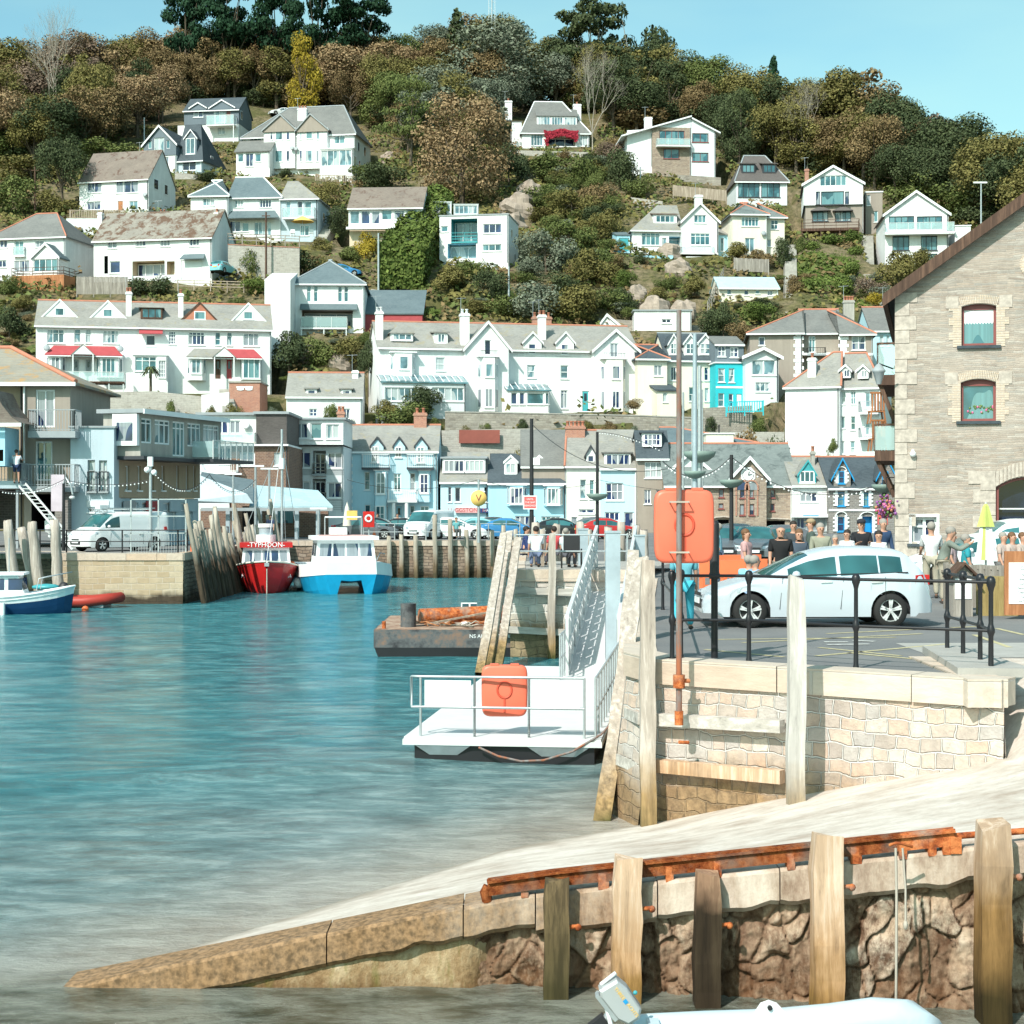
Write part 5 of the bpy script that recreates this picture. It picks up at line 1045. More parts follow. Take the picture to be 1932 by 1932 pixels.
 for i in range(n):t0,t1=i/n,(i+1)/n-.012;f=lambda t:zt+.36*(1-(2*t-1)**2);x0,x1_=a+(b-a)*t0,a+(b-a)*t1;m.slab([(x0,-.03,f(t0)+.02),(x1_,-.03,f(t1)+.02),(x1_,-.03,f(t1)+.5),(x0,-.03,f(t0)+.5)],.02,'quoin',(0,.028,0))
 for i in range(7):w=.75 if i%2 else .5;m.box(a-w,a-.004,-.03,-.003,zt-.42*i-.1,zt-.42*i+.3,'quoin')
 m.box(a-.9,a-.02,-.035,-.003,zt+.12,zt+.55,'quoin');m.build('arch_stones',e);m=MB()
 for i in range(30):t=R(i*12);m.beam((cx0+math.cos(t)*.28,-.015,cz+math.sin(t)*.28),(cx0+math.cos(t)*.44,-.015,cz+math.sin(t)*.44),.025,.075,'ybrick',(math.sin(t),0,-math.cos(t)))
 m.poly([(x,.2,z)for x,z in circ],'gt');m.build('round_window',e)
 m=MB();m.ball((L(*l(270,1252))[0],-.12,L(*l(270,1252))[1]),.11,'trim',8);m.box(L(*l(262,1240))[0],L(*l(278,1240))[0],-.1,-.003,L(*l(0,1240))[1]-.02,L(*l(0,1240))[1]+.08,'trim');m.build('wall_lamp',e)
 for(yr,yf,w)in((545,745,.62),(1062,1228,.72)):
  z0=L(*l(0,yf))[1];zr_=L(*l(0,yr))[1];m=MB();m.box(-w,-.03,.4,7,z0-.35,z0,'brown');m.beam((-w+.1,.6,z0-.36),(-.06,.6,z0-1.6),.12,.14,'brown');m.beam((-w+.1,5,z0-.36),(-.06,5,z0-1.6),.12,.14,'brown');o=m.build('balcony',e)
  m=MB();m.beam((-w,.42,zr_),(-.04,.42,zr_),.07,.07,'brown');m.beam((-w,.42,zr_),(-w,7,zr_),.07,.07,'brown');m.box(-w,-.05,.4,.412,z0+.02,zr_-.05,'gbal')
  for i in range(4):m.box(-w-.03,-w+.03,.4+i*2.1,.46+i*2.1,z0,zr_,'brown')
  m.build('balustrade',o)
 for(x,yb)in((-.38,1228),(-.40,1050)):
  z0=L(*l(0,yb))[1];c=empty('wooden_chair',(ox+x,oy+1.2,z0),0,'slatted wooden chair on the %s balcony of the stone warehouse'%('lower' if yb>1100 else 'middle'),'chair');m=MB()
  for i in range(5):m.box(-.22+i*.1,-.16+i*.1,-.22,-.19,.45,1.05,'orangewood')
  m.box(-.26,.26,-.24,-.18,1.03,1.1,'orangewood');m.build('backrest',c);m=MB();m.box(-.26,.26,-.2,.26,.4,.45,'orangewood');m.build('seat',c)
  for sx in(-1,1):
   for sy in(-1,1):m=MB();m.beam((sx*.22,sy*.2,.4),(sx*.27,sy*.24,0),.05,.05,'orangewood');m.build('leg',c)
 x,z=L(*l(110,1565));c=empty('hanging_basket',(ox+x,oy+.2,oz+z),0,'hanging basket of pink and purple flowers on the corner of the stone warehouse','hanging basket');m=MB();rr=random.Random(9)
 m.lathe((0,0,-.1),[(.02,-.3),(.2,-.2),(.28,0),(.26,0)],'brown',10);m.tube([(0,0,.9),(0,0,0)],.012,'black',5);m.tube([(0,0,.9),(.75,0,.9)],.02,'black',5);m.build('basket',c);m=MB()
 for i in range(260):
  v=Vector((rr.gauss(0,.15),rr.gauss(0,.15),rr.gauss(-.1,.16)));m.ball(v,.035+rr.random()*.03,rr.choice(['flowerpink','flowerpurple','leafy','ridge']),5)
 m.build('flowers',c)
M['flowerpink']=paint('pink_petals',(.62,.15,.30));M['flowerpurple']=paint('purple_petals',(.28,.10,.30));M['leafy']=paint('basket_leaves',(.10,.18,.05))
# ============================================================ ground, water, quays
SKY=[(0,70),(38,73),(70,60),(100,74),(135,48),(170,60),(200,60),(238,72),(250,53),(286,43),(318,39),(480,45),(600,50),(712,52),(794,56),(820,39),(855,20),(906,20),(954,34),(1001,65),(1049,55),(1100,60),(1165,75),(1221,75),(1260,80),(1319,94),(1368,109),(1405,113),(1435,132),(1498,143),(1539,147),(1569,124),(1607,124),(1640,135),(1693,173),(1722,203),(1752,210),(1816,221),(1838,219),(1876,236),(1920,262),(1932,277),(2300,420)]
def lerp_tab(t,x):
 if x<=t[0][0]:return t[0][1]
 for(a,b),(c,d)in zip(t,t[1:]):
  if x<=c:return b+(d-b)*(x-a)/(c-a)
 return t[-1][1]
def ridgeY(u):
 s=sum(lerp_tab(SKY,u+k*45)for k in(-2,-1,0,1,2))/5
 return 166000.0/(s+501.0)
def hill_z(X,Y):
 """height of the hillside (also used to stand trees and posts on it)"""
 if Y<150:return 0.0
 u=CU+X/Y*F;yr=ridgeY(u)
 pl=.455*(min(Y,yr)-165)+13.1
 z=pl+.35*math.sin(X*.21+Y*.3)*min(1,max(0,(Y-175)/20))
 if Y>yr:z-=(Y-yr)*.12
 t=min(1,max(0,(Y-151)/8.0));t=t*t*(3-2*t)
 return z*t if z>0 else z
def at_hill(u,v):
 Y=HY(v);X=(u-CU)*Y/F
 return Vector((X,Y,hill_z(X,Y)))
def hill_cut(X,Y,z):
 """terraces: the slope is cut level under and just in front of every house"""
 for h in HOUSES:
  if h.o.y<150:continue
  for w in h.wings:
   r=Vector((X,Y,0))-h.o;lx=r.dot(h.ax);ly=r.dot(h.ay)-w.d
   if w.a-2<lx<w.b+2 and-5<ly<w.D+1:z=min(z,h.o.z+w.zb-.05-max(0,-ly-1.5)*.45)
 return z
def slip_z(X,Y):
 e=-1.49+(.15 if X>0 else .205)*X;g=-.133+.0158*max(0,min(X,7)-2);z=e+g*(Y-near_y(X))
 if X>6.15:
  t=min(1,max(0,(Y-19.2)/5.5));t=t*t*(3-2*t);k=min(1,(X-6.15)/.5)
  z=z*(1-t*k)+0.0*t*k
 return min(z,-.004)
def land():
 n=NT('hillside_ground');w=n.co('World');a=n.noise(w,.10,6,.7);b=n.noise(w,1.4,5,.75)
 c=n.ramp(a,[(.32,(.09,.10,.035)),(.45,(.15,.135,.06)),(.56,(.26,.20,.13)),(.7,(.13,.14,.05))])
 c=n.mix(n.ramp(b,[(.35,(.75,)*3),(.6,(0,0,0))]),c,(.035,.045,.018));n.bump(b,.8,.4);HM=n.fin(c,.95,0,.1)
 vs,fs=[],[];xs=[-150+i*1.25 for i in range(250)];ys=[149+j*1.15 for j in range(105)]+[270+j*4 for j in range(46)]
 for y in ys:
  for x in xs:
   q=noise.noise(Vector((x*.11,y*.13,0)))*(.9 if y>175 else .2);vs.append((x,y,hill_cut(x,y,hill_z(x,y)+q)))
 nx=len(xs)
 for j in range(len(ys)-1):
  for i in range(nx-1):fs.append((j*nx+i,j*nx+i+1,(j+1)*nx+i+1,(j+1)*nx+i))
 m=MB();m.add(vs,fs,HM,True);tag(m.build('hillside'),'green and brown hillside rising behind the harbour town',None,None,'structure')
 m=MB();
 n=NT('far_country');FM=n.fin((.07,.09,.05),.9)
 m.quad((-1500,455,10),(1500,455,10),(1500,3000,0),(-1500,3000,0),FM);tag(m.build('terrain'),None,None,None,'structure')
 n=NT('harbour_water');g=n.n('ShaderNodeNewGeometry');sp=n.n('ShaderNodeSeparateXYZ');n.l(g.outputs['Position'],sp.inputs[0])
 shal=n.math('SUBTRACT',n.math('MULTIPLY',sp.outputs[1],.135),n.math('ADD',n.math('MULTIPLY',sp.outputs[0],.2),3.01))
 f=n.n('ShaderNodeMapRange');n.l(shal,f.inputs[0]);f.inputs[1].default_value=2.3;f.inputs[2].default_value=.35;sd=n.n('ShaderNodeMapRange');n.l(shal,sd.inputs[0]);sd.inputs[1].default_value=.62;sd.inputs[2].default_value=.02
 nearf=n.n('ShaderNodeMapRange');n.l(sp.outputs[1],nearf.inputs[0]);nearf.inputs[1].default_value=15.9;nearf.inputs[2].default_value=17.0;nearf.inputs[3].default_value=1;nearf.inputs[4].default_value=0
 rip=n.noise(n.co('World',(.7,1.3,1)),1.25,11,.74,.15);rip2=n.noise(n.co('World',(.13,.09,1)),1,5);deep=n.mix(n.ramp(rip2,[(.35,(0,0,0)),(.7,(.55,)*3)]),n.ramp(rip,[(.36,(.006,.085,.115)),(.5,(.03,.20,.24)),(.62,(.18,.42,.45))]),(.05,.25,.285))  # rip also paints sky-reflecting pale crests and dark troughs into the base colour
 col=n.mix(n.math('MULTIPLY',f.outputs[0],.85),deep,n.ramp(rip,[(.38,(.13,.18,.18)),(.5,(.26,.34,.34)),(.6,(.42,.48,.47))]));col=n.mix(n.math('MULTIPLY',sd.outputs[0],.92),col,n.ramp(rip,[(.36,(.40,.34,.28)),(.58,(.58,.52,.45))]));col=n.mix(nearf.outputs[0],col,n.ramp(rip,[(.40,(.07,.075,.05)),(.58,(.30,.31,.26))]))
 n1=n.noise(n.co('World',(1.5,1.9,1)),1.2,5,.65,.5);n2=n.noise(n.co('World',(5,6,1)),1.5,4,.65,.3);n3=n.noise(n.co('World',(.10,.35,1)),1,3,.5,.6)
 h=n.math('ADD',n.math('ADD',n.math('MULTIPLY',n1,.07),n.math('MULTIPLY',n2,.028)),n.math('MULTIPLY',rip,.24))
 bp=n.n('ShaderNodeBump');bp.inputs['Strength'].default_value=1;bp.inputs['Distance'].default_value=1;n.l(h,bp.inputs['Height']);n.l(bp.outputs[0],n.b.inputs['Normal'])
 n.fin(col,.09,0,.5);n.b.inputs['IOR'].default_value=1.33;WM=n.m
 m=MB()
 ys=[8+.6*i for i in range(52)]+[39.2+2*i for i in range(44)];xs=[-70+2.0*i for i in range(56)]
 vs=[]
 for y in ys:
  for x in xs:
   yc=29.3+(x+4)*.34;d=(y-yc);amp=.16*math.exp(-((x+4.2)/4.0)**2)*math.exp(-(d/.42)**2);vs.append((x,y,WZ+amp+.012*math.sin(y*1.9+x*.7)))
 nx=len(xs);m.add(vs,[(j*nx+i,j*nx+i+1,(j+1)*nx+i+1,(j+1)*nx+i)for j in range(len(ys)-1)for i in range(nx-1)],WM,True)
 tag(m.build('water'),'teal blue rippled harbour water',None,None,'structure')
 m=MB();n=NT('harbour_bed');BM=n.fin((.1,.09,.06),.9);m.quad((-300,-60,-5),(300,-60,-5),(300,150,-5),(-300,150,-5),BM);tag(m.build('seabed'),None,None,None,'structure')
 m=MB();A='asphalt'
 m.poly([(2.1,24.25,0),(6.15,21.35,0),(6.15,51.2,0),(4.0,51.2,0),(3.05,41,0),(2.0,29,0),(1.8,25.3,0)],A)
 m.poly([(.0,51.2,0),(40,51.2,0),(40,108,0),(.6,108,0)],A);m.poly([(6.15,24.6,0),(40,24.6,0),(40,51.2,0),(6.15,51.2,0)],A)
 m.poly([(-90,108,0),(90,108,0),(90,152,0),(-90,152,0)],A);m.poly([(-60,79.1,0),(-15.3,79.1,0),(-15.0,108,0),(-60,108,0)],A)
 tag(m.build('quay_road'),'grey tarmac of the quays with worn markings',None,None,'structure')
 m=MB();m.quad((6.15,24.6,.004),(40,24.6,.004),(40,28.6,.004),(6.15,27.2,.004),'paving');tag(m.build('pavement'),'pale paved strip behind the corner railing',None,None,'structure')
 n=NT('slipway_concrete');w=n.co('World',(.8,1.3,1));a=n.noise(w,1.1,7,.75);b=n.noise(n.co('World'),7,5,.7);s2=n.n('ShaderNodeSeparateXYZ');g2=n.n('ShaderNodeNewGeometry');n.l(g2 .outputs['Position'],s2 .inputs[0])
 col=n.ramp(a,[(.3,(.36,.27,.21)),(.44,(.54,.455,.39)),(.6,(.70,.625,.56))]);col=n.mix(n.ramp(b,[(.3,(.45,)*3),(.5,(0,0,0))]),col,(.40,.35,.30))
 hz=n.math('ADD',s2 .outputs[2],n.math('MULTIPLY',a,.25));wf=n.n('ShaderNodeMapRange');n.l(hz,wf.inputs[0]);wf.inputs[1].default_value=-2.22;wf.inputs[2].default_value=-2.12;wf.inputs[3].default_value=.85;wf.inputs[4].default_value=0
 col=n.mix(wf.outputs[0],col,(.30,.25,.20));n.bump(b,.35,.02);SM=n.fin(col,.75,0,.3)
 m=MB();vs=[];xs=[-9+.4*i for i in range(72)];NY=30
 for x in xs:
  y0=near_y(x);y1=25.2 if x>6.2 else(26 if x<1.8 else 24.4-(x-2.05)*.7+.3)
  for j in range(NY):y=y0+(y1-y0)*j/(NY-1);vs.append((x,y,slip_z(x,y)))
 m.add(vs,[(i*NY+j,(i+1)*NY+j,(i+1)*NY+j+1,i*NY+j+1)for i in range(len(xs)-1)for j in range(NY-1)],SM,True)
 tag(m.build('slipway'),'pale concrete slipway running down into the water',None,None,'structure')
 def strip(name,pts,w,mt,z=.006):
  m=MB()
  for p,q in zip(pts,pts[1:]):
   d=Vector((q[0]-p[0],q[1]-p[1],0));nn=Vector((-d.y,d.x,0)).normalized()*w/2;p=Vector((*p,z));q=Vector((*q,z));m.quad(p-nn,q-nn,q+nn,p+nn,mt)
  return tag(m.build(name),None,None,None,'structure')
 G=lambda u,v:((u-CU)*GY(v)/F,GY(v))
 for i,(a,b)in enumerate([((1540,1238),(1790,1215)),((1545,1222),(1700,1238)),((1400,1213),(1740,1196)),((1350,1207),(1690,1203)),((1560,1196),(1850,1182)),((1330,1226),(1480,1240)),((1838,1198),(1905,1222)),((1880,1186),(1932,1198)),((1600,1232),(1750,1246))]):strip('road_marking',[G(*a),G(*b)],.1,'yline')
 for a,b in(((1555,1212),(1600,1212)),((1610,1209),(1650,1211)),((1560,1217),(1640,1216))):strip('road_marking',[G(*a),G(*b)],.14,'wline',.009)
def near_y(x):return 16.1 if x<0 else 16.1-.2*x
def prism_wall(name,label,poly,z0,z1,mat,top=None,cat='quay wall',cop=None,skip=(),bat=.12):
 """vertical-faced quay masonry following a plan outline; granite coping as its own part"""
 e=empty(name,(poly[0][0],poly[0][1],0),0,label,cat);ox,oy=poly[0];m=MB();c=MB()
 n=len(poly)
 for i in range(n-1):
  if i in skip:continue
  (x0,y0),(x1,y1)=poly[i],poly[i+1];d=Vector((x1-x0,y1-y0,0));L=d.length;d.normalize();inn=Vector((-d.y,d.x,0))
  p=Vector((x0-ox,y0-oy,0));q=Vector((x1-ox,y1-oy,0));bt=-inn*bat;k=max(1,int(L/.8));rows=5;vs=[]
  for a in range(k+1):
   for b in range(rows+1):
    t=b/rows;r=p.lerp(q,a/k)+bt*(1-t);vs.append((r.x,r.y,z0+(z1-.3-z0)*t))
  m.add(vs,[(a*(rows+1)+b,(a+1)*(rows+1)+b,(a+1)*(rows+1)+b+1,a*(rows+1)+b+1)for a in range(k)for b in range(rows)],mat)
  if cop:
   s=0;rr=random.Random(i+int(x0*10))
   while s<L-.1:
    w=min(1.1+rr.random()*.9,L-s);a_=p+d*(s+.008);b_=p+d*(s+w-.008);ov=-inn*(.05+rr.random()*.015);dp=inn*.45
    A=[a_+ov,b_+ov,b_+dp,a_+dp];zt=z1+.02+rr.random()*.015
    vs=[Vector((v.x,v.y,z1-.32))for v in A]+[Vector((v.x,v.y,zt))for v in A]
    c.add(vs,[(0,3,2,1),(4,5,6,7),(0,1,5,4),(1,2,6,5),(2,3,7,6),(3,0,4,7)],cop);s+=w
 m.build('wall_face',e)
 if cop:c.build('coping',e)
 return e
def pile(name,label,group,foot,top,r0=.16,r1=.14,mat='pile',square=False,cat='timber pile'):
 """a timber pile: rough, slightly crooked, chamfered worn head"""
 f=Vector(foot);t=Vector(top);rr=random.Random(int(f.x*91+f.y*37));m=MB();n=4 if square else 9;k=7;vs=[]
 d=(t-f).normalized();a=Vector((1,0,0));a=(a-d*a.dot(d)).normalized();b=d.cross(a)
 ph=math.pi/4 if square else rr.random()
 for i in range(k+1):
  s=i/k;c=f.lerp(t,s)-f+Vector((rr.uniform(-1,1),rr.uniform(-1,1),0))*r0*.10;r=r0+(r1-r0)*s
  if i==k:r*=.9
  for j in range(n):
   g=ph+2*math.pi*j/n;q=r*(1.25 if square else 1)*(1+rr.uniform(-.05,.05));z=Vector((0,0,rr.uniform(-.05,.05)if i==k else 0));vs.append(c+a*math.cos(g)*q+b*math.sin(g)*q+z)
 fs=[(i*n+j,i*n+(j+1)%n,(i+1)*n+(j+1)%n,(i+1)*n+j)for i in range(k)for j in range(n)]+[tuple(range(k*n,k*n+n))]
 m.add(vs,fs,mat,not square);o=m.build(name);o.location=f;return tag(o,label,cat,group)
def quays():
 L='granite block wall of the near quay corner with massive pale coping stones'
 prism_wall('quay_wall',L,[(2.05,24.1),(6.15,21.2),(6.2,24.6)],-3.4,0,'granite',cop='coping')
 m=MB();rr=random.Random(11)
 prism_wall('quay_wall','rubble side wall of the near quay running back beside the gangway',[(3.95,51.2),(3.0,41),(1.95,29),(1.72,25.3),(2.05,24.12)],-3.4,0,'granite',cop='coping',bat=.42)
 prism_wall('quay_wall','pale rubble pier wall with granite coping behind the pontoon',[(.0,60),(-.05,51.2),(3.75,51.2)],-3.4,.25,'pierstone',cop='coping')
 m=MB();m.quad((.0,51.4,.25),(3.75,51.4,.25),(6,60,.25),(0,60,.25),'paving');tag(m.build('paved_pier_top'),'pale paved top of the middle pier',None,None,'structure');m=MB()
 prism_wall('quay_wall','quay wall running from the middle pier back to the far quay',[(.6,108),(.0,60)],-3.4,0,'quaywall',cop='coping')
 prism_wall('quay_wall','long far quay wall of brown stone across the water with timber fenders',[(-15.0,108),(.6,108)],-3.4,0,'quaywall',cop='coping')
 prism_wall('quay_wall','dark timber-lined side wall of the left quay',[(-15.0,108),(-15.3,78.9)][::-1],-3.4,0,'quaywall',cop='coping')
 prism_wall('quay_wall','sunlit tan stone end wall of the left quay with weed at its foot',[(-20.9,78.9),(-15.3,78.9)],-3.4,0,'quaypale',cop='coping')
 prism_wall('quay_wall','shaded recessed quay wall behind the small blue boat at the left edge',[(-60,81.5),(-20.9,81.5),(-20.9,78.9)],-3.4,0,'quaywall',cop='coping')
 def onwall(u,v):
  p0=Vector((2.05,24.1,0));nn=Vector((2.9,4.1,0)).normalized();dr=Vector(((u-CU)/F,1,(CV-v)/F));eye=Vector((0,0,EYE));t=(p0-eye).dot(nn)/dr.dot(nn);return eye+dr*t-nn*.16
 for(a,b,w,mt,lb)in(((1236,1354),(1486,1368),.17,'pilew','upper white-weathered timber waling on the near granite wall'),((1234,1440),(1486,1463),.18,'pileo','lower orange-stained timber waling on the near granite wall')):
  p,q=onwall(*a),onwall(*b);m=MB();m.beam(Vector(),q-p,.16,w,mt);o=m.build('timber_waling');o.location=p;tag(o,lb,'timber beam')
 for(a,b,lb)in(((1186,1345),(1212,1356),'upper'),((1170,1432),(1212,1450),'lower')):
  p,q=P(*a,25.2),P(*b,24.4);m=MB();m.beam(Vector(),q-p,.14,.16,'pilew');o=m.build('timber_waling');o.location=p;tag(o,'%s short timber waling between the two leaning corner piles'%lb,'timber beam')
 def bigpile(u0,v0,Y0,u1,v1,Y1,r,mt,lb,sq=True):return pile('timber_pile',lb,None,P(u0,v0,Y0),P(u1,v1,Y1),r,r*.94,mt,sq)
 bigpile(1502,1535,22.0,1502,1090,22.2,.125,'pilew2','tall pale upright post standing in front of the granite wall before the silver car')
 bigpile(1222,1575,23.7,1222,1062,24.0,.125,'pile','pale square corner pile left of the orange lifebuoy box pole')
 bigpile(1135,1560,24.6,1208,1060,28.5,.14,'pile','leaning pile with mossy foot at the near quay corner')
 bigpile(1190,1330,30,1213,1058,33,.14,'pile','leaning grey pile behind the near corner pile, beside the gangway')
 bigpile(1172,1310,33,1196,1042,36,.16,'pile','broad leaning pile right of the steel mooring column')
 for(u0,v0,Y0,u1,v1,Y1,lb)in((905,1275,45.5,950,1010,50.6,'leftmost leaning fender pile of the middle pier with weedy foot'),(940,1262,46.5,977,1016,50.9,'second leaning fender pile of the middle pier'),(922,1268,47,962,1005,52,'leaning fender pile between the two foremost piles of the middle pier'),(1040,1245,50.8,1042,1006,50.9,'upright fender pile on the face of the middle pier')):
  bigpile(u0,v0,Y0,u1,v1,Y1,.13,'pile',lb)
 for(a,b,lb)in(((950,1113),(1080,1118),'upper'),((945,1187),(1080,1194),'middle'),((935,1259),(1060,1266),'lower')):
  p,q=P(*a,50.95),P(*b,50.95);m=MB();m.beam(Vector(),q-p,.12,.2,'pilew');o=m.build('timber_waling');o.location=p;tag(o,'%s horizontal timber waling across the middle pier wall'%lb,'timber beam')
 for i,(u,v)in enumerate([(1010,985),(1022,998),(1050,990),(1068,1003),(1095,985),(1110,1000),(1148,995),(1172,985),(1200,990),(1215,1000)]):
  pile('timber_pile','upright pale pile standing behind the middle pier','piles behind the middle pier',P(u,1100,62+i%3),P(u,v,62+i%3),.17,.16,'pile')
 us=[(757,1012),(789,1004),(822,975),(852,985),(882,1002),(903,998),(930,1003),(722,1020),(962,1008)]
 us=[(759,1008),(786,1010),(822,972),(851,980),(882,1000),(905,988),(930,1000),(952,992),(975,998),(736,1012),(1000,996)]
 for u,v in us:pile('fender_pile','vertical timber fender post against the far quay wall','fender posts along the far quay',(P(u,1092,107.6).x,107.5,-3),P(u-2,v,107.5),.17,.15,'pilef',cat='fender post')
 rr=random.Random(4);n=34
 for i in range(n):
  t=i/(n-1);Y=79.3+28*t**1.15;x=-15.15+.15*t;top=rr.choice([.5,.9,1.4,1.9,.7,2.3])+rr.random()*.4
  if i==0:top=2.3
  pile('fender_pile','leaning weathered timber pile lining the side of the left quay','leaning piles along the left quay',(x+.75+rr.random()*.15,Y,-2.9),(x+.18-rr.random()*.45*(top/2),Y+rr.uniform(-.3,.5),top),.135,.115,'pile2',cat='fender post')
 for(u0,v0,u1,v1,Y,lb)in((32,1120,14,982,77.8,'thick leaning mooring pile nearest the left edge'),(66,1090,40,900+95,79,'tall leaning pile behind the blue and white boat with the ladder foot beside it'),(112,1130,103,982,78,'leaning mooring pile beside the red inflatable boat'),(75,1100,60,985,78.3,'second leaning mooring pile from the left edge')):
  pile('timber_pile',lb,None,P(u0,v0+20,Y),P(u1,v1,Y),.27,.22,'pile')
M['pilew2']=timber('white_weathered_post',(.66,.64,.61),(.5,.47,.44),wet=[((.45,.33,.2),-1.6,-.9)])
M['pile2']=timber('grey_palisade_pile',(.50,.45,.38),(.34,.30,.245),wet=[((.075,.05,.03),-.6,.2)],sc=.7)
def near_wall():
 """rubble retaining wall of the slip in the foreground, concrete lip, rusty rail, posts"""
 e=empty('slip_wall',(0,16.1,0),0,'rough brown rubble retaining wall of the slipway in the foreground with a concrete lip','wall')
 n=NT('tidal_rubble');g=n.n('ShaderNodeNewGeometry');sp=n.n('ShaderNodeSeparateXYZ');n.l(g.outputs['Position'],sp.inputs[0])
 at=n.n('ShaderNodeAttribute');at.attribute_name='tone';w=n.co('World',(1,1,.55));a=n.noise(w,6,7,.78);b=n.noise(n.co('World'),1.1,4);c=n.noise(n.co('World'),22,5,.8)
 col=n.ramp(at.outputs['Fac'],[(0,(.25,.155,.10)),(.35,(.42,.29,.20)),(.7,(.55,.41,.30)),(1,(.68,.57,.46))])
 col=n.mix(n.ramp(a,[(.40,(.9,)*3),(.58,(0,0,0))]),col,(.10,.042,.02));col=n.mix(n.ramp(b,[(.5,(0,0,0)),(.72,(.6,)*3)]),col,(.50,.34,.23));col=n.mix(n.ramp(c,[(.62,(0,0,0)),(.75,(.5,)*3)]),col,(.6,.5,.4))
 lo=n.n('ShaderNodeMapRange');n.l(n.math('ADD',sp.outputs[2],n.math('MULTIPLY',b,.5)),lo.inputs[0]);lo.inputs[1].default_value=-2.25;lo.inputs[2].default_value=-1.7;lo.inputs[3].default_value=.55;lo.inputs[4].default_value=0
 col=n.mix(lo.outputs[0],col,(.17,.075,.025));n.bump(n.math('ADD',n.math('MULTIPLY',a,.7),n.math('MULTIPLY',c,.35)),1,.05);SM=n.fin(col,.85,0,.3)
 def lip_z(x):return slip_z(x,near_y(x))
 vs,fs,tone=[],[],[];x0,x1=-.46,6.4;NX,NZ=400,130;rr=random.Random(21)
 for i in range(NX+1):
  x=x0+(x1-x0)*i/NX;zl=lip_z(x)-.22;yb=near_y(x)-16.1
  for j in range(NZ+1):
   z=-3.0+(zl+3.0)*j/NZ;w1=noise.noise(Vector((x*1.3,z*1.3,2)));w2=noise.noise(Vector((x*3.1,z*3.1,7)))
   q=Vector((x*3.9+w1*1.1+w2*.4,z*2.3+w1*1.1+w2*.45,4.2));ds,ps=noise.voronoi(q);k=ps[0];hh=noise.cell(k*7.3);gap=ds[1]-ds[0];cr=min(1,gap/.11);f1=noise.fractal(Vector((x*3.5,z*2.2,1)),.7,2.1,4);f2=noise.fractal(Vector((x*14,z*7,5)),.8,2.0,4)
   hh2=.5+.5*math.sin(k.x*12.9+k.y*78.2)
   y=yb+.12-cr**.35*(.06+.06*hh2)-f1*.04-f2*.026-(q.x-k.x)*(hh2-.5)*.09;vs.append((x,y,z));tone.append(min(1,max(0,hh2*.75+.12+f1*.25-(1-cr)*.6)))
 n1=NZ+1;fs=[(i*n1+j,(i+1)*n1+j,(i+1)*n1+j+1,i*n1+j+1)for i in range(NX)for j in range(NZ)]
 me=bpy.data.meshes.new('stonework');me.from_pydata(vs,[],fs);me.materials.append(SM);at_=me.attributes.new('tone','FLOAT','POINT');at_.data.foreach_set('value',tone)
 me.polygons.foreach_set('use_smooth',[True]*len(fs));o=bpy.data.objects.new('stonework',me);COL.objects.link(o);o.parent=e
 m=MB();n=NT('wall_core');CM=n.fin((.035,.022,.015),.95)
 for i in range(36):x=-.45+i*.2;y=near_y(x)-16.1;m.quad((x,y+.13,-3.4),(x+.2,near_y(x+.2)-16.1+.13,-3.4),(x+.2,near_y(x+.2)-16.1+.13,lip_z(x+.2)-.2),(x,y+.13,lip_z(x)-.2),CM)
 m.build('wall_core',e)
 n=NT('lip_concrete');a=n.noise(n.co('World',(1,1,.35)),2.6,6,.75);b=n.noise(n.co('World'),16,4);sp=n.z()
 col=n.ramp(a,[(.3,(.20,.125,.085)),(.46,(.42,.32,.25)),(.64,(.60,.50,.42))]);lo=n.n('ShaderNodeMapRange');n.l(n.math('ADD',sp[0],n.math('MULTIPLY',a,1.4)),lo.inputs[0]);lo.inputs[1].default_value=-.2;lo.inputs[2].default_value=2.2;lo.inputs[3].default_value=.9;lo.inputs[4].default_value=0
 col=n.mix(lo.outputs[0],col,n.ramp(b,[(.35,(.10,.055,.02)),(.62,(.33,.19,.09))]));n.bump(n.math('ADD',a,n.math('MULTIPLY',b,.4)),.7,.03);LM=n.fin(col,.85,0,.3)
 m=MB();xs=[-4.25,-1.75,-.46,.22,1.35,2.45,3.55,4.8,6.5];rr=random.Random(8)
 for xa,xb in zip(xs,xs[1:]):
  K=14;hh=.33+rr.uniform(-.02,.05);jz=rr.uniform(-.012,.012)
  vs=[]
  for i in range(K+1):
   x=xa+.006+(xb-xa-.012)*i/K;y=near_y(x)-16.1;zt=lip_z(x)+.005+jz;nb=noise.noise(Vector((x*3,0,3)))*.035;hq=min(hh,max(.06,zt+3.0))+noise.noise(Vector((x*4,5,3)))*.05
   yy=y-.10+nb
   vs+=[(x,y+.45,zt),(x,yy+.03,zt),(x,yy,zt-.03),(x,yy-.01,zt-hq+.05),(x,yy+.05,zt-hq),(x,y+.3,zt-hq)]
  m.add(vs,[(i*6+j,i*6+j+1,(i+1)*6+j+1,(i+1)*6+j)for i in range(K)for j in range(5)]+[tuple(range(6)),tuple(range(K*6+5,K*6-1,-1))],LM)
 m.build('concrete_lip',e)
 n=NT('algae_toe_concrete');a=n.noise(n.co('World',(1,1,.7)),2.2,7,.75);b=n.noise(n.co('World',(2,1,.4)),3,4);c=n.noise(n.co('World'),18,4)
 col=n.ramp(a,[(.3,(.09,.05,.02)),(.46,(.28,.18,.09)),(.6,(.44,.33,.2)),(.75,(.55,.45,.33))]);col=n.mix(n.ramp(b,[(.52,(0,0,0)),(.64,(.85,)*3)]),col,(.13,.13,.025));sp=n.z()
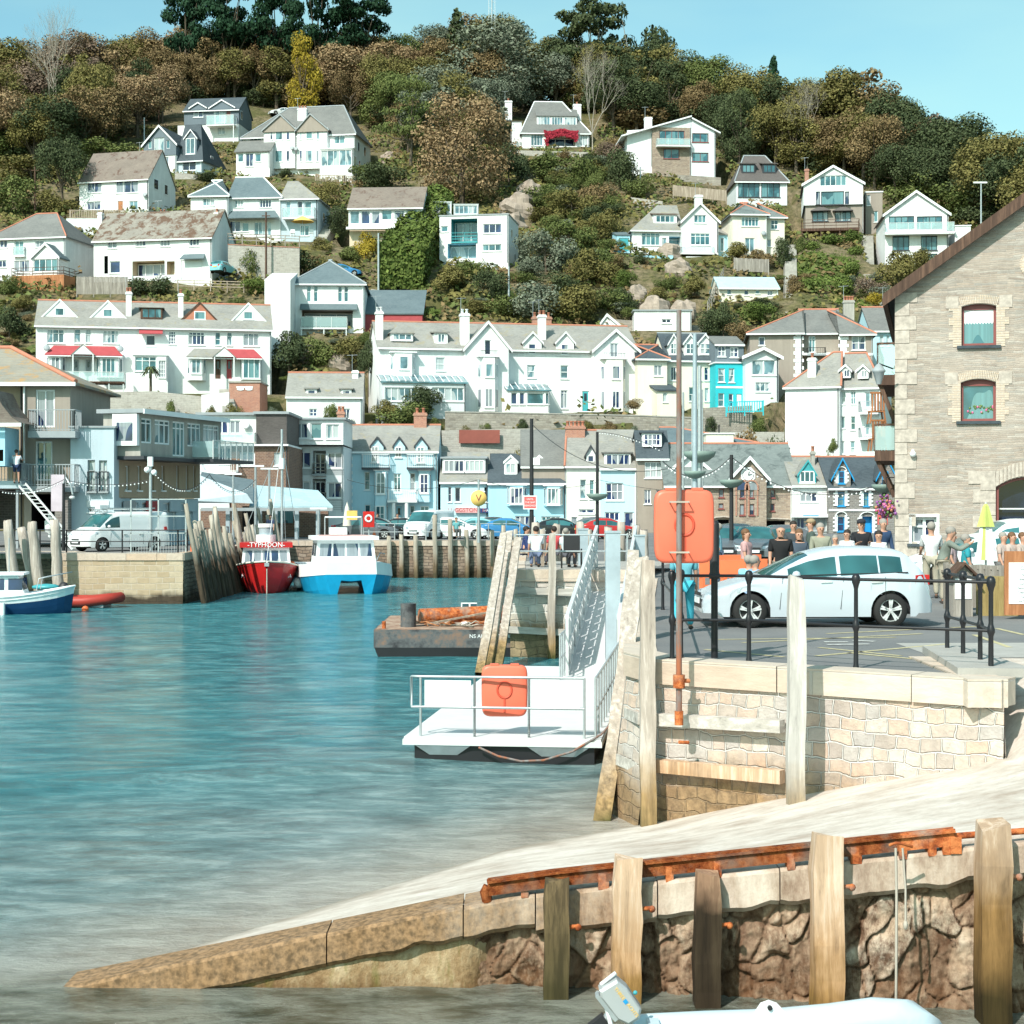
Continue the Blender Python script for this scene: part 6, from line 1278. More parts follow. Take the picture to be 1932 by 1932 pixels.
 lo=n.n('ShaderNodeMapRange');n.l(n.math('ADD',sp[2],n.math('MULTIPLY',a,.5)),lo.inputs[0]);lo.inputs[1].default_value=-2.16;lo.inputs[2].default_value=-1.98;lo.inputs[3].default_value=.75;lo.inputs[4].default_value=0
 col=n.mix(lo.outputs[0],col,(.12,.055,.018));n.bump(n.math('ADD',a,n.math('MULTIPLY',c,.3)),.9,.05);TM=n.fin(col,.8,0,.35)
 m=MB();K=40;vs=[];RW=8
 for i in range(K+1):
  x=-4.9+4.75*i/K;
  for j in range(RW+1):z=-3.2+(lip_z(x)-.25+3.2)*j/RW;vs.append((x,near_y(x)-16.1-.0-.12*(1-j/RW)+noise.noise(Vector((x*1.6,z*2,1)))*.07+noise.noise(Vector((x*7,z*5,1)))*.02+(max(0,i-K+2)*.1),z))
 m.add(vs,[(i*(RW+1)+j,(i+1)*(RW+1)+j,(i+1)*(RW+1)+j+1,i*(RW+1)+j+1)for i in range(K)for j in range(RW)],TM,True);m.build('concrete_toe',e)
 def lw(u,v):Y=15.9;p=P(u,v,Y);return p
 pts=[]
 for u in(922,1050,1200,1350,1540,1700,1800):x=(u-CU)*15.85/F;y=near_y(x)-.02;x=(u-CU)*y/F;pts.append((x,y-.02,lip_z(x)+.13))
 e2=empty('rusty_rail',pts[0],0,'thick rust-red iron rail running along the top edge of the slipway wall','rail');o=Vector(pts[0]);q=[Vector(p)-o for p in pts];m=MB();rr=random.Random(3)
 fine=[q[i].lerp(q[i+1],k/7)+Vector((0,rr.uniform(-.004,.004),rr.uniform(-.006,.006)))for i in range(len(q)-1)for k in range(7)]+[q[-1]]
 fine=[fine[0]+Vector((-.01,0,-.14)),fine[0]+Vector((-.03,0,-.05))]+fine
 m.tube(fine[:3],[.05,.055,.055],'rust',8)
 for a,b in zip(q,q[1:]):m.beam(a,b,.09,.155,'rust');m.beam(a+Vector((0,-.03,.055)),b+Vector((0,-.03,.055)),.10,.02,'rust');m.build('rail_bar',e2)
 for u in(990,1138,1262,1352,1490,1612,1700,1755,1782,1799):
  x=(u-CU)*15.9/F;y=near_y(x);x=(u-CU)*y/F;m=MB();z=lip_z(x)-o.z;w=.07 if u not in(1612,1799,1138)else .10;hb=.13
  m.box(x-o.x-w/2,x-o.x+w/2,y-o.y-.09,y-o.y+.06,z-.02,z+hb,'rust');m.build('bracket',e2)
 x=(1870-CU)*15/F;y=near_y(x);m=MB();m.tube([Vector((fine[-1])),Vector((x+.9,near_y(x+.9)-.02,lip_z(x+.9)+.08))-o],.03,'rust',8);m.build('thin_rail',e2)
 for(u,vt,w,mt,lb,dz)in((1050,1655,48,'piled','dark weed-covered short post at the left of the rubble wall',0),(1185,1620,55,'pileo','orange-buff square post with a bolt, second from the left on the rubble wall',0),(1334,1650,48,'pileod','short brown post with blackened foot in the middle of the rubble wall',0),(1560,1577,56,'pileo','tall pale square post crossing the rusty rail',0),(1873,1556,58,'pileo2','tall grey-brown square post near the right edge of the rubble wall',0)):
  x=(u-CU)*15.5/F;Y=near_y(x)-.22;r=w/2/F*Y;t=P(u,vt,Y);o_=pile('timber_post',lb,None,(t.x+(-.02),Y-.05,-3.0),(t.x,Y+.0,t.z),r*1.12,r*1.12,mt,True,'post')
  b=MB();bz=t.z-o_.location.z-.45;b.tube([(r*.8,-.02,bz),(r+.1,-.02,bz+.01)],.022,'rust',6);b.ball((r+.1,-.02,bz),.035,'rust',6);b.build('bolt',o_)
 x0=P(1690,1600,14.9);m=MB();m.tube([Vector((0,0,0)),Vector((-.004,-.05,-.4)),Vector((-.012,-.07,-1.1)),Vector((-.02,-.08,-1.75))],.012,'rope',6);m.tube([Vector((.06,0,0)),Vector((.075,-.05,-.35)),Vector((.07,-.07,-.62))],.010,'rope',6);m.ball((.07,-.07,-.66),.022,'rope',6,(1,1,2));m.tube([(-.05,.02,.02),(0,-.02,.05),(.08,.02,.03),(.16,.06,.0)],.014,'rust',6);o=m.build('mooring_rope');o.location=x0;tag(o,'grey mooring rope hanging down the rubble wall from the rusty rail','rope')
M['pileod']=timber('brown_short_post',(.48,.30,.19),(.33,.19,.12),wet=[((.03,.022,.012),-1.75,-1.35)])
M['pileo2']=timber('grey_brown_post',(.56,.43,.33),(.42,.29,.20),wet=[((.40,.21,.07),-1.6,-.9),((.04,.03,.01),-2.2,-1.4)])
M['rope']=paint('grey_rope',(.45,.40,.34),.9)
# ============================================================ vegetation
LF={'olive':leafmat('olive_leaves',(.15,.135,.045),(.24,.205,.07)),'brown':leafmat('brown_autumn_leaves',(.18,.125,.06),(.29,.205,.10)),'rust':leafmat('rust_autumn_leaves',(.19,.095,.055),(.27,.155,.09)),'dark':leafmat('dark_green_leaves',(.055,.075,.035),(.105,.125,.055)),'grey':leafmat('grey_green_leaves',(.14,.165,.115),(.23,.25,.18)),'yellow':leafmat('yellow_leaves',(.34,.24,.025),(.42,.33,.05)),'green':leafmat('mid_green_leaves',(.105,.135,.04),(.19,.21,.07)),'pine':leafmat('pine_needles',(.015,.045,.022),(.03,.075,.035)),'tan':leafmat('tan_autumn_leaves',(.28,.19,.10),(.38,.265,.15)),'purple':leafmat('mauve_brown_leaves',(.17,.12,.09),(.25,.18,.13)),'hedge':leafmat('hedge_leaves',(.085,.125,.028),(.16,.20,.05))}
LFN={'olive':'olive-green','brown':'brown autumn','rust':'rust-red autumn','dark':'dark green','grey':'grey-green','yellow':'yellow','green':'mid-green','pine':'blackish green','tan':'tan autumn','purple':'mauve-brown','hedge':'green'}
M['bark']=timber('bark',(.20,.16,.12),(.12,.095,.07));M['barkpale']=timber('pale_bark',(.50,.45,.38),(.34,.30,.25))
def cards(pts,size,rr,mat,updown=.35):
 """leaf clumps: small crossed leaf faces turned every way, mostly facing outwards"""
 vs,fs=[],[]
 for c,n in pts:
  s=size*rr.uniform(.55,1.35);d=(Vector(n)+Vector((rr.gauss(0,.55),rr.gauss(0,.55),rr.gauss(0,.55)))).normalized();a=d.orthogonal().normalized();a.rotate(Matrix.Rotation(rr.random()*6.28,3,d));b=d.cross(a);k=len(vs)
  vs+=[c+a*s,c+b*s*.7+a*s*.1,c-a*s*.9,c-b*s*.65];fs.append((k,k+1,k+2,k+3))
 m=MB();m.add(vs,fs,mat);return m
def crown_proto(kind,seed,n):
 rr=random.Random(seed);pts=[];lobes=[]
 if kind=='broad':
  for i in range(26):
   t=rr.random()*6.28;e=rr.uniform(-.35,1);r=.33*math.sqrt(max(.1,1-e*e*.75))*rr.uniform(.55,1);lobes.append((Vector((math.cos(t)*r,math.sin(t)*r,.56+e*.29)),rr.uniform(.10,.19)))
 elif kind=='big':
  for i in range(60):
   t=rr.random()*6.28;e=rr.uniform(-1,1);r=.36*math.sqrt(max(.08,1-e*e*.8))*rr.uniform(.7,1);lobes.append((Vector((math.cos(t)*r,math.sin(t)*r,.5+e*.40)),rr.uniform(.08,.15)))
 elif kind=='tall':
  for i in range(24):
   e=rr.random();t=rr.random()*6.28;r=.22*(1-abs(e-.45)*1.2);lobes.append((Vector((math.cos(t)*r,math.sin(t)*r,.22+e*.68)),rr.uniform(.09,.15)))
 elif kind=='pine':
  for i in range(20):
   z=rr.uniform(.42,.93);t=rr.random()*6.28;r=rr.uniform(.08,.42)*(1.12-z*.45);lobes.append((Vector((math.cos(t)*r,math.sin(t)*r,z)),rr.uniform(.08,.15)))
 elif kind=='conifer':
  for i in range(46):
   e=(i/46);t=i*2.4;r=.30*(1-e)**.9;lobes.append((Vector((math.cos(t)*r,math.sin(t)*r,.1+e*.86)),.10*(1-e*.6)))
 elif kind=='layer':
  for i in range(30):
   lv=rr.randrange(7);z=.28+lv*.105;t=rr.random()*6.28;r=rr.uniform(.08,.46)*(1.1-lv*.11);lobes.append((Vector((math.cos(t)*r,math.sin(t)*r,z)),rr.uniform(.11,.17)))
 elif kind=='shrub':
  for i in range(16):
   t=rr.random()*6.28;r=rr.uniform(0,.36);z=rr.uniform(.18,.72)*(1-r*.6);lobes.append((Vector((math.cos(t)*r,math.sin(t)*r,z)),rr.uniform(.13,.24)))
 elif kind=='tidy':
  for i in range(12):
   t=rr.random()*6.28;r=rr.uniform(0,.2);lobes.append((Vector((math.cos(t)*r,math.sin(t)*r,.42+rr.uniform(-.1,.15))),rr.uniform(.25,.34)))
 elif kind=='open':
  for i in range(15):
   t=rr.random()*6.28;z=rr.uniform(.45,.93);r=rr.uniform(.1,.46)*(1.1-abs(z-.75));lobes.append((Vector((math.cos(t)*r,math.sin(t)*r,z)),rr.uniform(.07,.12)))
 tot=sum(r*r for _,r in lobes)
 for c,r in lobes:
  k=int(n*r*r/tot);fl={'layer':.32,'pine':.45,'conifer':.5}.get(kind,.85)
  for _ in range(k):
   d=Vector((rr.gauss(0,1),rr.gauss(0,1),rr.gauss(0,1)+.25)).normalized();q=r*rr.uniform(.62,1.12);p=c+Vector((d.x*q,d.y*q,d.z*q*fl))
   if p.z<.02:p.z=.02+rr.random()*.05
   pts.append((p,Vector((d.x,d.y,d.z+.2))))
 sz={'big':.0125,'shrub':.0225,'tidy':.034,'conifer':.03,'pine':.017,'open':.022}.get(kind,.0138)
 return cards(pts,sz,rr,LF['green']),lobes
def trunk_proto(lobes,seed,base_r=.022,bare=False):
 rr=random.Random(seed);m=MB();top=Vector((rr.uniform(-.03,.03),rr.uniform(-.03,.03),.5));tp=[Vector((0,0,-.25)),Vector((0,0,.12)),Vector((rr.uniform(-.02,.02),0,.3)),top]
 m.tube(tp,[base_r*1.5,base_r*1.15,base_r*.9,base_r*.6],'bark',7)
 for c,r in lobes[:14]:
  s=tp[1].lerp(tp[3],rr.uniform(.2,1));mid=s.lerp(c,.5)+Vector((0,0,-.03));m.tube([s,mid,c],[base_r*.5,base_r*.32,base_r*.12],'bark',5)
 return m
def bare_proto(seed):
 rr=random.Random(seed);m=MB()
 def br(p,d,l,r,dep):
  q=p+d*l*.5+Vector((rr.gauss(0,.01),rr.gauss(0,.01),0));e=q+(d+Vector((rr.gauss(0,.12),rr.gauss(0,.12),.08))).normalized()*l*.5;m.tube([p,q,e],[r,r*.8,r*.6],'barkpale',5 if dep<3 else 3,False)
  if dep<6:
   for _ in range(3 if dep else 4):
    nd=(d*1.0+Vector((rr.gauss(0,.5),rr.gauss(0,.5),rr.uniform(0,.35)))).normalized();br(e,nd,l*rr.uniform(.62,.82),r*.55,dep+1)
 br(Vector((0,0,-.2)),Vector((0,0,1)),.5,.02,0);return m
PR={}
def protos():
 for kind,seeds,n in(('broad',(1,2,3,4,5,6,7),9500),('tall',(11,12),6500),('pine',(21,22,23),6500),('big',(91,92),13000),('conifer',(31,),2600),('layer',(41,42),5000),('shrub',(51,52,53,54,55),4300),('tidy',(61,62),1500),('open',(71,72),2200)):
  PR[kind]=[]
  for s in seeds:
   m,lobes=crown_proto(kind,s,n);cr=m.build('crown');tr=trunk_proto(lobes,s,.016 if kind in('shrub','tidy')else .02).build('trunk');PR[kind].append((cr.data,tr.data))
   bpy.data.objects.remove(cr);bpy.data.objects.remove(tr)
 PR['bare']=[]
 for s in(81,82):o=bare_proto(s).build('branches');PR['bare'].append((None,o.data));bpy.data.objects.remove(o)
TR=random.Random(77)
def plant(name,kind,loc,w,h,leaf,label,cat,group=None,pale=False):
 cr,tr=TR.choice(PR[kind]);e=empty(name,loc,TR.random()*6.28,label,cat,group);e.scale=(w,w,h)
 if tr:
  o=bpy.data.objects.new('trunk',tr);COL.objects.link(o);o.parent=e
  if pale and len(o.material_slots):o.material_slots[0].link='OBJECT';o.material_slots[0].material=M['barkpale']
 if cr:
  o=bpy.data.objects.new('crown' if name=='tree' or 'tree' in name else 'foliage',cr);COL.objects.link(o);o.parent=e;o.material_slots[0].link='OBJECT';o.material_slots[0].material=LF[leaf]
 return e
LMK=[(60,'the left edge'),(240,'the brown-roofed house'),(360,'the slate-hung house'),(470,'the glass-balcony house'),(640,'the big white pair'),(800,'the ravine'),(960,'the big tan tree'),(1120,'the creeper-covered house'),(1290,'the split-roofed modern house'),(1440,'the mansard house'),(1590,'the arched-top tall house'),(1760,'the wide-gabled house'),(1932,'the right edge')]
def lmk(u):return next((n for x,n in LMK if u<=x),'the right edge')
def wood():
 base=[(0,310),(90,320),(170,300),(265,255),(330,205),(470,195),(540,200),(640,215),(720,250),(790,300),(860,320),(950,270),(980,210),(1110,215),(1180,275),(1230,245),(1350,275),(1375,310),(1480,330),(1520,330),(1640,350),(1700,380),(1760,395),(1932,420),(2100,470)]
 pal=[(0,['brown','olive','olive','brown','purple','olive','tan','dark']),(330,['brown','tan','olive','brown','dark']),(620,['olive','brown','tan','olive','green']),(800,['grey','brown','olive','grey','olive']),(1040,['dark','grey','dark','purple','olive']),(1290,['olive','brown','dark','olive','green','dark']),(1520,['dark','brown','olive','brown','dark','olive']),(1720,['dark','dark','olive','brown'])]
 rr=random.Random(12);u=-40;rows=0
 while u<2010:
  v=lerp_tab(base,u);yr=ridgeY(u);vr=205700/yr-501;k=0
  while True:
   uu=u+rr.uniform(-20,20);last=v<=vr+14
   if last:v=vr
   Y=HY(v);X=(uu-CU)*Y/F;z=hill_z(X,Y);sc=F/Y
   p=[c for a,c in pal if a<=uu][-1]if uu>=0 else pal[0][1];leaf=rr.choice(p)
   if last:h=max(6.5,(EYE+(CV-lerp_tab(SKY,uu))/sc-z)*rr.uniform(.94,1.03));w=h*rr.uniform(1.0,1.25)
   else:h=rr.uniform(8.5,12.5)*(.85 if uu>1300 else 1);w=h*rr.uniform(.95,1.25)
   kd=rr.choice(['broad','broad','broad','broad','tall','open'])if not last else rr.choice(['broad','broad','tall','broad'])
   row='on the skyline above' if last else('at the lower edge of the wood near' if k==0 else 'in the middle of the wood above')
   plant('broadleaf_tree',kd,(X,Y,z-.3),w,h,leaf,'%s broadleaf tree %s %s'%(LFN[leaf],row,lmk(uu)),'tree','trees of the hilltop wood')
   if last:break
   v-=rr.uniform(24,32);k+=1
  u+=48
 for i in range(150):
  u=rr.uniform(-20,1990);vb=lerp_tab(base,u);vr=205700/ridgeY(u)-501;v=rr.uniform(vr,vb)if rr.random()<.6 else rr.uniform(vr,vr+12);Y=HY(v);X=(u-CU)*Y/F;leaf=rr.choice(['dark','dark','olive','brown','green']);s_=rr.uniform(4.5,8)
  plant('undergrowth_shrub','shrub',(X,Y,hill_z(X,Y)-.5),s_*1.5,s_,leaf,'%s undergrowth between the trunks of the wood above %s'%(LFN[leaf],lmk(u)),'undergrowth','undergrowth of the hilltop wood')
 for u in range(0,2000,42):
  uu=u+rr.uniform(-12,12);Y=ridgeY(uu)+7;X=(uu-CU)*Y/F;z=hill_z(X,Y);h=max(6,(EYE+(CV-lerp_tab(SKY,uu)-6)*Y/F-z)*rr.uniform(.85,1.02));leaf=rr.choice(['dark','brown','purple','olive'])
  plant('broadleaf_tree',rr.choice(['broad','open','broad']),(X,Y,z-.3),h*1.1,h,leaf,'%s tree just over the ridge behind %s'%(LFN[leaf],lmk(uu)),'tree','trees of the hilltop wood')
 def T(kind,u,vt,vb,w,leaf,label,Y=None,pale=False,name='tree'):
  Y=Y or HY(vb);X=(u-CU)*Y/F;sc=F/Y;z=hill_z(X,Y);zt=EYE+(CV-vt)/sc;plant(name,kind,(X,Y,z-.2),w/sc,zt-z+.2,leaf,label,'tree',None,pale)
 for u,vt,w,lb in((352,-42,130,'leftmost of the tall dark pines on the skyline'),(430,-60,170,'tall dark pine second from the left on the skyline'),(515,-55,150,'tall dark pine in the middle of the skyline group'),(600,-50,160,'tall dark pine with bare trunk right of the middle of the skyline group'),(672,-25,190,'rightmost tall dark pine with branches reaching right')):T('pine',u,vt,180,w,'pine',lb,296,name='pine_tree')
 T('pine',1118,-10,190,190,'dark','tall eucalyptus with pale forked trunk on the skyline',292,True,'eucalyptus_tree');T('open',1205,14,190,150,'dark','eucalyptus with drooping crown right of the tallest one',294,True,'eucalyptus_tree')
 T('big',930,38,190,260,'grey','large grey-green spreading tree in the middle of the skyline',285);T('conifer',1459,98,210,100,'pine','dark pointed conifer standing above the skyline on the right',268,name='conifer_tree');T('conifer',862,10,160,120,'dark','dark pointed evergreen on the skyline left of the mast',300,name='conifer_tree')
 T('layer',775,128,330,140,'green','dark green flat-layered cypress left of the big tan tree',None,name='cypress_tree');T('layer',905,140,270,130,'grey','blue-green layered cedar behind the big tan tree',None,name='cedar_tree')
 T('big',872,172,385,225,'tan','big tan-brown autumn tree in the centre of the hillside',None);T('bare',100,95,275,110,'olive','bare-twigged pale tree at the left of the wood',262,name='bare_tree');T('bare',1522,205,330,85,'olive','leafless pale tree behind the arched-top house',None,name='bare_tree');T('bare',1118,150,290,90,'olive','bare-branched tree right of the creeper-covered house',None,name='bare_tree')
 T('tall',572,62,225,110,'yellow','yellow-topped tree above the big white semi-detached pair',274);T('broad',172,110,285,120,'olive','olive tree with clean grey trunk on the grassy bank',None);T('broad',118,248,400,120,'dark','dark bushy tree with pale leaf edges left of the brown-roofed house',None)
 T('big',1395,165,320,110,'dark','dark round tree right of the split-roofed modern house',None);T('broad',1590,210,330,150,'olive','olive-brown tree behind the arched-top house',None);T('broad',1650,215,365,140,'brown','large brown tree above the grass patch right of the arched-top house',None)
def shrubs():
 rr=random.Random(5)
 def S_(u,vb,w,h,leaf,label,kind='shrub',group=None,Y=None,name='shrub'):
  Y=Y or HY(vb);sc=F/Y;X=(u-CU)*Y/F;z=hill_z(X,Y);zz=EYE+(CV-vb)/sc;z=min(z,zz)if Y>152 else zz
  plant(name,kind,(X,Y,z-.15),w/sc*1.15,h/sc*1.15+(zz-z),leaf,label,{'shrub':'shrub','bank_plant':'plant','low_shrub':'low shrub'}.get(name,'bush'),group)
 L=[(20,410,90,90,'green','pale flowering shrub at the left edge beside the dark bushy tree'),(100,405,80,55,'olive','olive shrub between the telegraph pole and the brown-roofed house'),(60,350,120,60,'olive','olive scrub on the bank above the left edge'),(30,300,90,60,'dark','dark conifer-like shrub at the left edge'),(200,315,110,60,'green','green scrub behind the brown-roofed house'),(20,560,60,50,'green','round green shrub at the left edge above the terrace'),(45,590,50,40,'olive','olive shrub beside the left end of the terrace'),(18,640,70,70,'dark','dark shrub at the left edge behind the apartments'),(390,345,55,25,'dark','dark shrub on the stone wall below the slate-hung house'),(540,335,30,22,'dark','small round bush in front of the big white pair'),(615,395,50,60,'olive','olive shrub right of the blue-hipped houses'),(635,440,50,60,'dark','dark hedge line right of the blue-hipped houses'),(690,350,70,50,'green','green shrub beside the path right of the big white pair'),(720,365,90,70,'dark','dark shrub in the ravine above the beige house'),(690,495,50,65,'yellow','orange-yellow shrub in front of the beige house'),(660,500,55,40,'green','green shrub left of the orange-yellow one'),(475,530,45,70,'green','upright bright green shrub right of the mossy-roofed house'),(480,560,55,45,'hedge','bright green rounded shrub below the upright one'),(560,520,100,55,'dark','wide dark shrub on the bank below the blue-hipped houses'),(625,520,60,45,'olive','olive shrub right of the wide dark one'),(605,480,45,40,'olive','small olive shrub beside the stone terrace wall'),(450,585,40,30,'green','low green shrub at the right end of the decking'),(850,550,80,55,'olive','olive shrub left below the flat-roofed house'),(885,530,70,45,'green','green shrub under the flat-roofed house'),(925,570,70,70,'dark','dark shrub right of the flat-roofed house garden'),(900,590,60,30,'olive','low olive shrub above the great terrace roof'),(960,600,90,50,'green','green bush above the middle of the great terrace'),(1010,610,110,95,'grey','grey-green bush above the great terrace'),(1090,610,110,90,'olive','olive bush right above the great terrace'),(1030,515,100,90,'grey','large round grey-green bush right of the flat-roofed house'),(1075,480,90,70,'green','green bush behind the large round grey-green one'),(1110,540,90,80,'olive','olive bush in the middle of the ravine'),(1080,420,90,70,'olive','olive tall bush in the upper ravine'),(1040,400,90,60,'green','green bush in the upper ravine'),(1120,400,80,70,'brown','brown-green bush left of the dormer house'),(1140,455,60,70,'olive','olive bush beside the dormer house'),(1100,350,80,70,'green','green bush below the creeper-covered house'),(1030,345,110,60,'green','wide green bush below the creeper-covered house terrace'),(960,350,80,90,'dark','dark bush right of the big tan tree'),(1170,360,70,90,'dark','dark bush left of the split-roofed house'),(1205,370,60,50,'green','green bush under the split-roofed house'),(1150,320,60,60,'purple','mauve-brown bush beside the small white shed'),(1060,560,80,60,'dark','dark low bush in the ravine'),(1160,590,90,55,'green','green bush at the foot of the ravine'),(1140,510,60,55,'green','green bush left of the glass-fenced terrace'),(1210,505,30,35,'dark','small dark round bush under the glass-fenced terrace'),(1180,545,45,45,'hedge','rounded green bush in the rock garden'),(1260,545,50,30,'green','green bush by the stone cave'),(1240,575,55,40,'olive','low olive bush in the rock garden'),(1310,560,60,45,'olive','olive shrub left of the pale blue-roofed bungalow'),(1345,640,60,70,'dark','dark conifer bush above the cream terrace'),(1365,640,50,80,'dark','second dark conifer bush above the cream terrace'),(1430,610,70,50,'hedge','bright green shrub below the low bungalow'),(1440,590,60,35,'dark','dark hedge shrub below the low bungalow'),(1400,645,60,45,'brown','golden brown shrub above the turquoise house'),(1390,490,60,40,'olive','olive shrub under the cream house'),(1430,500,60,35,'brown','brown shrub under the cream house'),(1475,500,40,60,'dark','dark narrow shrub right of the cream house'),(1510,480,30,40,'green','green bush under the timber balcony left end'),(1790,400,90,45,'hedge','broad green bush left of the street lamp'),(1850,430,110,60,'dark','dark bush behind the street lamp'),(1695,540,85,75,'olive','large olive bush under the wide-gabled house'),(1672,575,60,45,'grey','grey-green bush left of the warehouse eaves'),(1655,580,45,35,'yellow','yellow-green bush above the villa roof'),(1735,520,60,60,'olive','olive bush behind the warehouse roof edge'),(1500,560,40,50,'brown','golden bush at the steps of the terraced garden'),(1640,560,60,50,'purple','brownish bush in the terraced garden'),(770,800,110,55,'green','green tree-like bush in front of the great terrace'),(800,790,70,75,'dark','darker bush behind the blue house chimney'),(728,792,50,45,'olive','olive bush beside the lamp post left of the great terrace'),(940,845,60,30,'green','green bush on the rock by the red garage door'),(985,840,40,35,'olive','olive bush above the sky blue shop'),(695,720,40,90,'dark','tall dark ivy bush between cottage and great terrace'),(545,700,85,85,'dark','large round dark bush right of the left terrace'),(600,690,90,70,'green','ivy bush below the pyramid-roofed house'),(655,690,80,65,'olive','yellowish ivy bush below the pyramid-roofed house'),(690,660,40,40,'green','small ivy bush right of the pyramid-roofed house'),(1195,770,32,26,'brown','golden round bush at the right end of the great terrace'),(1420,850,90,75,'brown','golden-green tree bush above the hall roof'),(1470,850,70,80,'dark','dark bush beside the tall blank white house'),(1400,840,50,45,'olive','olive bush above the hall roof left end'),(1572,860,22,40,'green','small upright shrub beside the tall blank white house')]
 for t in L:S_(*t[:5],t[5])
 for u,vb,w,h,i in((1532,480,42,34,'leftmost'),(1572,470,60,36,'widest'),(1610,460,46,30,'upper right'),(1612,490,40,32,'right-hand'),(1607,520,38,30,'lower right')):S_(u,vb,w,h,'hedge','%s clipped round bush in the terraced garden under the arched-top house'%i,'tidy',name='clipped_bush')
 for u,vb,w,h,i in((1530,560,58,48,'left'),(1590,565,50,50,'right')):S_(u,vb,w,h,'hedge','big dark clipped bush to the %s of the garden steps'%i,'tidy',name='clipped_bush')
 for(u,vb,w,h,lb)in((262,560,50,46,'left'),(300,560,55,44,'right')):S_(u,vb,w,h,'dark','%s half of the dark clipped hedge before the mossy-roofed house'%lb,'tidy',name='clipped_bush')
 for i in range(95):
  u=rr.uniform(990,1190);v=rr.uniform(300,605)
  if 1165<u and 380<v<500:continue
  leaf=rr.choice(['olive','green','grey','brown','dark','green']);S_(u,v,rr.uniform(30,65),rr.uniform(22,48),leaf,'%s scrub bush among the dense scrub of the ravine'%LFN[leaf],group='scrub bushes of the ravine')
 for i in range(185):
  u,v=rr.choice([(rr.uniform(730,960),rr.uniform(330,380)),(rr.uniform(840,960),rr.uniform(520,590)),(rr.uniform(0,130),rr.uniform(300,400)),(rr.uniform(1190,1500),rr.uniform(515,600)),(rr.uniform(1480,1680),rr.uniform(520,590)),(rr.uniform(450,700),rr.uniform(490,560)),(rr.uniform(520,710),rr.uniform(650,720)),(rr.uniform(0,60),rr.uniform(560,680))]);leaf=rr.choice(['olive','green','brown','dark','grey'])
  S_(u,v,rr.uniform(14,34),rr.uniform(8,20),leaf,'%s low shrub on the garden slopes near %s'%(LFN[leaf],lmk(u)),name='low_shrub',group='low shrubs on the garden slopes')
 for u in range(130,1500,26):
  for v in((762,790)if u<700 else(800,852)):
   if rr.random()<.45:leaf=rr.choice(['olive','green','brown','dark','grey']);S_(u+rr.uniform(-10,10),v+rr.uniform(-10,4),rr.uniform(16,36),rr.uniform(8,20),leaf,'%s plant on the bank behind the waterfront roofs'%LFN[leaf],name='bank_plant',group='plants behind the waterfront roofs',Y=157.5)
 a,b=at_hill(757,545),at_hill(800,430);e=empty('tall_hedge',a,0,'tall thick clipped hedge climbing the slope right of the beige house','hedge');pts=[];d=b-a+Vector((1.2,0,0))
 for i in range(11000):
  t=rr.random();s=rr.choice([0,1,2,2]);wv=2.6;hh=4.6+.5*math.sin(t*9)
  if s==2:off=Vector((rr.uniform(-wv,wv),0,hh+rr.gauss(0,.12)));nn=Vector((0,-.3,1))
  elif s==0:off=Vector((-wv+rr.gauss(0,.15),0,rr.uniform(0,hh)));nn=Vector((-1,0,0))
  else:off=Vector((rr.uniform(-wv,wv),-.2+rr.gauss(0,.15),rr.uniform(0,hh)));nn=Vector((0,-1,0));t=rr.random()**3*.1
  if s==2 or rr.random()<.6:pass
  bl=noise.noise(Vector((off.x*.5,t*6,off.z*.5)))*.7;pts.append((d*t+off*(1+bl*.18)+Vector((0,0,-.8*(abs(off.x)/2.6)**3 if s==2 else 0)),nn))
 for i in range(2500):t=rr.random();pts.append((d*t+Vector((2.6+rr.gauss(0,.15),0,rr.uniform(0,4.6))),Vector((1,0,0))))
 cards(pts,.24,rr,LF['hedge']).build('foliage',e)
 m=MB();pts=[]
 for cu,cv,ru,rv,n in((1560,505,60,30,2200),(230,290,60,20,1500),(1690,360,60,14,900),(1590,580,60,12,700),(1460,455,20,10,100),(800,590,30,8,200)):
  for i in range(n):
   t=rr.random()*6.28;r=math.sqrt(rr.random());p=at_hill(cu+ru*r*math.cos(t),cv+rv*r*math.sin(t));pts.append((p+Vector((0,0,.15)),Vector((0,-.7,.7))))
 o=cards(pts,.3,rr,LF['hedge']).build('grass');tag(o,'rough grass of the garden terraces and the bank under the wood','grass',None,'stuff')
 pts={'olive':[],'green':[],'brown':[]};n=0
 while n<80000:
  X=rr.uniform(-100,90);Y=154+rr.random()**.8*120;u=CU+X/Y*F
  if not-30<u<1960:continue
  n+=1;z=hill_z(X,Y);zc=hill_cut(X,Y,z)
  if zc<z-.02:continue
  k=noise.noise(Vector((X*.16,Y*.16,3)));c=noise.noise(Vector((X*.35,Y*.35,9)))
  if k<-.18:continue
  hh=max(0,k+.25)*2.6*(.5+rr.random()*.5);pts['olive' if c<-.05 else 'green' if c<.22 else 'brown'].append((Vector((X,Y,z+hh*rr.random()**.4)),Vector((0,-.5,.8))))
 for c in pts:tag(cards(pts[c],.32,rr,LF[c]).build('undergrowth'),'%s brambles and ground cover on the slopes between the gardens'%LFN[c],'undergrowth',None,'stuff')
 p=P(1008*.2821,544.9+690*.2821,160.5);e=empty('palm_tree',p,0,'small palm tree in front of the left white terrace','palm tree');m=MB();m.tube([(0,0,-1),(0,0,1.2),(.05,0,2.3)],[.14,.12,.1],'bark',8);m.build('trunk',e);m=MB()
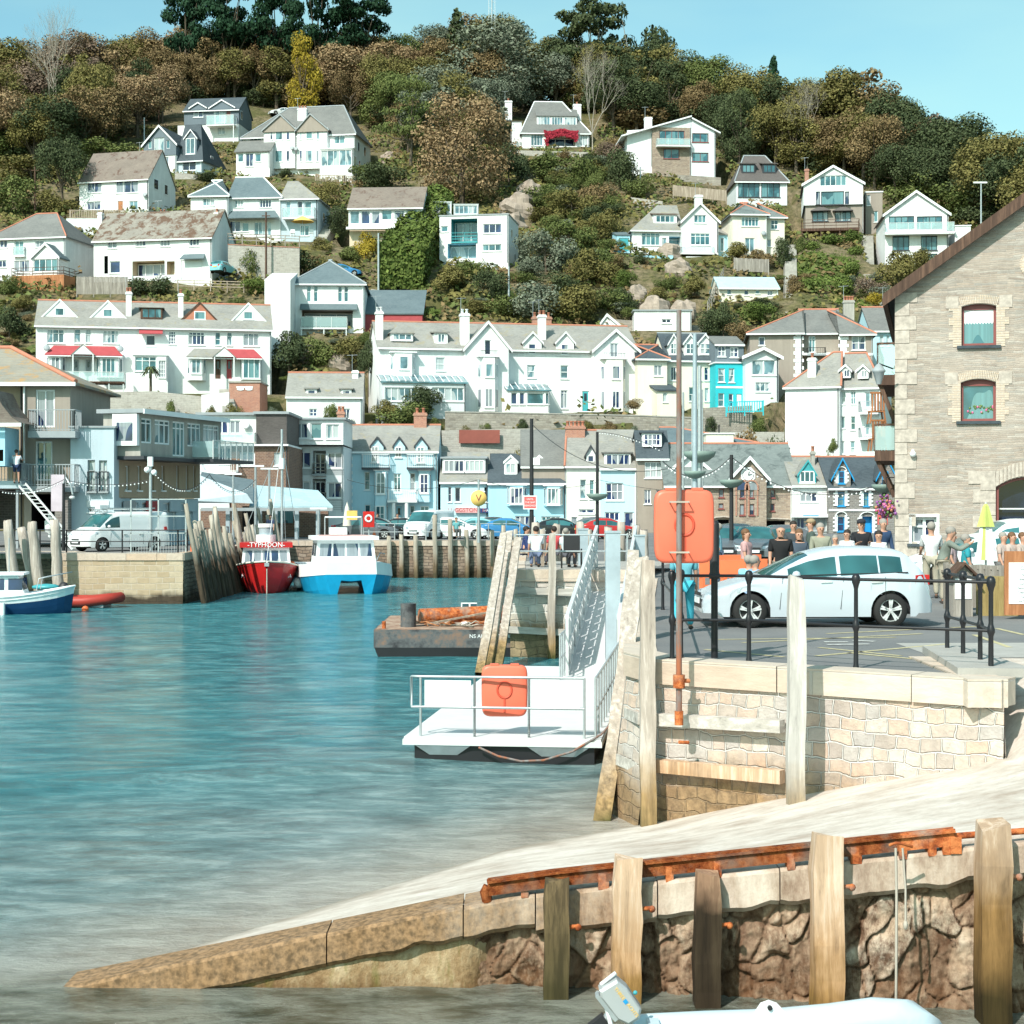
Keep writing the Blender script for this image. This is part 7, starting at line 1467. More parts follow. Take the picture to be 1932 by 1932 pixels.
 for i in range(26):
  t=i*2.4;q=rr.uniform(-.2,.9)
  for k in range(4):a_=k/4;b_=(k+1)/4;f=lambda s:Vector((math.cos(t)*s*1.0,math.sin(t)*s*1.0,2.3+q*s-.9*s*s));A,B=f(a_),f(b_);nn=Vector((-math.sin(t),math.cos(t),0))*.13*(1-a_*.6);m.quad(A-nn,B-nn*.7,B+nn*.7,A+nn,LF['dark'])
 m.build('fronds',e)
# ============================================================ vehicles, boats, people, quay furniture
M['silver']=paint('silver_car_paint',(.66,.72,.79),.24,.3,.03,1,.6);M['carblack']=paint('black_car_paint',(.02,.022,.026),.15,.1,.05,1,.7);M['carwhite']=paint('white_car_paint',(.80,.82,.83),.25,0,.03,1,.6)
M['carred']=paint('red_car_paint',(.45,.03,.03),.25);M['carblue']=paint('blue_car_paint',(.04,.20,.42),.25);M['carteal']=paint('pale_teal_car_paint',(.22,.50,.55),.25);M['cargrey']=paint('grey_car_paint',(.16,.18,.20),.22,.3)
M['rubber']=paint('tyre_rubber',(.02,.02,.02),.8);M['carglass']=glass('car_glass',(.03,.12,.13),.9);M['plastic']=paint('black_plastic',(.025,.025,.028),.5);M['lampred']=paint('red_lamp',(.55,.02,.02),.2);M['lampclear']=paint('headlamp_glass',(.5,.55,.6),.1,.4)
M['buoyorange']=paint('orange_moulded_plastic',(.85,.17,.10),.42,0,.05);M['orangeb']=paint('orange_barrier_plastic',(.85,.20,.08),.5)
M['hullred']=paint('red_hull',(.50,.02,.02),.35);M['hullblue']=paint('turquoise_hull',(.01,.32,.58),.35);M['hullnavy']=paint('navy_hull',(.01,.05,.14),.35);M['pinkroof']=paint('faded_pink_deck',(.70,.42,.40),.6)
M['skin']=paint('skin',(.55,.30,.21),.6);M['hairgrey']=paint('grey_hair',(.32,.29,.26),.8);M['hairdark']=paint('dark_hair',(.03,.02,.016),.7);M['hairbrown']=paint('brown_hair',(.16,.08,.04),.7)
M['inflat']=paint('pale_blue_pvc',(.50,.62,.68),.4,0,.05);M['motor']=paint('silver_motor_cowl',(.50,.52,.53),.35,.3,.08)
def tab(t):
 f=lambda x:lerp_tab(t,x);L=t[-1][0]
 def g(x):
  k=min(.08,x*.9,(L-x)*.9);return f(x)if k<.005 else(f(x-k)+2*f(x-k/2)+3*f(x)+2*f(x+k/2)+f(x+k))/9
 return g
CARS={'hatch':dict(L=4.2,T=tab([(0,.46),(.04,.60),(.3,.73),(.7,.85),(1.1,.93),(1.5,1.15),(1.9,1.345),(2.3,1.44),(2.65,1.475),(3.1,1.465),(3.5,1.435),(3.73,1.375),(3.90,1.17),(4.06,.98),(4.14,.86),(4.2,.5)]),B=tab([(0,.42),(.05,.56),(.5,.74),(1.1,.87),(2.5,.94),(3.6,1.0),(4.0,.93),(4.2,.46)]),W=tab([(0,.55),(.12,.70),(.35,.80),(.8,.87),(3.5,.88),(3.95,.82),(4.2,.62)]),Wr=.60,wh=(.82,3.38),r=.31,win=[(1.52,2.40),(2.47,3.16),(3.19,3.60)],ws=(1.12,1.92),rw=(3.68,4.03)),'saloon':dict(L=4.5,T=tab([(0,.50),(.05,.66),(.4,.80),(1.15,.93),(1.6,1.2),(2.1,1.40),(2.9,1.42),(3.5,1.25),(3.9,1.02),(4.4,.95),(4.5,.5)]),B=tab([(0,.45),(.1,.66),(1.2,.88),(3.6,.96),(4.4,.9),(4.5,.48)]),W=tab([(0,.6),(.3,.8),(.8,.88),(3.8,.88),(4.5,.68)]),Wr=.6,wh=(.9,3.6),r=.32,win=[(1.5,2.4),(2.46,3.3)],ws=(1.15,2.1),rw=(3.0,3.85)),'van':dict(L=4.9,T=tab([(0,.6),(.05,.85),(.35,1.02),(.75,1.15),(1.05,1.4),(1.5,1.80),(1.9,1.93),(4.75,1.95),(4.88,1.85),(4.9,.6)]),B=tab([(0,.5),(.08,.8),(.7,1.08),(1.2,1.15),(4.8,1.18),(4.9,.5)]),W=tab([(0,.62),(.25,.84),(.8,.94),(4.6,.95),(4.9,.9)]),Wr=.80,wh=(.92,3.95),r=.33,win=[(1.12,1.95)],ws=(.80,1.62),rw=(9,9)),'smallvan':dict(L=4.4,T=tab([(0,.55),(.05,.8),(.4,.98),(.95,1.12),(1.3,1.45),(1.7,1.75),(2.2,1.84),(4.25,1.82),(4.38,1.7),(4.4,.6)]),B=tab([(0,.5),(.1,.75),(1.0,1.05),(4.3,1.1),(4.4,.5)]),W=tab([(0,.6),(.3,.82),(.8,.9),(4.2,.9),(4.4,.85)]),Wr=.74,wh=(.88,3.5),r=.31,win=[(1.25,2.1)],ws=(.95,1.75),rw=(9,9))}
CARP={}
def car(kind,paintm,loc,rz,label,cat='car',group=None,fine=False,name='parked_car'):
 key=(kind,paintm,fine)
 if key in CARP:
  e=copy_tree(CARP[key]);e.location=loc;e.rotation_euler=(0,0,rz);tag(e,label,cat,group);return e
 k=CARS[kind];L=k['L'];e=empty(name,loc,rz,label,cat,group);CARP[key]=e;N=84 if fine else 44;r=k['r'];ar=r+.055
 def z0(x):
  z=.20 if .3<x<L-.3 else .26
  for c in k['wh']:
   if abs(x-c)<ar:z=max(z,r+math.sqrt(ar*ar-(x-c)**2))
  return z
 xs=sorted(set([L*i/N for i in range(N+1)]+[c+ar*q for c in k['wh']for q in(-1.001,-.99,-.9,-.7,-.4,0,.4,.7,.9,.99,1.001)]+[q for w in k['win']for q in w]+list(k['ws'])+[q for q in k['rw']if q<L]))
 rows=[];NB,NU,NT_=5,4,4
 for x in xs:
  T,B,W=k['T'](x),k['B'](x),k['W'](x);B=min(B,T-.02);b0=min(z0(x),B-.03);up=min(1,max(0,(T-B-.05)/.30));wr=W*.93*(1-up)+(k['Wr']+(.0))*up;sec=[]
  for i in range(NB+1):t=i/NB;z=b0+(B-b0)*t;q=(z-.55)/.5;sec.append((W*(1-.045*q*q)+(.012 if abs(t-.8)<.11 else 0),z))
  for i in range(1,NU+1):t=i/NU;z=B+(T-.05*(1-.4*(1-up))-B)*t;y=W*.955+(wr-W*.955)*(t**1.15);sec.append((y,max(z,B+.002*i)))
  ye=sec[-1][0];ze=sec[-1][1]
  for i in range(1,NT_+1):t=i/NT_;y=ye*(1-t);sec.append((y,ze+(T-ze)*math.sin(t*math.pi/2)**.7))
  rows.append(sec)
 body,gl,n=MB(),MB(),len(rows[0])
 for i in range(len(xs)-1):
  xa,xb=xs[i],xs[i+1];xm=(xa+xb)/2
  for j in range(n-1):
   for sg in(-1,1):
    q=[Vector((xa,sg*rows[i][j][0],rows[i][j][1])),Vector((xb,sg*rows[i+1][j][0],rows[i+1][j][1])),Vector((xb,sg*rows[i+1][j+1][0],rows[i+1][j+1][1])),Vector((xa,sg*rows[i][j+1][0],rows[i][j+1][1]))]
    if sg>0:q.reverse()
    side=NB<=j<NB+NU and any(a<=xm<=b for a,b in k['win'])and rows[i][NB+NU][1]-rows[i][NB][1]>.16 and j<NB+NU-1
    top=j>=NB+NU and(k['ws'][0]<xm<k['ws'][1]or k['rw'][0]<xm<k['rw'][1])
    (gl if side or top else body).add(q,[(0,1,2,3)],'carglass' if side or top else(paintm if not(j==0 and .4<xm<L-.4 and False)else 'plastic'),True)
 for sec,x,rv in((rows[0],xs[0],0),(rows[-1],xs[-1],1)):
  ring=[Vector((x,y,z))for y,z in sec]+[Vector((x,-y,z))for y,z in sec[-2::-1]];body.poly(ring if rv else ring[::-1],paintm)
 bo=body.build('body',e)
 bm=bmesh.new();bm.from_mesh(bo.data);bmesh.ops.remove_doubles(bm,verts=bm.verts,dist=.0008);bmesh.ops.recalc_face_normals(bm,faces=bm.faces);bm.to_mesh(bo.data);bm.free()
 g=gl.build('windows',e);bm=bmesh.new();bm.from_mesh(g.data);bmesh.ops.remove_doubles(bm,verts=bm.verts,dist=.0008);bm.to_mesh(g.data);bm.free()
 u=MB();u.box(.35,L-.35,-.74,.74,.24,.5,'plastic');u.box(.5,L-.5,-.7,.7,.17,.24,'plastic');u.build('underbody',e)
 W0=k['W'](k['wh'][0])
 for c in k['wh']:
  for sg in(-1,1):
   w=empty('wheel',(c,sg*(W0-.10),r),0);w.parent=e;t=MB();t.lathe((0,0,0),[(r*.66,-.10),(r*.93,-.105),(r,-.07),(r,.07),(r*.93,.105),(r*.66,.10),(r*.66,-.10)],'rubber',28 if fine else 16,axis='y');t.build('tyre',w)
   m=MB();y=sg*.07;m.lathe((0,0,0),[(r*.67,-.09),(r*.67,.09)],'alu',24,axis='y');m.lathe((0,y-sg*.05,0),[(0,0),(r*.66,0)],'plastic',20,axis='y')
   for i in range(5):
    a=2*math.pi*i/5+.3
    for d in(-.13,.13):m.beam((math.cos(a)*r*.1,y,math.sin(a)*r*.1),(math.cos(a+d)*r*.66,y,math.sin(a+d)*r*.66),.035,r*.10,'alu',(0,1,0))
   m.lathe((0,y+sg*.012,0),[(0,0),(r*.17,0),(r*.17,-sg*.03)],'alu',14,axis='y');m.lathe((0,y,0),[(r*.60,0),(r*.67,0),(r*.67,-sg*.02),(r*.60,-sg*.02)],'alu',24,axis='y');m.build('rim',w)
 zc=k['T'](.1);B1=k['B'](.2)
 for sg in(-1,1):
  m=MB();W=k['W'](.22);m.slab([(.10,sg*(k['W'](.1)+.006),zc*.84),(.62,sg*(k['W'](.62)+.008),B1+.02),(.66,sg*(k['W'](.66)+.006),B1+.10),(.14,sg*(k['W'](.14)-.02),zc*1.03)][::sg],.02,'lampclear',(0,-sg*.03,0));m.slab([(.02,sg*.36,zc*.84),(.10,sg*(k['W'](.1)+.006),zc*.84),(.14,sg*(k['W'](.14)-.02),zc*1.03),(.07,sg*.38,zc*1.0)],.02,'lampclear',(.03,0,0));m.build('headlight',e)
  m=MB();zt=k['B'](L-.3);wl=k['W'](L-.2);m.slab([(L-.36,sg*(k['W'](L-.36)+.004),zt-.16),(L-.16,sg*(k['W'](L-.16)+.002),zt-.18),(L-.20,sg*(k['W'](L-.20)-.012),zt+.01),(L-.36,sg*(k['W'](L-.36)-.006),zt)][::sg],.02,'lampred',(0,-sg*.03,0));m.box(L-.13,L-.035,min(sg*.38,sg*.58),max(sg*.38,sg*.58),zt-.18,zt,'lampred');m.build('rear_light',e)
  m=MB();xm_=k['win'][0][0]+.12;m.ball((xm_,sg*(W0+.07),k['B'](xm_)+.07),.10,paintm,8,(.8,.9,.7));m.build('door_mirror',e)
  if fine:
   m=MB()
   for xd in(1.35,2.46,3.28):m.beam((xd,sg*(k['W'](xd)+.001),.34),(xd+(.06 if xd<3 else .0),sg*(k['W'](xd)*.985+.002),.92),.008,.012,'plastic',(0,1,0))
   m.build('panel_gap',e)
   for xd in(2.2,3.12):m=MB();m.beam((xd-.1,sg*(W0+.015),.83),(xd+.1,sg*(W0+.015),.84),.03,.035,'alu',(0,0,1));m.build('door_handle',e)
   m=MB();m.beam((1.3,sg*(W0*.965),.935),(3.7,sg*(W0*.965),1.0),.02,.02,'plastic');m.build('window_trim',e)
 m=MB();m.box(-.012,.02,-.42,.42,.34,.50,'plastic');m.box(-.02,.01,-.3,.3,.56,.62,'plastic');m.build('grille',e);m=MB();m.box(L-.02,L+.02,-.26,.26,.62,.74,'yellow');m.box(-.035,-.013,-.26,.26,.42,.52,'trim');m.build('number_plate',e)
 return e
def joinskin(verts,edges,rad,mat,name,parent,lvl=1,extra=None):
 me=bpy.data.meshes.new(name);me.from_pydata([tuple(v)for v in verts],edges,[]);o=bpy.data.objects.new(name,me);COL.objects.link(o)
 sk=o.modifiers.new('s','SKIN');sk.use_smooth_shade=True
 for i,r in enumerate(rad):me.skin_vertices[0].data[i].radius=(r,r)if not isinstance(r,tuple)else r;me.skin_vertices[0].data[i].use_root=(i==0)
 sb=o.modifiers.new('d','SUBSURF');sb.levels=lvl;sb.render_levels=lvl
 dg=bpy.context.evaluated_depsgraph_get();nm=bpy.data.meshes.new_from_object(o.evaluated_get(dg));bpy.data.objects.remove(o);bpy.data.meshes.remove(me)
 if extra:
  bm=bmesh.new();bm.from_mesh(nm);
  tmp=bpy.data.meshes.new('t');tmp.from_pydata(extra.v,[],extra.f);bm.from_mesh(tmp);bm.to_mesh(nm);bm.free();bpy.data.meshes.remove(tmp)
 nm.materials.clear();nm.materials.append(M[mat]);nm.name=name;nm.polygons.foreach_set('use_smooth',[True]*len(nm.polygons));o=bpy.data.objects.new(name,nm);COL.objects.link(o);o.parent=parent;return o
CL={}
def cloth(c):
 if c not in CL:CL[c]='cloth_%d'%len(CL);M[CL[c]]=paint(CL[c],c,.85,0,.2,4)
 return CL[c]
def person(loc,rz,label,shirt,trousers,hair='hairgrey',H=1.72,pose='stand',arms=(0.15,.3,.15,.3),sleeves=.5,shorts=False,hat=None,lean=0,group=None,fem=False):
 """arms: forward swing and elbow bend of left and right, in radians; faces local -y"""
 e=empty('person',loc,rz,label,'person',group);s=H/1.72;hip=.92*s;kn=[];V=[];E=[];Rr=[]
 if pose=='sit':hip=.50*s
 cl,sl=math.cos(lean),math.sin(lean)
 up=lambda h,x=0,y=0:Vector((x,-sl*h+y*cl,hip+cl*h))
 def add(v,r,p=None):V.append(Vector(v));Rr.append(r);(E.append((p,len(V)-1))if p is not None else None);return len(V)-1
 sw=(.155 if fem else .185)*s;hw=.105*s
 p=add(up(0),(.145*s,.105*s));w=add(up(.20*s),(.125*s,.10*s),p);c=add(up(.42*s),(.15*s,.115*s),w);n=add(up(.50*s),.065*s,c);h0=add(up(.56*s,0,-.01),.060*s,n);hd=add(up(.64*s,0,-.015),(.098*s,.108*s),h0);ht=add(up(.755*s,0,-.005),(.100*s,.112*s),hd)
 legs=[];fa=(.12,-.14)if pose!='walk' else(.42,-.38);fl=(0,.0)if pose!='walk' else(.1,.5)
 for i,sg in enumerate((-1,1)):
  a=fa[i];th=.44*s
  if pose=='sit':k_=Vector((sg*hw*1.1,-th,hip+.02));an=Vector((sg*hw*1.1,-th+.05,.08*s));
  elif pose=='stand':k_=Vector((sg*hw,-.02,hip-th));an=Vector((sg*hw*1.1,0.0,.08*s))
  else:k_=Vector((sg*hw,-math.sin(a)*th,hip-math.cos(a)*th));b=a-fl[i];an=k_+Vector((0,-math.sin(b)*th*.94,-math.cos(b)*th*.94))
  hp=add(Vector((sg*hw,0,hip-.04)),.092*s,p);kk=add(k_,.058*s,hp);cf=add(k_.lerp(an,.35),.055*s,kk);aa=add(an,.036*s,cf);t=add(an+Vector((0,-.12*s,-.045*s)),.034*s,aa);legs.append((hp,kk,cf,aa,t))
 ex=MB();am=[]
 for i,sg in enumerate((-1,1)):
  f,b=arms[2*i],arms[2*i+1];sh=up(.45*s,sg*sw);d=Vector((sg*.12,-math.sin(f),-math.cos(f))).normalized();el=sh+d*.29*s;d2=Vector((-sg*.10*(b>.9)*3,-math.sin(f+b),-math.cos(f+b))).normalized();wr=el+d2*.25*s;pm=wr+d2*.07*s
  a0=add(sh,.058*s,c);a1=add(el,.040*s,a0);a2=add(wr,.026*s,a1);a3=add(pm,(.022,.036),a2);am.append((sh,el,wr));sd=Vector((0,1,0))if abs(d2 .z)>.6 else Vector((1,0,0));pn=d2 .cross(sd).normalized()
  for q in range(4):o_=pm+sd*(q-1.5)*.019*s;l=(.062,.075,.078,.068)[q]*s;m1=o_+d2*l*.5;ex.tube([o_-d2*.02,m1,m1+(d2+pn*.5).normalized()*l*.5],[.010,.009,.007],'skin',6)
  o_=wr+d2*.03+sd*(-.03);ex.tube([o_,o_+(d2-sd*.8).normalized()*.035,o_+(d2-sd*.8).normalized()*.035+d2*.028],[.011,.010,.008],'skin',6)
 fc=up(.655*s,0,-.112*s);ex.ball(fc,.018*s,'skin',6,(.7,1.1,1.4));ex.ball(up(.62*s,0,-.085*s),.02,'skin',6,(1.3,.7,.4))
 for sg in(-1,1):ex.ball(up(.69*s,sg*.082*s,0),.022*s,'skin',6,(.5,.8,1.3))
 joinskin(V,E,Rr,'skin','body',e,1,ex);F_=MB()
 for sg in(-1,1):F_=MB();F_.ball(up(.675*s,sg*.036*s,-.103*s),.013*s,'hairdark',6);F_.build('eye',e)
 g=.016;v2=[up(-.12*s),up(.20*s),up(.42*s),up(.53*s)];r2=[(.165*s+g,.13*s+g),(.145*s+g,.12*s+g),(.165*s+g,.132*s+g),(.095,.09)];e2=[(0,1),(1,2),(2,3)]
 for sh,el,wr in am:
  k=len(v2);v2+=[sh,sh.lerp(el,.8)];r2+=[.062*s+g,.046*s+g];e2+=[(2,k),(k,k+1)]
  if sleeves>.6:v2+=[el,wr];r2+=[.044*s+g,.032*s+g];e2+=[(k+1,k+2),(k+2,k+3)]
 joinskin(v2,e2,r2,cloth(shirt),'shirt',e,1)
 v3=[Vector((0,0,hip+.02))];r3=[(.155*s+g*.6,.118*s+g*.6)];e3=[]
 for l in legs:k=len(v3);v3+=[V[l[0]],V[l[0]].lerp(V[l[1]],.85),V[l[1]],V[l[2]],V[l[3]]][:2 if shorts else 5];r3+=[.098*s+g,.07*s+g,.066*s+g,.058*s+g,.048*s+g][:2 if shorts else 5];e3+=[(0,k)]+[(k+i,k+i+1)for i in range((1 if shorts else 4))]
 joinskin(v3,e3,r3,cloth(trousers),'shorts' if shorts else 'trousers',e,1)
 for l in legs:m=MB();a=V[l[3]];m.ball(a+Vector((0,-.055,-.045*s)),.05,cloth((.05,.04,.035)),8,(.95,2.5,.72));m.build('shoe',e)
 if hair:
  m=MB();hc=up(.715*s,0,.022);m.ball(hc,.108*s,hair,12,(.92,1.06,.95));
  if fem:m.ball(up(.62*s,0,.05),.09*s,hair,8,(.95,.6,1.3))
  m.build('hair',e)
 if hat:m=MB();m.ball(up(.75*s,0,0),.112*s,cloth(hat),10,(1,1.08,.72));m.ball(up(.735*s,0,-.12*s),.075,cloth(hat),8,(1,1.1,.15));m.build('cap',e)
 return e
def near_people():
 def at(u,v,z=0.0,hz=None,H=1.72):
  Y=F*(EYE-z-H)/(v-CV)if v>CV+2 else 60;return Y
 def pp(u,Y,label,*a,z=0,rz=0,**k):return person(((u-CU)*Y/F,Y,z),R(rz),label,*a,**k)
 pp(1473,36.5,'bald man in a black polo shirt standing behind the bonnet of the silver car',(.012,.012,.014),(.25,.22,.18),hair=None,H=1.80,arms=(.1,.2,.05,.25),rz=-6,z=-.0)
 pp(1508,38.5,'woman with auburn hair and sunglasses in a dark cardigan over an orange top',(.06,.08,.11),(.07,.09,.14),'hairbrown',1.68,arms=(.3,1.4,.2,.9),sleeves=.9,fem=True)
 pp(1497,46,'person with dark hair behind the woman in the dark cardigan',(.05,.06,.07),(.05,.05,.06),'hairdark',1.80,sleeves=.9)
 pp(1548,40,'grey-haired man in a pale olive jumper with a small badge, behind the windscreen',(.30,.30,.23),(.12,.12,.12),'hairgrey',1.80,sleeves=.9,rz=5)
 pp(1530,46,'man in a tan cap and dark green jacket seen from the side',(.07,.10,.09),(.1,.1,.1),'hairbrown',1.84,hat=(.38,.28,.17),sleeves=.9,rz=-90)
 pp(1598,42,'woman in a white top with dark glasses near the middle of the car roof',(.75,.75,.76),(.2,.2,.25),'hairdark',1.62,fem=True,rz=-30)
 pp(1625,43,'man in a black printed T-shirt and dark cap with folded hands',(.015,.015,.02),(.08,.09,.12),'hairdark',1.86,arms=(.35,1.5,.35,1.5),hat=(.03,.03,.04))
 pp(1658,40,'woman with short dark hair in a white T-shirt at the right of the group',(.78,.77,.76),(.25,.25,.28),'hairdark',1.62,fem=True,rz=-15)
 pp(1664,46,'grey-haired man in a navy jacket at the right end of the group',(.03,.06,.13),(.06,.07,.1),'hairgrey',1.86,sleeves=.9,rz=20,lean=.1)
 pp(1408,40,'fair-haired woman in a faded pink top by the orange barriers',(.55,.33,.33),(.3,.35,.42),'hairbrown',1.66,fem=True,rz=60)
 pp(1425,33.5,'grey-haired person in a blue and white striped top sitting beyond the bonnet',(.25,.42,.60),(.25,.35,.5),'hairgrey',1.62,pose='sit',rz=120)
 pp(1413,34.2,'person in a light blue top sitting beside the striped top',(.24,.58,.72),(.3,.3,.3),'hairgrey',1.60,pose='sit',rz=150)
 pp(1576,44.0,'small grey-haired person half hidden behind the car roof',(.6,.5,.42),(.2,.2,.2),'hairgrey',1.45)
 pp(1354,47,'person in a pale blue shirt beside the black column',(.25,.48,.58),(.15,.2,.3),'hairgrey',1.72,rz=-100)
 pp(1290,29.4,'walker in turquoise trousers half hidden behind the rusty pole',(.15,.45,.55),(.06,.42,.55),'hairgrey',1.62,pose='walk',rz=170)
 pp(1757,40.5,'older man in a white patterned shirt standing behind the silver car',(.62,.63,.64),(.42,.38,.30),'hairgrey',1.82,rz=170,arms=(.3,.9,.3,.9))
 pp(1778,38.3,'stooping man with a shoulder bag and grey-green jacket taking a photograph',(.22,.25,.22),(.38,.34,.27),'hairgrey',1.76,lean=.28,sleeves=.9,rz=80,arms=(1.0,1.1,1.0,1.1))
 pp(1796,41.5,'seated man with red face at the cafe table',(.5,.38,.4),(.2,.2,.2),'hairgrey',1.75,pose='sit',rz=60,z=.25)
 pp(1823,41,'grey-haired man in a teal shirt sitting at the cafe table',(.03,.30,.36),(.1,.1,.15),'hairgrey',1.75,pose='sit',rz=80,z=.2)
 for u,lb,hc in((1893,'first diner with grey hair behind the menu board','hairgrey'),(1910,'second diner with brown hair behind the menu board','hairbrown'),(1930,'third diner at the right edge behind the menu board','hairbrown')):pp(u,43,lb,(.5,.4,.36),(.2,.2,.2),hc,1.7,pose='sit',rz=40,z=.25)
 pp(1012,54,'person in a white T-shirt sitting with their back to the water on the middle pier',(.78,.79,.82),(.16,.2,.32),'hairdark',1.75,pose='sit',lean=.2,rz=185,z=.25)
 pp(990,56,'person in a navy jumper sitting at the left of the middle pier bench',(.03,.05,.16),(.1,.1,.15),'hairdark',1.7,pose='sit',lean=.1,rz=90,z=.25,sleeves=.9)
 pp(1045,56,'person in a red top sitting on the middle pier',(.60,.08,.09),(.1,.1,.12),'hairdark',1.7,pose='sit',rz=200,z=.25)
 pp(1068,54,'person in a pale top beside the wheelchair on the middle pier',(.6,.66,.7),(.1,.1,.12),'hairgrey',1.65,pose='sit',rz=150,z=.25)
 x=P(74*1.0,880,88.2);person((P(30,900,87.6).x,87.7,P(0,912,87.6).z),R(180),'worker in a white T-shirt and navy shorts standing on a ladder against the balcony',(.80,.82,.86),(.02,.04,.10),'hairdark',1.75,shorts=True,arms=(.9,.7,.9,.7))
 pp(510,100,'person with dark hair looking over the piles by the fish market',(.06,.08,.16),(.1,.1,.1),'hairdark',1.7)
 for i,(u,c,lb)in enumerate(((712,(.75,.6,.5),'person in a pinkish top at the cafe behind the catamaran'),(750,(.8,.7,.6),'person in a pale sleeveless top standing behind the catamaran'),(776,(.75,.72,.7),'person in a white top near the red lifebuoy on the far quay'))):pp(u,116,lb,c,(.2,.2,.25),'hairdark',1.7)
 pp(853+8,107.2,'person in a teal top leaning on the far quay railing',(.15,.4,.42),(.1,.1,.1),'hairbrown',1.7,rz=20,pose='sit',z=.2)
def boat_hull(e,L,W,sheer,draft,hm,rm,deck='trim',stripe='trim',bowf=.55,bow_up=.35,transom=.85,lo=None,name='hull'):
 """round-bilge hull, bow towards +x, waterline at z=0"""
 N=16;K=7;m=MB();lm=MB();vs=[]
 for i in range(N+1):
  t=i/N;w=W/2*(transom+(1-transom)*min(1,t*3))*(1 if t<bowf else math.sqrt(max(.0005,1-((t-bowf)/(1-bowf))**2.2)));sh=sheer+bow_up*max(0,t-.35)**1.6*1.8;kz=-draft*(1-max(0,(t-.75)/.25)**2)
  for j in range(-K,K+1):a=abs(j)/K;y=w*(a**.62 if a<1 else 1)*(1 if a>.3 else .97);z=kz+(sh-kz)*(a**1.9);sx=L*t+(z+draft)*.16*max(0,t-.6)*2.2;vs.append((sx,math.copysign(y,j)if j else 0,z))
 n=2*K+1
 for i in range(N):
  for j in range(n-1):
   q=(i*n+j,(i+1)*n+j,(i+1)*n+j+1,i*n+j+1);jj=j-K+.5;mt=hm if abs(jj)<K-1.2 else rm
   m.add([vs[k]for k in q],[(0,1,2,3)],mt,True)
 m.add(vs[:n],[tuple(range(n))],hm);m.build(name,e);d=MB()
 for i in range(N):a,b,c,f=vs[i*n],vs[(i+1)*n],vs[(i+1)*n+n-1],vs[i*n+n-1];dz=Vector((0,0,-.12));d.add([Vector(p)+dz for p in(a,b,c,f)],[(0,3,2,1)],deck)
 d.build('deck',e);g=MB()
 for s in(0,n-1):g.tube([Vector(vs[i*n+s])+Vector((0,0,.03))for i in range(N+1)],.05,stripe,6)
 g.build('gunwale',e)
def cabin(e,x0,x1,w,z0,z1,wins,mat='trim',roofm='trim',over=.18,name='wheelhouse',rake=.12,rt=.1):
 m=MB();w2=w*.92;vs=[(x0,-w,z0),(x1,-w,z0),(x1,w,z0),(x0,w,z0),(x0,-w2,z1),(x1-rake,-w2,z1),(x1-rake,w2,z1),(x0,w2,z1)];m.add(vs,[(0,1,5,4),(1,2,6,5),(2,3,7,6),(3,0,4,7),(4,5,6,7)],mat);o=m.build(name,e)
 r=MB();r.box(x0-over,x1-rake+over*1.5,-w2-over,w2+over,z1,z1+rt,roofm);r.build('roof',o);h=z1-z0;a,b=z0+h*.38,z0+h*.86;k=wins
 for i in range(k):y0=-w*.9+1.8*w*i/k+.05;y1=-w*.9+1.8*w*(i+1)/k-.05;m=MB();f=lambda z:x1-rake*(z-z0)/h+.012;m.quad((f(a),y0,a),(f(a),y1,a),(f(b),y1*.95,b),(f(b),y0*.95,b),'gn');m.build('window',o)
 for sg in(-1,1):
  for i in range(2):xa=x0+(x1-x0)*(.08+.46*i);xb=xa+(x1-x0)*.36;m=MB();q=lambda z:sg*(w-(w-w2)*(z-z0)/h+.012);m.quad((xa,q(a),a),(xb,q(a),a),(xb,q(b),b),(xa,q(b),b),'gn');m.build('window',o)
 return o
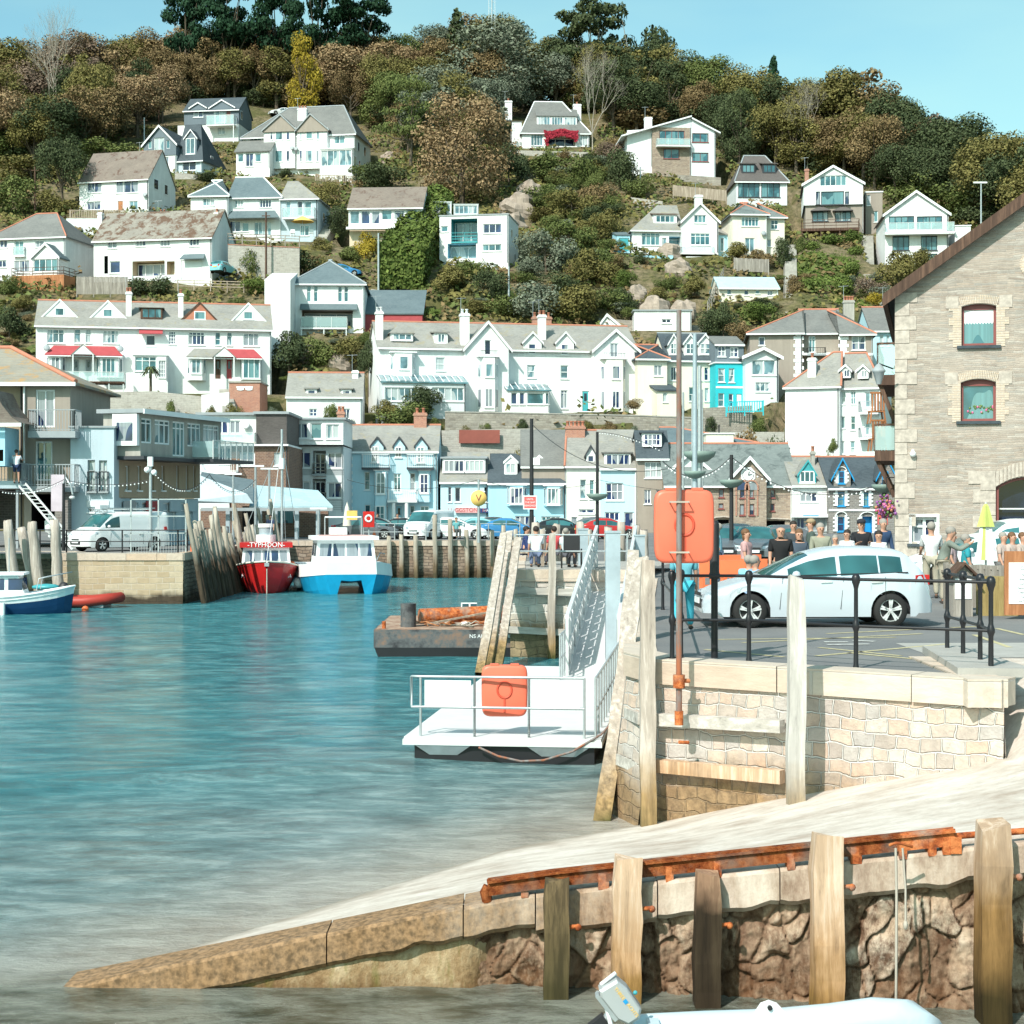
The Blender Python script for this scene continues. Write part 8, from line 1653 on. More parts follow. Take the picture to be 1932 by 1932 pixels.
def boats():
 e=empty('fishing_boat',(P(497,1118,96).x,96.5,WZ),R(-81),'red fishing boat with white wheelhouse and red roof lettered TYPHOON, moored bow-on','fishing boat');boat_hull(e,8.2,3.5,1.15,.5,'hullred','hullred','trim','creamtrim',bow_up=.55)
 o=cabin(e,3.4,6.2,1.32,1.15,2.35,5,roofm='hullred',rt=.26);text_mesh('name_lettering','-TYPHOON-',.36,'trim',o,(6.36,0,2.49),(R(90),0,R(90)),.02);text_mesh('registration','FY101',.30,'trim',e,(7.15,1.02,.86),(R(70),0,R(128)),.02);text_mesh('registration','FY101',.30,'trim',e,(7.2,-1.0,.86),(R(70),0,R(52)),.02)
 m=MB();m.tube([(4.4,0,2.6),(4.4,0,3.0)],.55,'trim',12);m.tube([(4.4,0,3.0),(4.4,0,3.35)],.38,'steelb',12);m.tube([(4.4,0,3.4),(4.4,0,3.6)],.42,'trim',12);m.build('radar',e);m=MB();m.tube([(3,.9,1.2),(3,.9,8.8)],.07,'steel',6)
 for p in((7.6,0,1.6),(3.6,-1.4,2.5),(1,1.2,1.2),(4,1.8,2.4)):m.beam((3,.9,8.2),p,.025,.025,'steel')
 m.tube([(3,.9,6.6),(3,.9,7.2)],.16,'trim',8);m.build('mast',e);m=MB();m.ball((5.9,1.75,.45),.30,'trim',12);m.ball((5.2,1.35,1.35),.26,'orange',10);m.tube([(5.9,1.7,.7),(5.7,1.5,1.2)],.02,'rope',5);m.build('fender',e)
 m=MB();m.beam((8.45,0,0.0),(8.7,0,1.3),.04,.06,'creamtrim');m.box(8.0,8.5,-.12,.12,1.42,1.6,'steel');m.build('stem',e)
 e=empty('catamaran',(P(632,1120,95).x,95.8,WZ),R(-79),'turquoise and white catamaran work boat with a glazed cabin, beside the red boat','boat');m=MB();K=10;N=14;vs=[]
 for i in range(N+1):
  t=i/N;x=8.4*t;w=2.45*(1 if t<.6 else math.sqrt(max(.01,1-((t-.6)/.46)**2.4)));sec=[]
  for j in range(21):
   a=-1+j/10;y=w*a;b=abs(a);z=-.45 if .66<=b<=.84 else(-.45+(b-.84)/.16*1.25 if b>.84 else(.55-.12*(1-b)if b<.38 else .55-(b-.38)/.28*1.0));z+=.25*max(0,t-.5)**2*4*(1 if b>.84 or b<.5 else .3);sec.append((x+max(0,z)*.15,y*(1-(.06 if z<0 else 0)),z))
  vs+=sec
 for i in range(N):
  for j in range(20):q=(i*21+j,(i+1)*21+j,(i+1)*21+j+1,i*21+j+1);m.add([vs[k]for k in q],[(0,1,2,3)],'hullblue',True)
 m.add(vs[-21:],[tuple(range(21))[::-1]],'hullblue');
 m.build('hull',e);d=MB();tp=[]
 for lv in(0,1):
  for i in range(N+1):
   for s in(0,20):x,y,z=vs[i*21+s];tp.append((x+lv*.06,y*(.985 if lv else 1.012),z+(.62 if lv else-.02)))
 q=2*(N+1)
 for i in range(N):
  d.add([tp[2*i],tp[2*i+2],tp[q+2*i+2],tp[q+2*i]],[(0,1,2,3)],'trim',True);d.add([tp[2*i+1],tp[q+2*i+1],tp[q+2*i+3],tp[2*i+3]],[(0,1,2,3)],'trim',True);d.add([tp[q+2*i],tp[q+2*i+2],tp[q+2*i+3],tp[q+2*i+1]],[(0,1,2,3)],'trim')
 d.add([tp[2*N],tp[2*N+1],tp[q+2*N+1],tp[q+2*N]],[(0,1,2,3)],'trim');d.build('topsides',e);z=1.45
 o=cabin(e,2.4,5.6,1.62,z-.1,z+1.3,4,roofm='trim',rt=.2,over=.25);m=MB();m.box(2.6,5.5,-1.3,1.3,z+1.505,z+1.53,'pinkroof');m.build('roof_panel',o);m=MB();m.box(3.2,4.2,-.7,.2,z+1.56,z+1.95,'boardwhite');m.build('life_raft_box',e);m=MB()
 for y in(-.9,1.1):m.tube([(3,y,z+1.5),(3,y,z+2.5)],.035,'steel',6)
 m.tube([(3,-.9,z+2.5),(3,1.1,z+2.5)],.045,'trim',6);m.build('roof_rail',e);m=MB()
 for y in(-.1,.1):m.beam((8.35,y,.75),(7.9,y,1.75),.03,.03,'steel')
 for i in range(4):m.beam((8.3-i*.12,-.1,.9+i*.24),(8.3-i*.12,.1,.9+i*.24),.03,.03,'steel')
 m.build('bow_ladder',e);m=MB();m.box(1.4,2.2,1.4,2.0,z-.1,z+.35,'boardwhite');m.tube([(.4,2.2,z),(1.6,2.3,z+.5),(3.6,2.3,z+.5)],.03,'steel',6);m.build('stern_gear',e)
 e=empty('motor_boat',(P(-60,1157,72).x,71.6,WZ),R(8),'small navy and white cabin boat at the left edge below the tall piles','boat');boat_hull(e,4.3,2.0,.72,.35,'hullnavy','trim','trim','trim',bow_up=.45);o=cabin(e,1.0,2.6,.72,.65,1.65,2,rake=.35);m=MB();m.tube([(3.0,-.6,1.0),(3.1,-.6,1.5),(4.4,0,1.75),(3.1,.6,1.5),(3.0,.6,1.0)],.022,'steel',6);m.build('pulpit_rail',e);m=MB();m.tube([(1.8,0,1.75),(1.8,0,3.2)],.025,'steel',5);m.build('aerial',e);m=MB();m.tube([(1.7,-1.08,.5),(1.7,-1.1,-.05)],.1,'trim',8);m.build('fender',e)
 e=empty('inflatable_boat',(P(88,1140,77).x,76.6,WZ),R(-4),'red inflatable boat with a black outboard motor below the tan quay wall','inflatable boat');m=MB();m.tube([(-.2,-.7,.25),(2.0,-.72,.28),(3.0,-.5,.38),(3.5,0,.45),(3.0,.5,.38),(2.0,.72,.28),(-.2,.7,.25)],.24,'hullred2',10);m.build('tube',e);m=MB();m.box(-.1,2.9,-.6,.6,.02,.16,'greytrim');m.box(0,.1,-.5,.5,.1,.6,'plastic');m.build('floor',e);m=MB();m.ball((.9,0,.75),.36,'plastic',12,(.8,.6,1.1));m.box(.8,1.0,-.1,.1,.2,.6,'plastic');m.build('outboard_motor',e)
 m=MB();m.ball((.1,0,.9),.5,'tealpaint',10,(1.4,1,.3));m.build('cover',e)
 b=MB();b.ball((0,0,0),.16,'orange',10);o=b.build('mooring_buoy');o.location=(P(161,1156,74).x,74,WZ+.05);tag(o,'small orange mooring buoy floating right of the blue and white boat','buoy')
 Y=51.2;x0,x1=P(705,0,Y).x,.35;e=empty('work_barge',(x0,Y,WZ),0,'rusty black flat work barge loaded with a pipe and ropes behind the middle pier','barge');w=x1-x0;D=6.5;n=NT('barge_side');a=n.noise(n.co('World'),1.6,6,.7);BM=n.fin(n.ramp(a,[(.36,(.035,.035,.04)),(.5,(.11,.115,.12)),(.66,(.26,.15,.10))]),.7);n=NT('barge_deck');a=n.noise(n.co('World'),3,6,.7);DM=n.fin(n.ramp(a,[(.35,(.22,.10,.06)),(.6,(.45,.33,.25))]),.9);m=MB()
 m.add([(.25,0,-.3),(w,0,-.3),(w,D,-.3),(.25,D,-.3),(.02,0,.28),(w,0,.28),(w,D,.28),(.02,D,.28)],[(0,1,5,4),(3,0,4,7),(2,3,7,6)],'black');m.box(0,w,0,D,.28,.82,BM);m.box(.05,w,.05,D,.822,.83,DM);m.build('hull',e);m=MB();m.tube([(.98,1.1,.82),(.98,1.1,1.55)],.24,BM,16);m.tube([(.28,.4,.82),(.28,.4,1.05)],.06,'rust',8);m.build('bollard',e);m=MB();m.tube([(1.3,1.6,1.12),(4.5,2.6,1.2)],.24,'rust',14);m.build('pipe',e)
 rr=random.Random(6);m=MB()
 for i in range(16):x=rr.uniform(.6,4);y=rr.uniform(.3,2.2);pts=[(x+rr.uniform(-.4,.4)+k*.22,y+rr.uniform(-.3,.3),.86+rr.uniform(0,.16))for k in range(5)];m.tube(pts,.022,rr.choice(['rope','orangewood','rust']),5)
 for i in range(9):x=rr.uniform(2,4.2);m.ball((x,rr.uniform(.5,2),.92),rr.uniform(.08,.2),rr.choice(['rope','boardwhite','rust']),7,(1.4,1,.5))
 m.beam((1.6,.7,.95),(4.2,2.2,1.35),.09,.05,'decking');m.build('ropes_and_debris',e);text_mesh('hull_lettering','NS ALH   12.TCHM',.16,'trim',e,(3.55,-.012,.62));m=MB();a,b=P(870,1137,56),P(900,1151,56);m.box(a.x,b.x,55.9,56,b.z,a.z,'trim');
 for i in range(2):m.box(a.x+.04+i*.27,a.x+.25+i*.27,55.88,55.899,b.z+.03,a.z-.03,'gsky')
 m.box(a.x+.1,b.x-.1,55.9,56,WZ+.8,b.z,'boardwhite');o=m.build('barge_cabin');tag(o,'small glazed white cabin top showing behind the barge pipe','cabin')
 a=P(1215,1925,14.35);e=empty('dinghy',(a.x,a.y,a.z),0,'pale blue inflatable dinghy tied below the rubble wall, bottom of the picture','dinghy');m=MB();rr=.17
 m.tube([(-.10,.1,-.16),(.0,.1,-.13),(.5,.1,-.11),(1.1,.1,-.09),(1.6,.1,-.05),(1.95,.02,.02),(2.18,-.18,.06),(2.25,-.5,.05),(2.1,-.95,.0),(1.5,-1.1,-.1),(0,-1.1,-.15),(-.1,-1.1,-.16)],[.07,.15,.155,.155,.16,.165,.165,.165,.16,.155,.15,.07],'inflat',16);m.build('tube',e);m=MB();m.box(.25,1.9,-1.0,0,-.28,-.2,'greytrim');m.build('floor',e);m=MB();m.slab([(.95,.04,.05),(1.2,.04,.055),(1.14,.05,.12),(1.07,.05,.145),(1.0,.05,.12)],.05,'trim',(0,.05,0));m.tube([(1.07,.02,.095),(1.07,.12,.095)],.022,'plastic',8);m.build('rowlock',e)
 m=MB();m.box(.02,.12,-.95,0,-.2,.02,'inflat');m.build('transom',e);c=P(1172,1885,14.15);e=empty('outboard_motor',(c.x,c.y,c.z),0,'tilted silver outboard motor with yellow lettering on the dinghy stern','outboard motor');e.rotation_euler=(0,R(52),0)
 m=MB();
 pts=[(-.19,-.09),(-.14,-.115),(.10,-.115),(.19,-.07),(.20,.03),(.15,.09),(-.06,.105),(-.17,.08)]
 for lv,(y,k)in enumerate(((-.1,.86),(-.075,1),(.075,1),(.1,.86))):pass
 ring=[[(x*k,y,z*k)for x,z in pts]for y,k in((-.10,.88),(-.08,1),(.08,1),(.10,.88))];n8=len(pts)
 vs=[p for r in ring for p in r];m.add(vs,[(i*n8+j,i*n8+(j+1)%n8,(i+1)*n8+(j+1)%n8,(i+1)*n8+j)for i in range(3)for j in range(n8)]+[tuple(range(n8))[::-1],tuple(range(3*n8,4*n8))],'motor');o=m.build('cowl',e);fixn(o)
 text_mesh('cowl_lettering','THREE    ACHTS',.042,'yellow',o,(.02,-.101,.03));m=MB();m.box(-.005,.03,-.105,-.101,.012,.045,'bluepaint');m.build('badge',o);m=MB();m.ball((.03,0,.125),.02,'tealpaint',8);m.box(-.16,.1,-.07,.07,-.15,-.115,'steel');m.tube([(-.2,.0,-.06),(-.2,0,.1)],.018,'alu',8);m.build('fittings',e);m=MB();m.tube([(.03,0,-.14),(.10,0,-.34),(.22,.02,-.52)],[.035,.03,.028],'steel',10);m.box(.0,.1,-.05,.05,-.5,-.2,'plastic');m.build('leg',e);m=MB();m.tube([(-.02,0,-.14),(.12,-.1,-.2)],.02,'alu',8);m.build('tiller',e)
M['hullred2']=paint('red_orange_rubber',(.42,.045,.03),.5)
def lifebox(loc,w,h,label,rz=0):
 e=empty('lifebuoy_housing',loc,rz,label,'lifebuoy housing');m=MB();N=28;rings=[]
 for y,k,in((.0,.93),(-.02,1),(-.14,1),(-.17,.96),(-.18,.9)):
  r=[]
  for i in range(N):t=2*math.pi*i/N;c,s=math.cos(t),math.sin(t);ex=.28;r.append((math.copysign(abs(c)**ex,c)*w/2*k*(1-.04*(s<0)*abs(s)),y,math.copysign(abs(s)**ex,s)*h/2*k))
  rings+=r
 n=N;m.add(rings,[(i*n+j,i*n+(j+1)%n,(i+1)*n+(j+1)%n,(i+1)*n+j)for i in range(4)for j in range(n)]+[tuple(range(n)),tuple(range(4*n,5*n))[::-1]],'buoyorange',True);o=m.build('case',e);fixn(o)
 m=MB();K=24;R0,r0=w*.155,w*.022;vs=[]
 for i in range(K):
  for j in range(6):a,b=2*math.pi*i/K,2*math.pi*j/6;q=R0+r0*math.cos(b);vs.append((q*math.cos(a),-.185+r0*.8*math.sin(b),q*math.sin(a)*1.12+h*.02))
 m.add(vs,[(i*6+j,i*6+(j+1)%6,((i+1)%K)*6+(j+1)%6,((i+1)%K)*6+j)for i in range(K)for j in range(6)],'buoydark',True);m.build('moulded_ring',e)
 for x in(-.22,.22):m=MB();m.box(x*w-w*.09,x*w+w*.09,-.16,-.05,h*.49,h*.525,'buoyorange');m.build('hinge',e)
 m=MB();m.box(-w*.02,w*.02,-.192,-.178,-h*.42,-h*.15,'buoydark');m.build('seam',e)
 return e
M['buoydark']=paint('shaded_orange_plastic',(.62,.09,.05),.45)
def furniture():
 Y=23.35;x=(1281-CU)*Y/F;e=empty('rusty_pole',(x,Y,0),0,'tall rust-streaked iron pole fixed to the granite wall in front of the orange lifebuoy housing','pole');zt,zb=P(0,585,Y).z,P(0,1365,Y).z;m=MB();m.tube([(0,0,zb),(0,0,-.25),(0,0,zt)],[.045,.043,.036],'rustpole',10);m.build('shaft',e);m=MB()
 m.tube([(0,0,zb-.02),(0,0,-.62)],.062,'rust',10);m.tube([(0,0,-.3),(0,0,-.12)],.085,'rust',10);m.tube([(0,0,-.2),(.15,.05,-.21)],.03,'rust',8);m.tube([(0,0,-1.05),(.14,.05,-1.06)],.025,'rust',8);m.build('clamp',e)
 lifebox(P(1289,993,Y+.26),.83,1.02,'large orange lifebuoy housing on the near quay, strapped to the rusty pole');m=MB()
 for v in(947,1042):z=P(0,v,Y).z;m.box(-.13,.14,-.055,-.045,z-.012,z+.012,'rope');m.box(-.13,-.12,-.05,.08,z-.012,z+.012,'rope');m.box(.13,.14,-.05,.08,z-.012,z+.012,'rope')
 m.build('strap',e);p=P(1348,0,24.6);e=empty('black_column',(p.x,24.6,0),0,'short black column standing right of the large orange lifebuoy housing','column');m=MB();zt=P(0,982,24.6).z;zb=P(0,1092,24.6).z;m.lathe((0,0,0),[(.075,zb),(.085,zb+.05),(.07,zb+.1),(.07,zt-.06),(.05,zt),(0,zt)],'plastic',16);m.tube([(0,0,-.02),(0,0,zb)],.05,'black',8);m.build('shaft',e)
 def rail(pts,label,extra=None):
  p0=Vector(pts[0]);e=empty('quay_railing',p0,0,label,'railing');rr=MB()
  for p in pts:
   q=Vector(p)-p0;m=MB();m.lathe(q,[(.045,0),(.042,.03),(.034,.06),(.030,.50),(.036,.52),(.050,.56),(.050,.60),(.036,.64),(.029,.67),(.028,1.08),(.036,1.11),(.04,1.13),(.055,1.17),(.060,1.21),(.055,1.25),(.036,1.28),(0,1.29)],'black',14);m.build('post',e)
  for a,b in zip(pts,pts[1:]):
   a,b=Vector(a)-p0,Vector(b)-p0
   for z,r in((1.21,.022),(.58,.022)):rr.tube([a+Vector((0,0,z)),b+Vector((0,0,z))],r,'black',8)
  rr.build('rails',e);return e
 G=lambda u,v:((u-CU)*GY(v)/F,GY(v),0)
 a=G(1870,1274);p=[(2.28,24.15,0),G(1413,1247),G(1615,1262),a];rail(p,'black iron ball-topped railing along the granite quay edge');rail([(a[0]+.12,a[1]+.95,0),(a[0]+.14,a[1]+1.9,0),(a[0]+.16,a[1]+2.85,0)][::-1]+[(a[0]+.02,a[1]+.09,0)],'black iron ball-topped railing returning from the quay corner')
 rail([(2.45,24.6,0),(2.9,30,0),(3.2,36,0)],'black iron railing running back along the near quay beside the gangway')
 m=MB();q=a;m.slab([(q[0]-.5,q[1]-.25,.12),(q[0]+.45,q[1]-.35,.12),(q[0]+.45,q[1]+3.2,.12),(q[0]-.12,q[1]+3.2,.12)],.12,'paving',(0,0,-.116));tag(m.build('kerb'),'pale raised kerb under the corner railing','kerb',None,'structure')
 X0,Y0=-1.92,30.1;e=empty('pontoon',(X0,Y0,WZ),R(-6.6),'white floating pontoon with galvanised railing and black floats','pontoon');w=3.5;Ld=13.5;m=MB();m.box(0,w,0,Ld,.42,.46,'decklight');m.box(-.02,w+.02,-.03,Ld,.32,.418,'alu');m.build('deck',e);m=MB()
 for xa,xb in((.2,1.2),(2.2,3.3)):m.slab([(xa,-.02,.32),(xb,-.02,.32),(xb-.25,.06,.14),(xa+.25,.06,.14)],.1,'steel',(0,Ld-.2,0))
 m.build('float_casing',e);m=MB();m.box(.18,w-.12,.07,Ld,-.4,.318,'black');m.build('float',e)
 def rl(name,pts,h=1.12,mid=.58,n=None,par=e,z=.4,every=None):
  m=MB()
  for a,b in zip(pts,pts[1:]):
   for zz in(h,mid):m.tube([(*a,z+zz),(*b,z+zz)],.024,'steel',7)
   L_=math.dist(a,b);k=every and int(L_/every)or n or 1
   for i in range(k+1):t=i/k;x,y=a[0]+(b[0]-a[0])*t,a[1]+(b[1]-a[1])*t;m.tube([(x,y,z),(x,y,z+h)],.022,'steel',7)
  return m.build(name,par)
 rl('railing',[(.28,.12),(1.25,.12),(2.22,.12),(3.2,.12)]);m=MB();m.tube([(.28,.12,.98),(.12,.12,.98),(.1,.2,1.0),(.1,.2,1.5),(.12,.12,1.52),(.28,.12,1.52)],.024,'steel',7);m.build('rail_end',e);rl('railing',[(w-.1,.12),(w-.1,Ld*.8)],every=.75,mid=.55);rl('railing',[(1.9,Ld-3.4),(1.9,Ld-.3)],every=.5)
 for xa,xb in((.36,1.19),(2.28,3.12)):m=MB();m.box(xa,xb,.085,.095,.98,1.46,'trim');m.build('notice_panel',e)
 m=MB();m.tube([(1.35,-.06,.30),(1.7,-.12,.16),(2.1,-.14,.08),(2.5,-.12,.10),(3.0,-.06,.25),(3.5,0,.55),(3.9,.5,.95),(4.1,2.5,1.5)],.022,'rustpole',6);m.build('mooring_chain',e);c=P(952,1301,30.4);lifebox((c.x,30.33,c.z),.82,.92,'orange lifebuoy housing hanging on the pontoon railing')
 A,B=Vector((1.33,41,WZ+.45)),Vector((2.72,54.4,.12));e=empty('gangway',A,0,'sloping aluminium truss gangway from the pontoon up to the quay','gangway');d=B-A;r=Vector((d.y,-d.x,0)).normalized()*1.25;up=Vector((0,0,1));m=MB();m.slab([Vector(),r,d+r,d],.08,'decklight',(0,0,-.1));m.build('walkway',e)
 for sd,nm in((Vector(),'left'),(r,'right')):
  m=MB();n=14
  for zz in(.02,.72,1.42):m.beam(sd+up*zz,sd+d+up*zz,.09,.10 if zz!=.72 else .05,'alu')
  for i in range(n+1):p=sd+d*(i/n);m.beam(p,p+up*1.4,.07,.07,'alu',(1,0,0))
  for i in range(n):p,q=sd+d*(i/n),sd+d*((i+1)/n);m.beam(p+up*(.05 if i%2 else 1.38),q+up*(1.38 if i%2 else .05),.05,.05,'alu')
  t=m.build('truss',e);m=MB();off=r.normalized()*(-.06 if nm=='left' else-.05)
  for i in range(n):p,q=sd+d*((i+.08)/n)+off,sd+d*((i+.92)/n)+off;m.quad(p+up*.78,q+up*.78,q+up*1.34,p+up*1.34,'meshp');m.quad(p+up*.08,q+up*.08,q+up*.66,p+up*.66,'meshp')
  m.build('infill_panel',t)
 for(u,vt,vb,Y,w,lb)in((1156,1003,1300,42.5,.36,'tall blue-grey square steel mooring column right of the gangway foot'),(1100,998,1075,56,.32,'blue-grey steel column at the left head of the gangway'),(1207,1010,1062,52,.30,'blue-grey steel column at the right head of the gangway')):
  p=P(u,vt,Y);m=MB();m.box(-w/2,w/2,-w/2,w/2,-3-p.z,0,'steelb');m.box(-w/2-.02,w/2+.02,-w/2-.02,w/2+.02,-.03,.02,'steelb');o=m.build('mooring_column');o.location=p;tag(o,lb,'steel column')
 m=MB();p0=Vector((.1,51.5,.25))
 for z in(.58,1.08):m.tube([(0,0,z),(3.4,0,z)],.025,'steel',6)
 for i in range(4):m.tube([(3.4*i/3,0,0),(3.4*i/3,0,1.1)],.03,'steel',6)
 o=m.build('pier_railing');o.location=p0;tag(o,'galvanised railing along the edge of the middle pier','railing')
 p=P(1078,0,53.4);e=empty('wheelchair',(p.x,53.4,.25),R(180),'dark wheelchair parked on the middle pier','wheelchair');m=MB();m.box(-.26,.26,-.2,.25,.48,.54,'plastic');m.build('seat',e);m=MB();m.box(-.26,.26,.24,.29,.54,1.05,'plastic');m.build('backrest',e)
 for sg in(-1,1):m=MB();m.lathe((sg*.31,.12,.31),[(.27,-.02),(.31,-.02),(.31,.02),(.27,.02),(.27,-.02)],'rubber',18,axis='x');m.build('wheel',e)
 for lb,bx,by in(('left',992,55.2),('right',1040,57)):
  p=P(bx,0,by);e=empty('bench',(p.x,by,.25),0,'wooden bench under the people at the %s of the middle pier'%lb,'bench');m=MB();m.box(-.7,.7,-.2,.2,.42,.47,'decking');m.build('seat',e)
  for x in(-.55,.55):m=MB();m.box(x-.05,x+.05,-.18,.18,0,.42,'decking');m.build('leg',e)
M['decklight']=paint('pale_deck',(.66,.66,.66),.7,0,.08);M['meshp']=paint('white_perforated_panel',(.80,.82,.83),.5)
def parked():
 car('hatch','silver',((1326-CU)*30.6/F+.0,31.4,0),R(2.5),'silver five-door hatchback driving past behind the iron railing',fine=True,name='hatchback_car')
 pos=[(686,'saloon','cargrey',180),(718,'hatch','carblack',175),(745,'saloon','carblack',0),(862,'hatch','carwhite',178),(893,'saloon','carteal',0),(930,'hatch','carblack',90),(962,'saloon','carblue',175),(1060,'saloon','carblack',180),(1105,'hatch','cargrey',0),(1150,'saloon','carred',180),(1365,'hatch','cargrey',90),(1398,'hatch','carblack',90),(1432,'saloon','cargrey',80),(1470,'saloon','cargrey',0)]
 nm={'cargrey':'grey','carblack':'black','carwhite':'white','carteal':'pale teal','carblue':'blue','carred':'red'}
 where=['behind the catamaran','beside the red lifebuoy on the far quay','between the first fender posts of the far quay','right of the white van on the far quay','under the yellow V sign','end-on below the navy shop sign','left of the middle pier','behind the seated people of the middle pier','behind the gangway head','near the large orange housing','behind the black column','end-on beside the orange barriers','in front of the hall arch','behind the group of people']
 for i,(u,k,c,r)in enumerate(pos):
  Y=112.5+(i%3)*1.3 if u<1200 else 66+(i%2)*5;L=CARS[k]['L'];rr=R(r);x=(u-CU)*Y/F;x-=math.cos(rr)*L/2;y=Y-math.sin(rr)*L/2+1.2;car(k,c,(x,y,0),rr,'%s car parked %s'%(nm[c],where[i]),'car','cars parked on the quay')
 car('van','carwhite',((812-CU)*114/F-1.0,111.2,0),R(68),'white van parked end-on on the far quay behind the fender posts','van',name='parked_van')
 e=car('van','carwhite',((140-CU)*81.6/F,81.8,0),R(48),'white panel van with a roof rack parked on the left quay','van',fine=True,name='panel_van');m=MB()
 for x in(1.6,2.6,3.8):m.box(x,x+.06,-.7,.7,2.02,2.07,'steel')
 m.box(1.2,1.7,-.3,.1,2.07,2.25,'boardwhite');m.beam((1.4,-.6,2.1),(4.2,-.6,2.1),.05,.05,'steel');m.build('roof_rack',e)
 car('smallvan','carwhite',((1780-CU)*49/F,49.5,0),R(4),'white van parked below the arched opening of the stone warehouse','van',fine=False,name='parked_van');car('hatch','carwhite',((1718-CU)*47/F,48,0),R(8),'white car parked behind the people at the corner of the warehouse')
 for(u,v,k,c,r,lb)in((157,462,'hatch','carred',200,'red car parked above the mossy-roofed house'),(439,532,'hatch','carteal',250,'pale teal car parked beside the mossy-roofed house'),(683,527,'hatch','carblue',180,'blue and white car parked below the beige house'),(508,225,'hatch','carwhite',30,'white car parked left of the big white semi-detached chimney')):p=at_hill(u,v);car(k,c,(p.x,p.y,p.z+.3),R(r),lb)
 for(a,b,lb)in((0,0,'front'),):pass
 Yb=38;
 for i,(u,Y)in enumerate(((1362,37.5),(1385,38.0),(1407,38.6),(1362,41.5),(1400,42))):
  p=P(u,0,Y);e=empty('traffic_barrier',(p.x,Y,0),R(4*i),'orange plastic traffic barrier, %s'%['leftmost in the front row','middle one of the front row','rightmost in the front row','left one in the back row','right one in the back row'][i],'barrier','orange plastic barriers');m=MB();m.box(-.5,.5,-.04,.04,.62,1.0,'orangeb');m.box(-.5,.5,-.04,.04,.12,.28,'orangeb')
  for q in range(5):m.box(-.5+q*.235,-.44+q*.235,-.03,.03,.28,.62,'orangeb')
  m.build('panel',e)
  for x in(-.4,.4):m=MB();m.box(x-.08,x+.08,-.28,.28,0,.11,'plastic');m.build('foot',e)
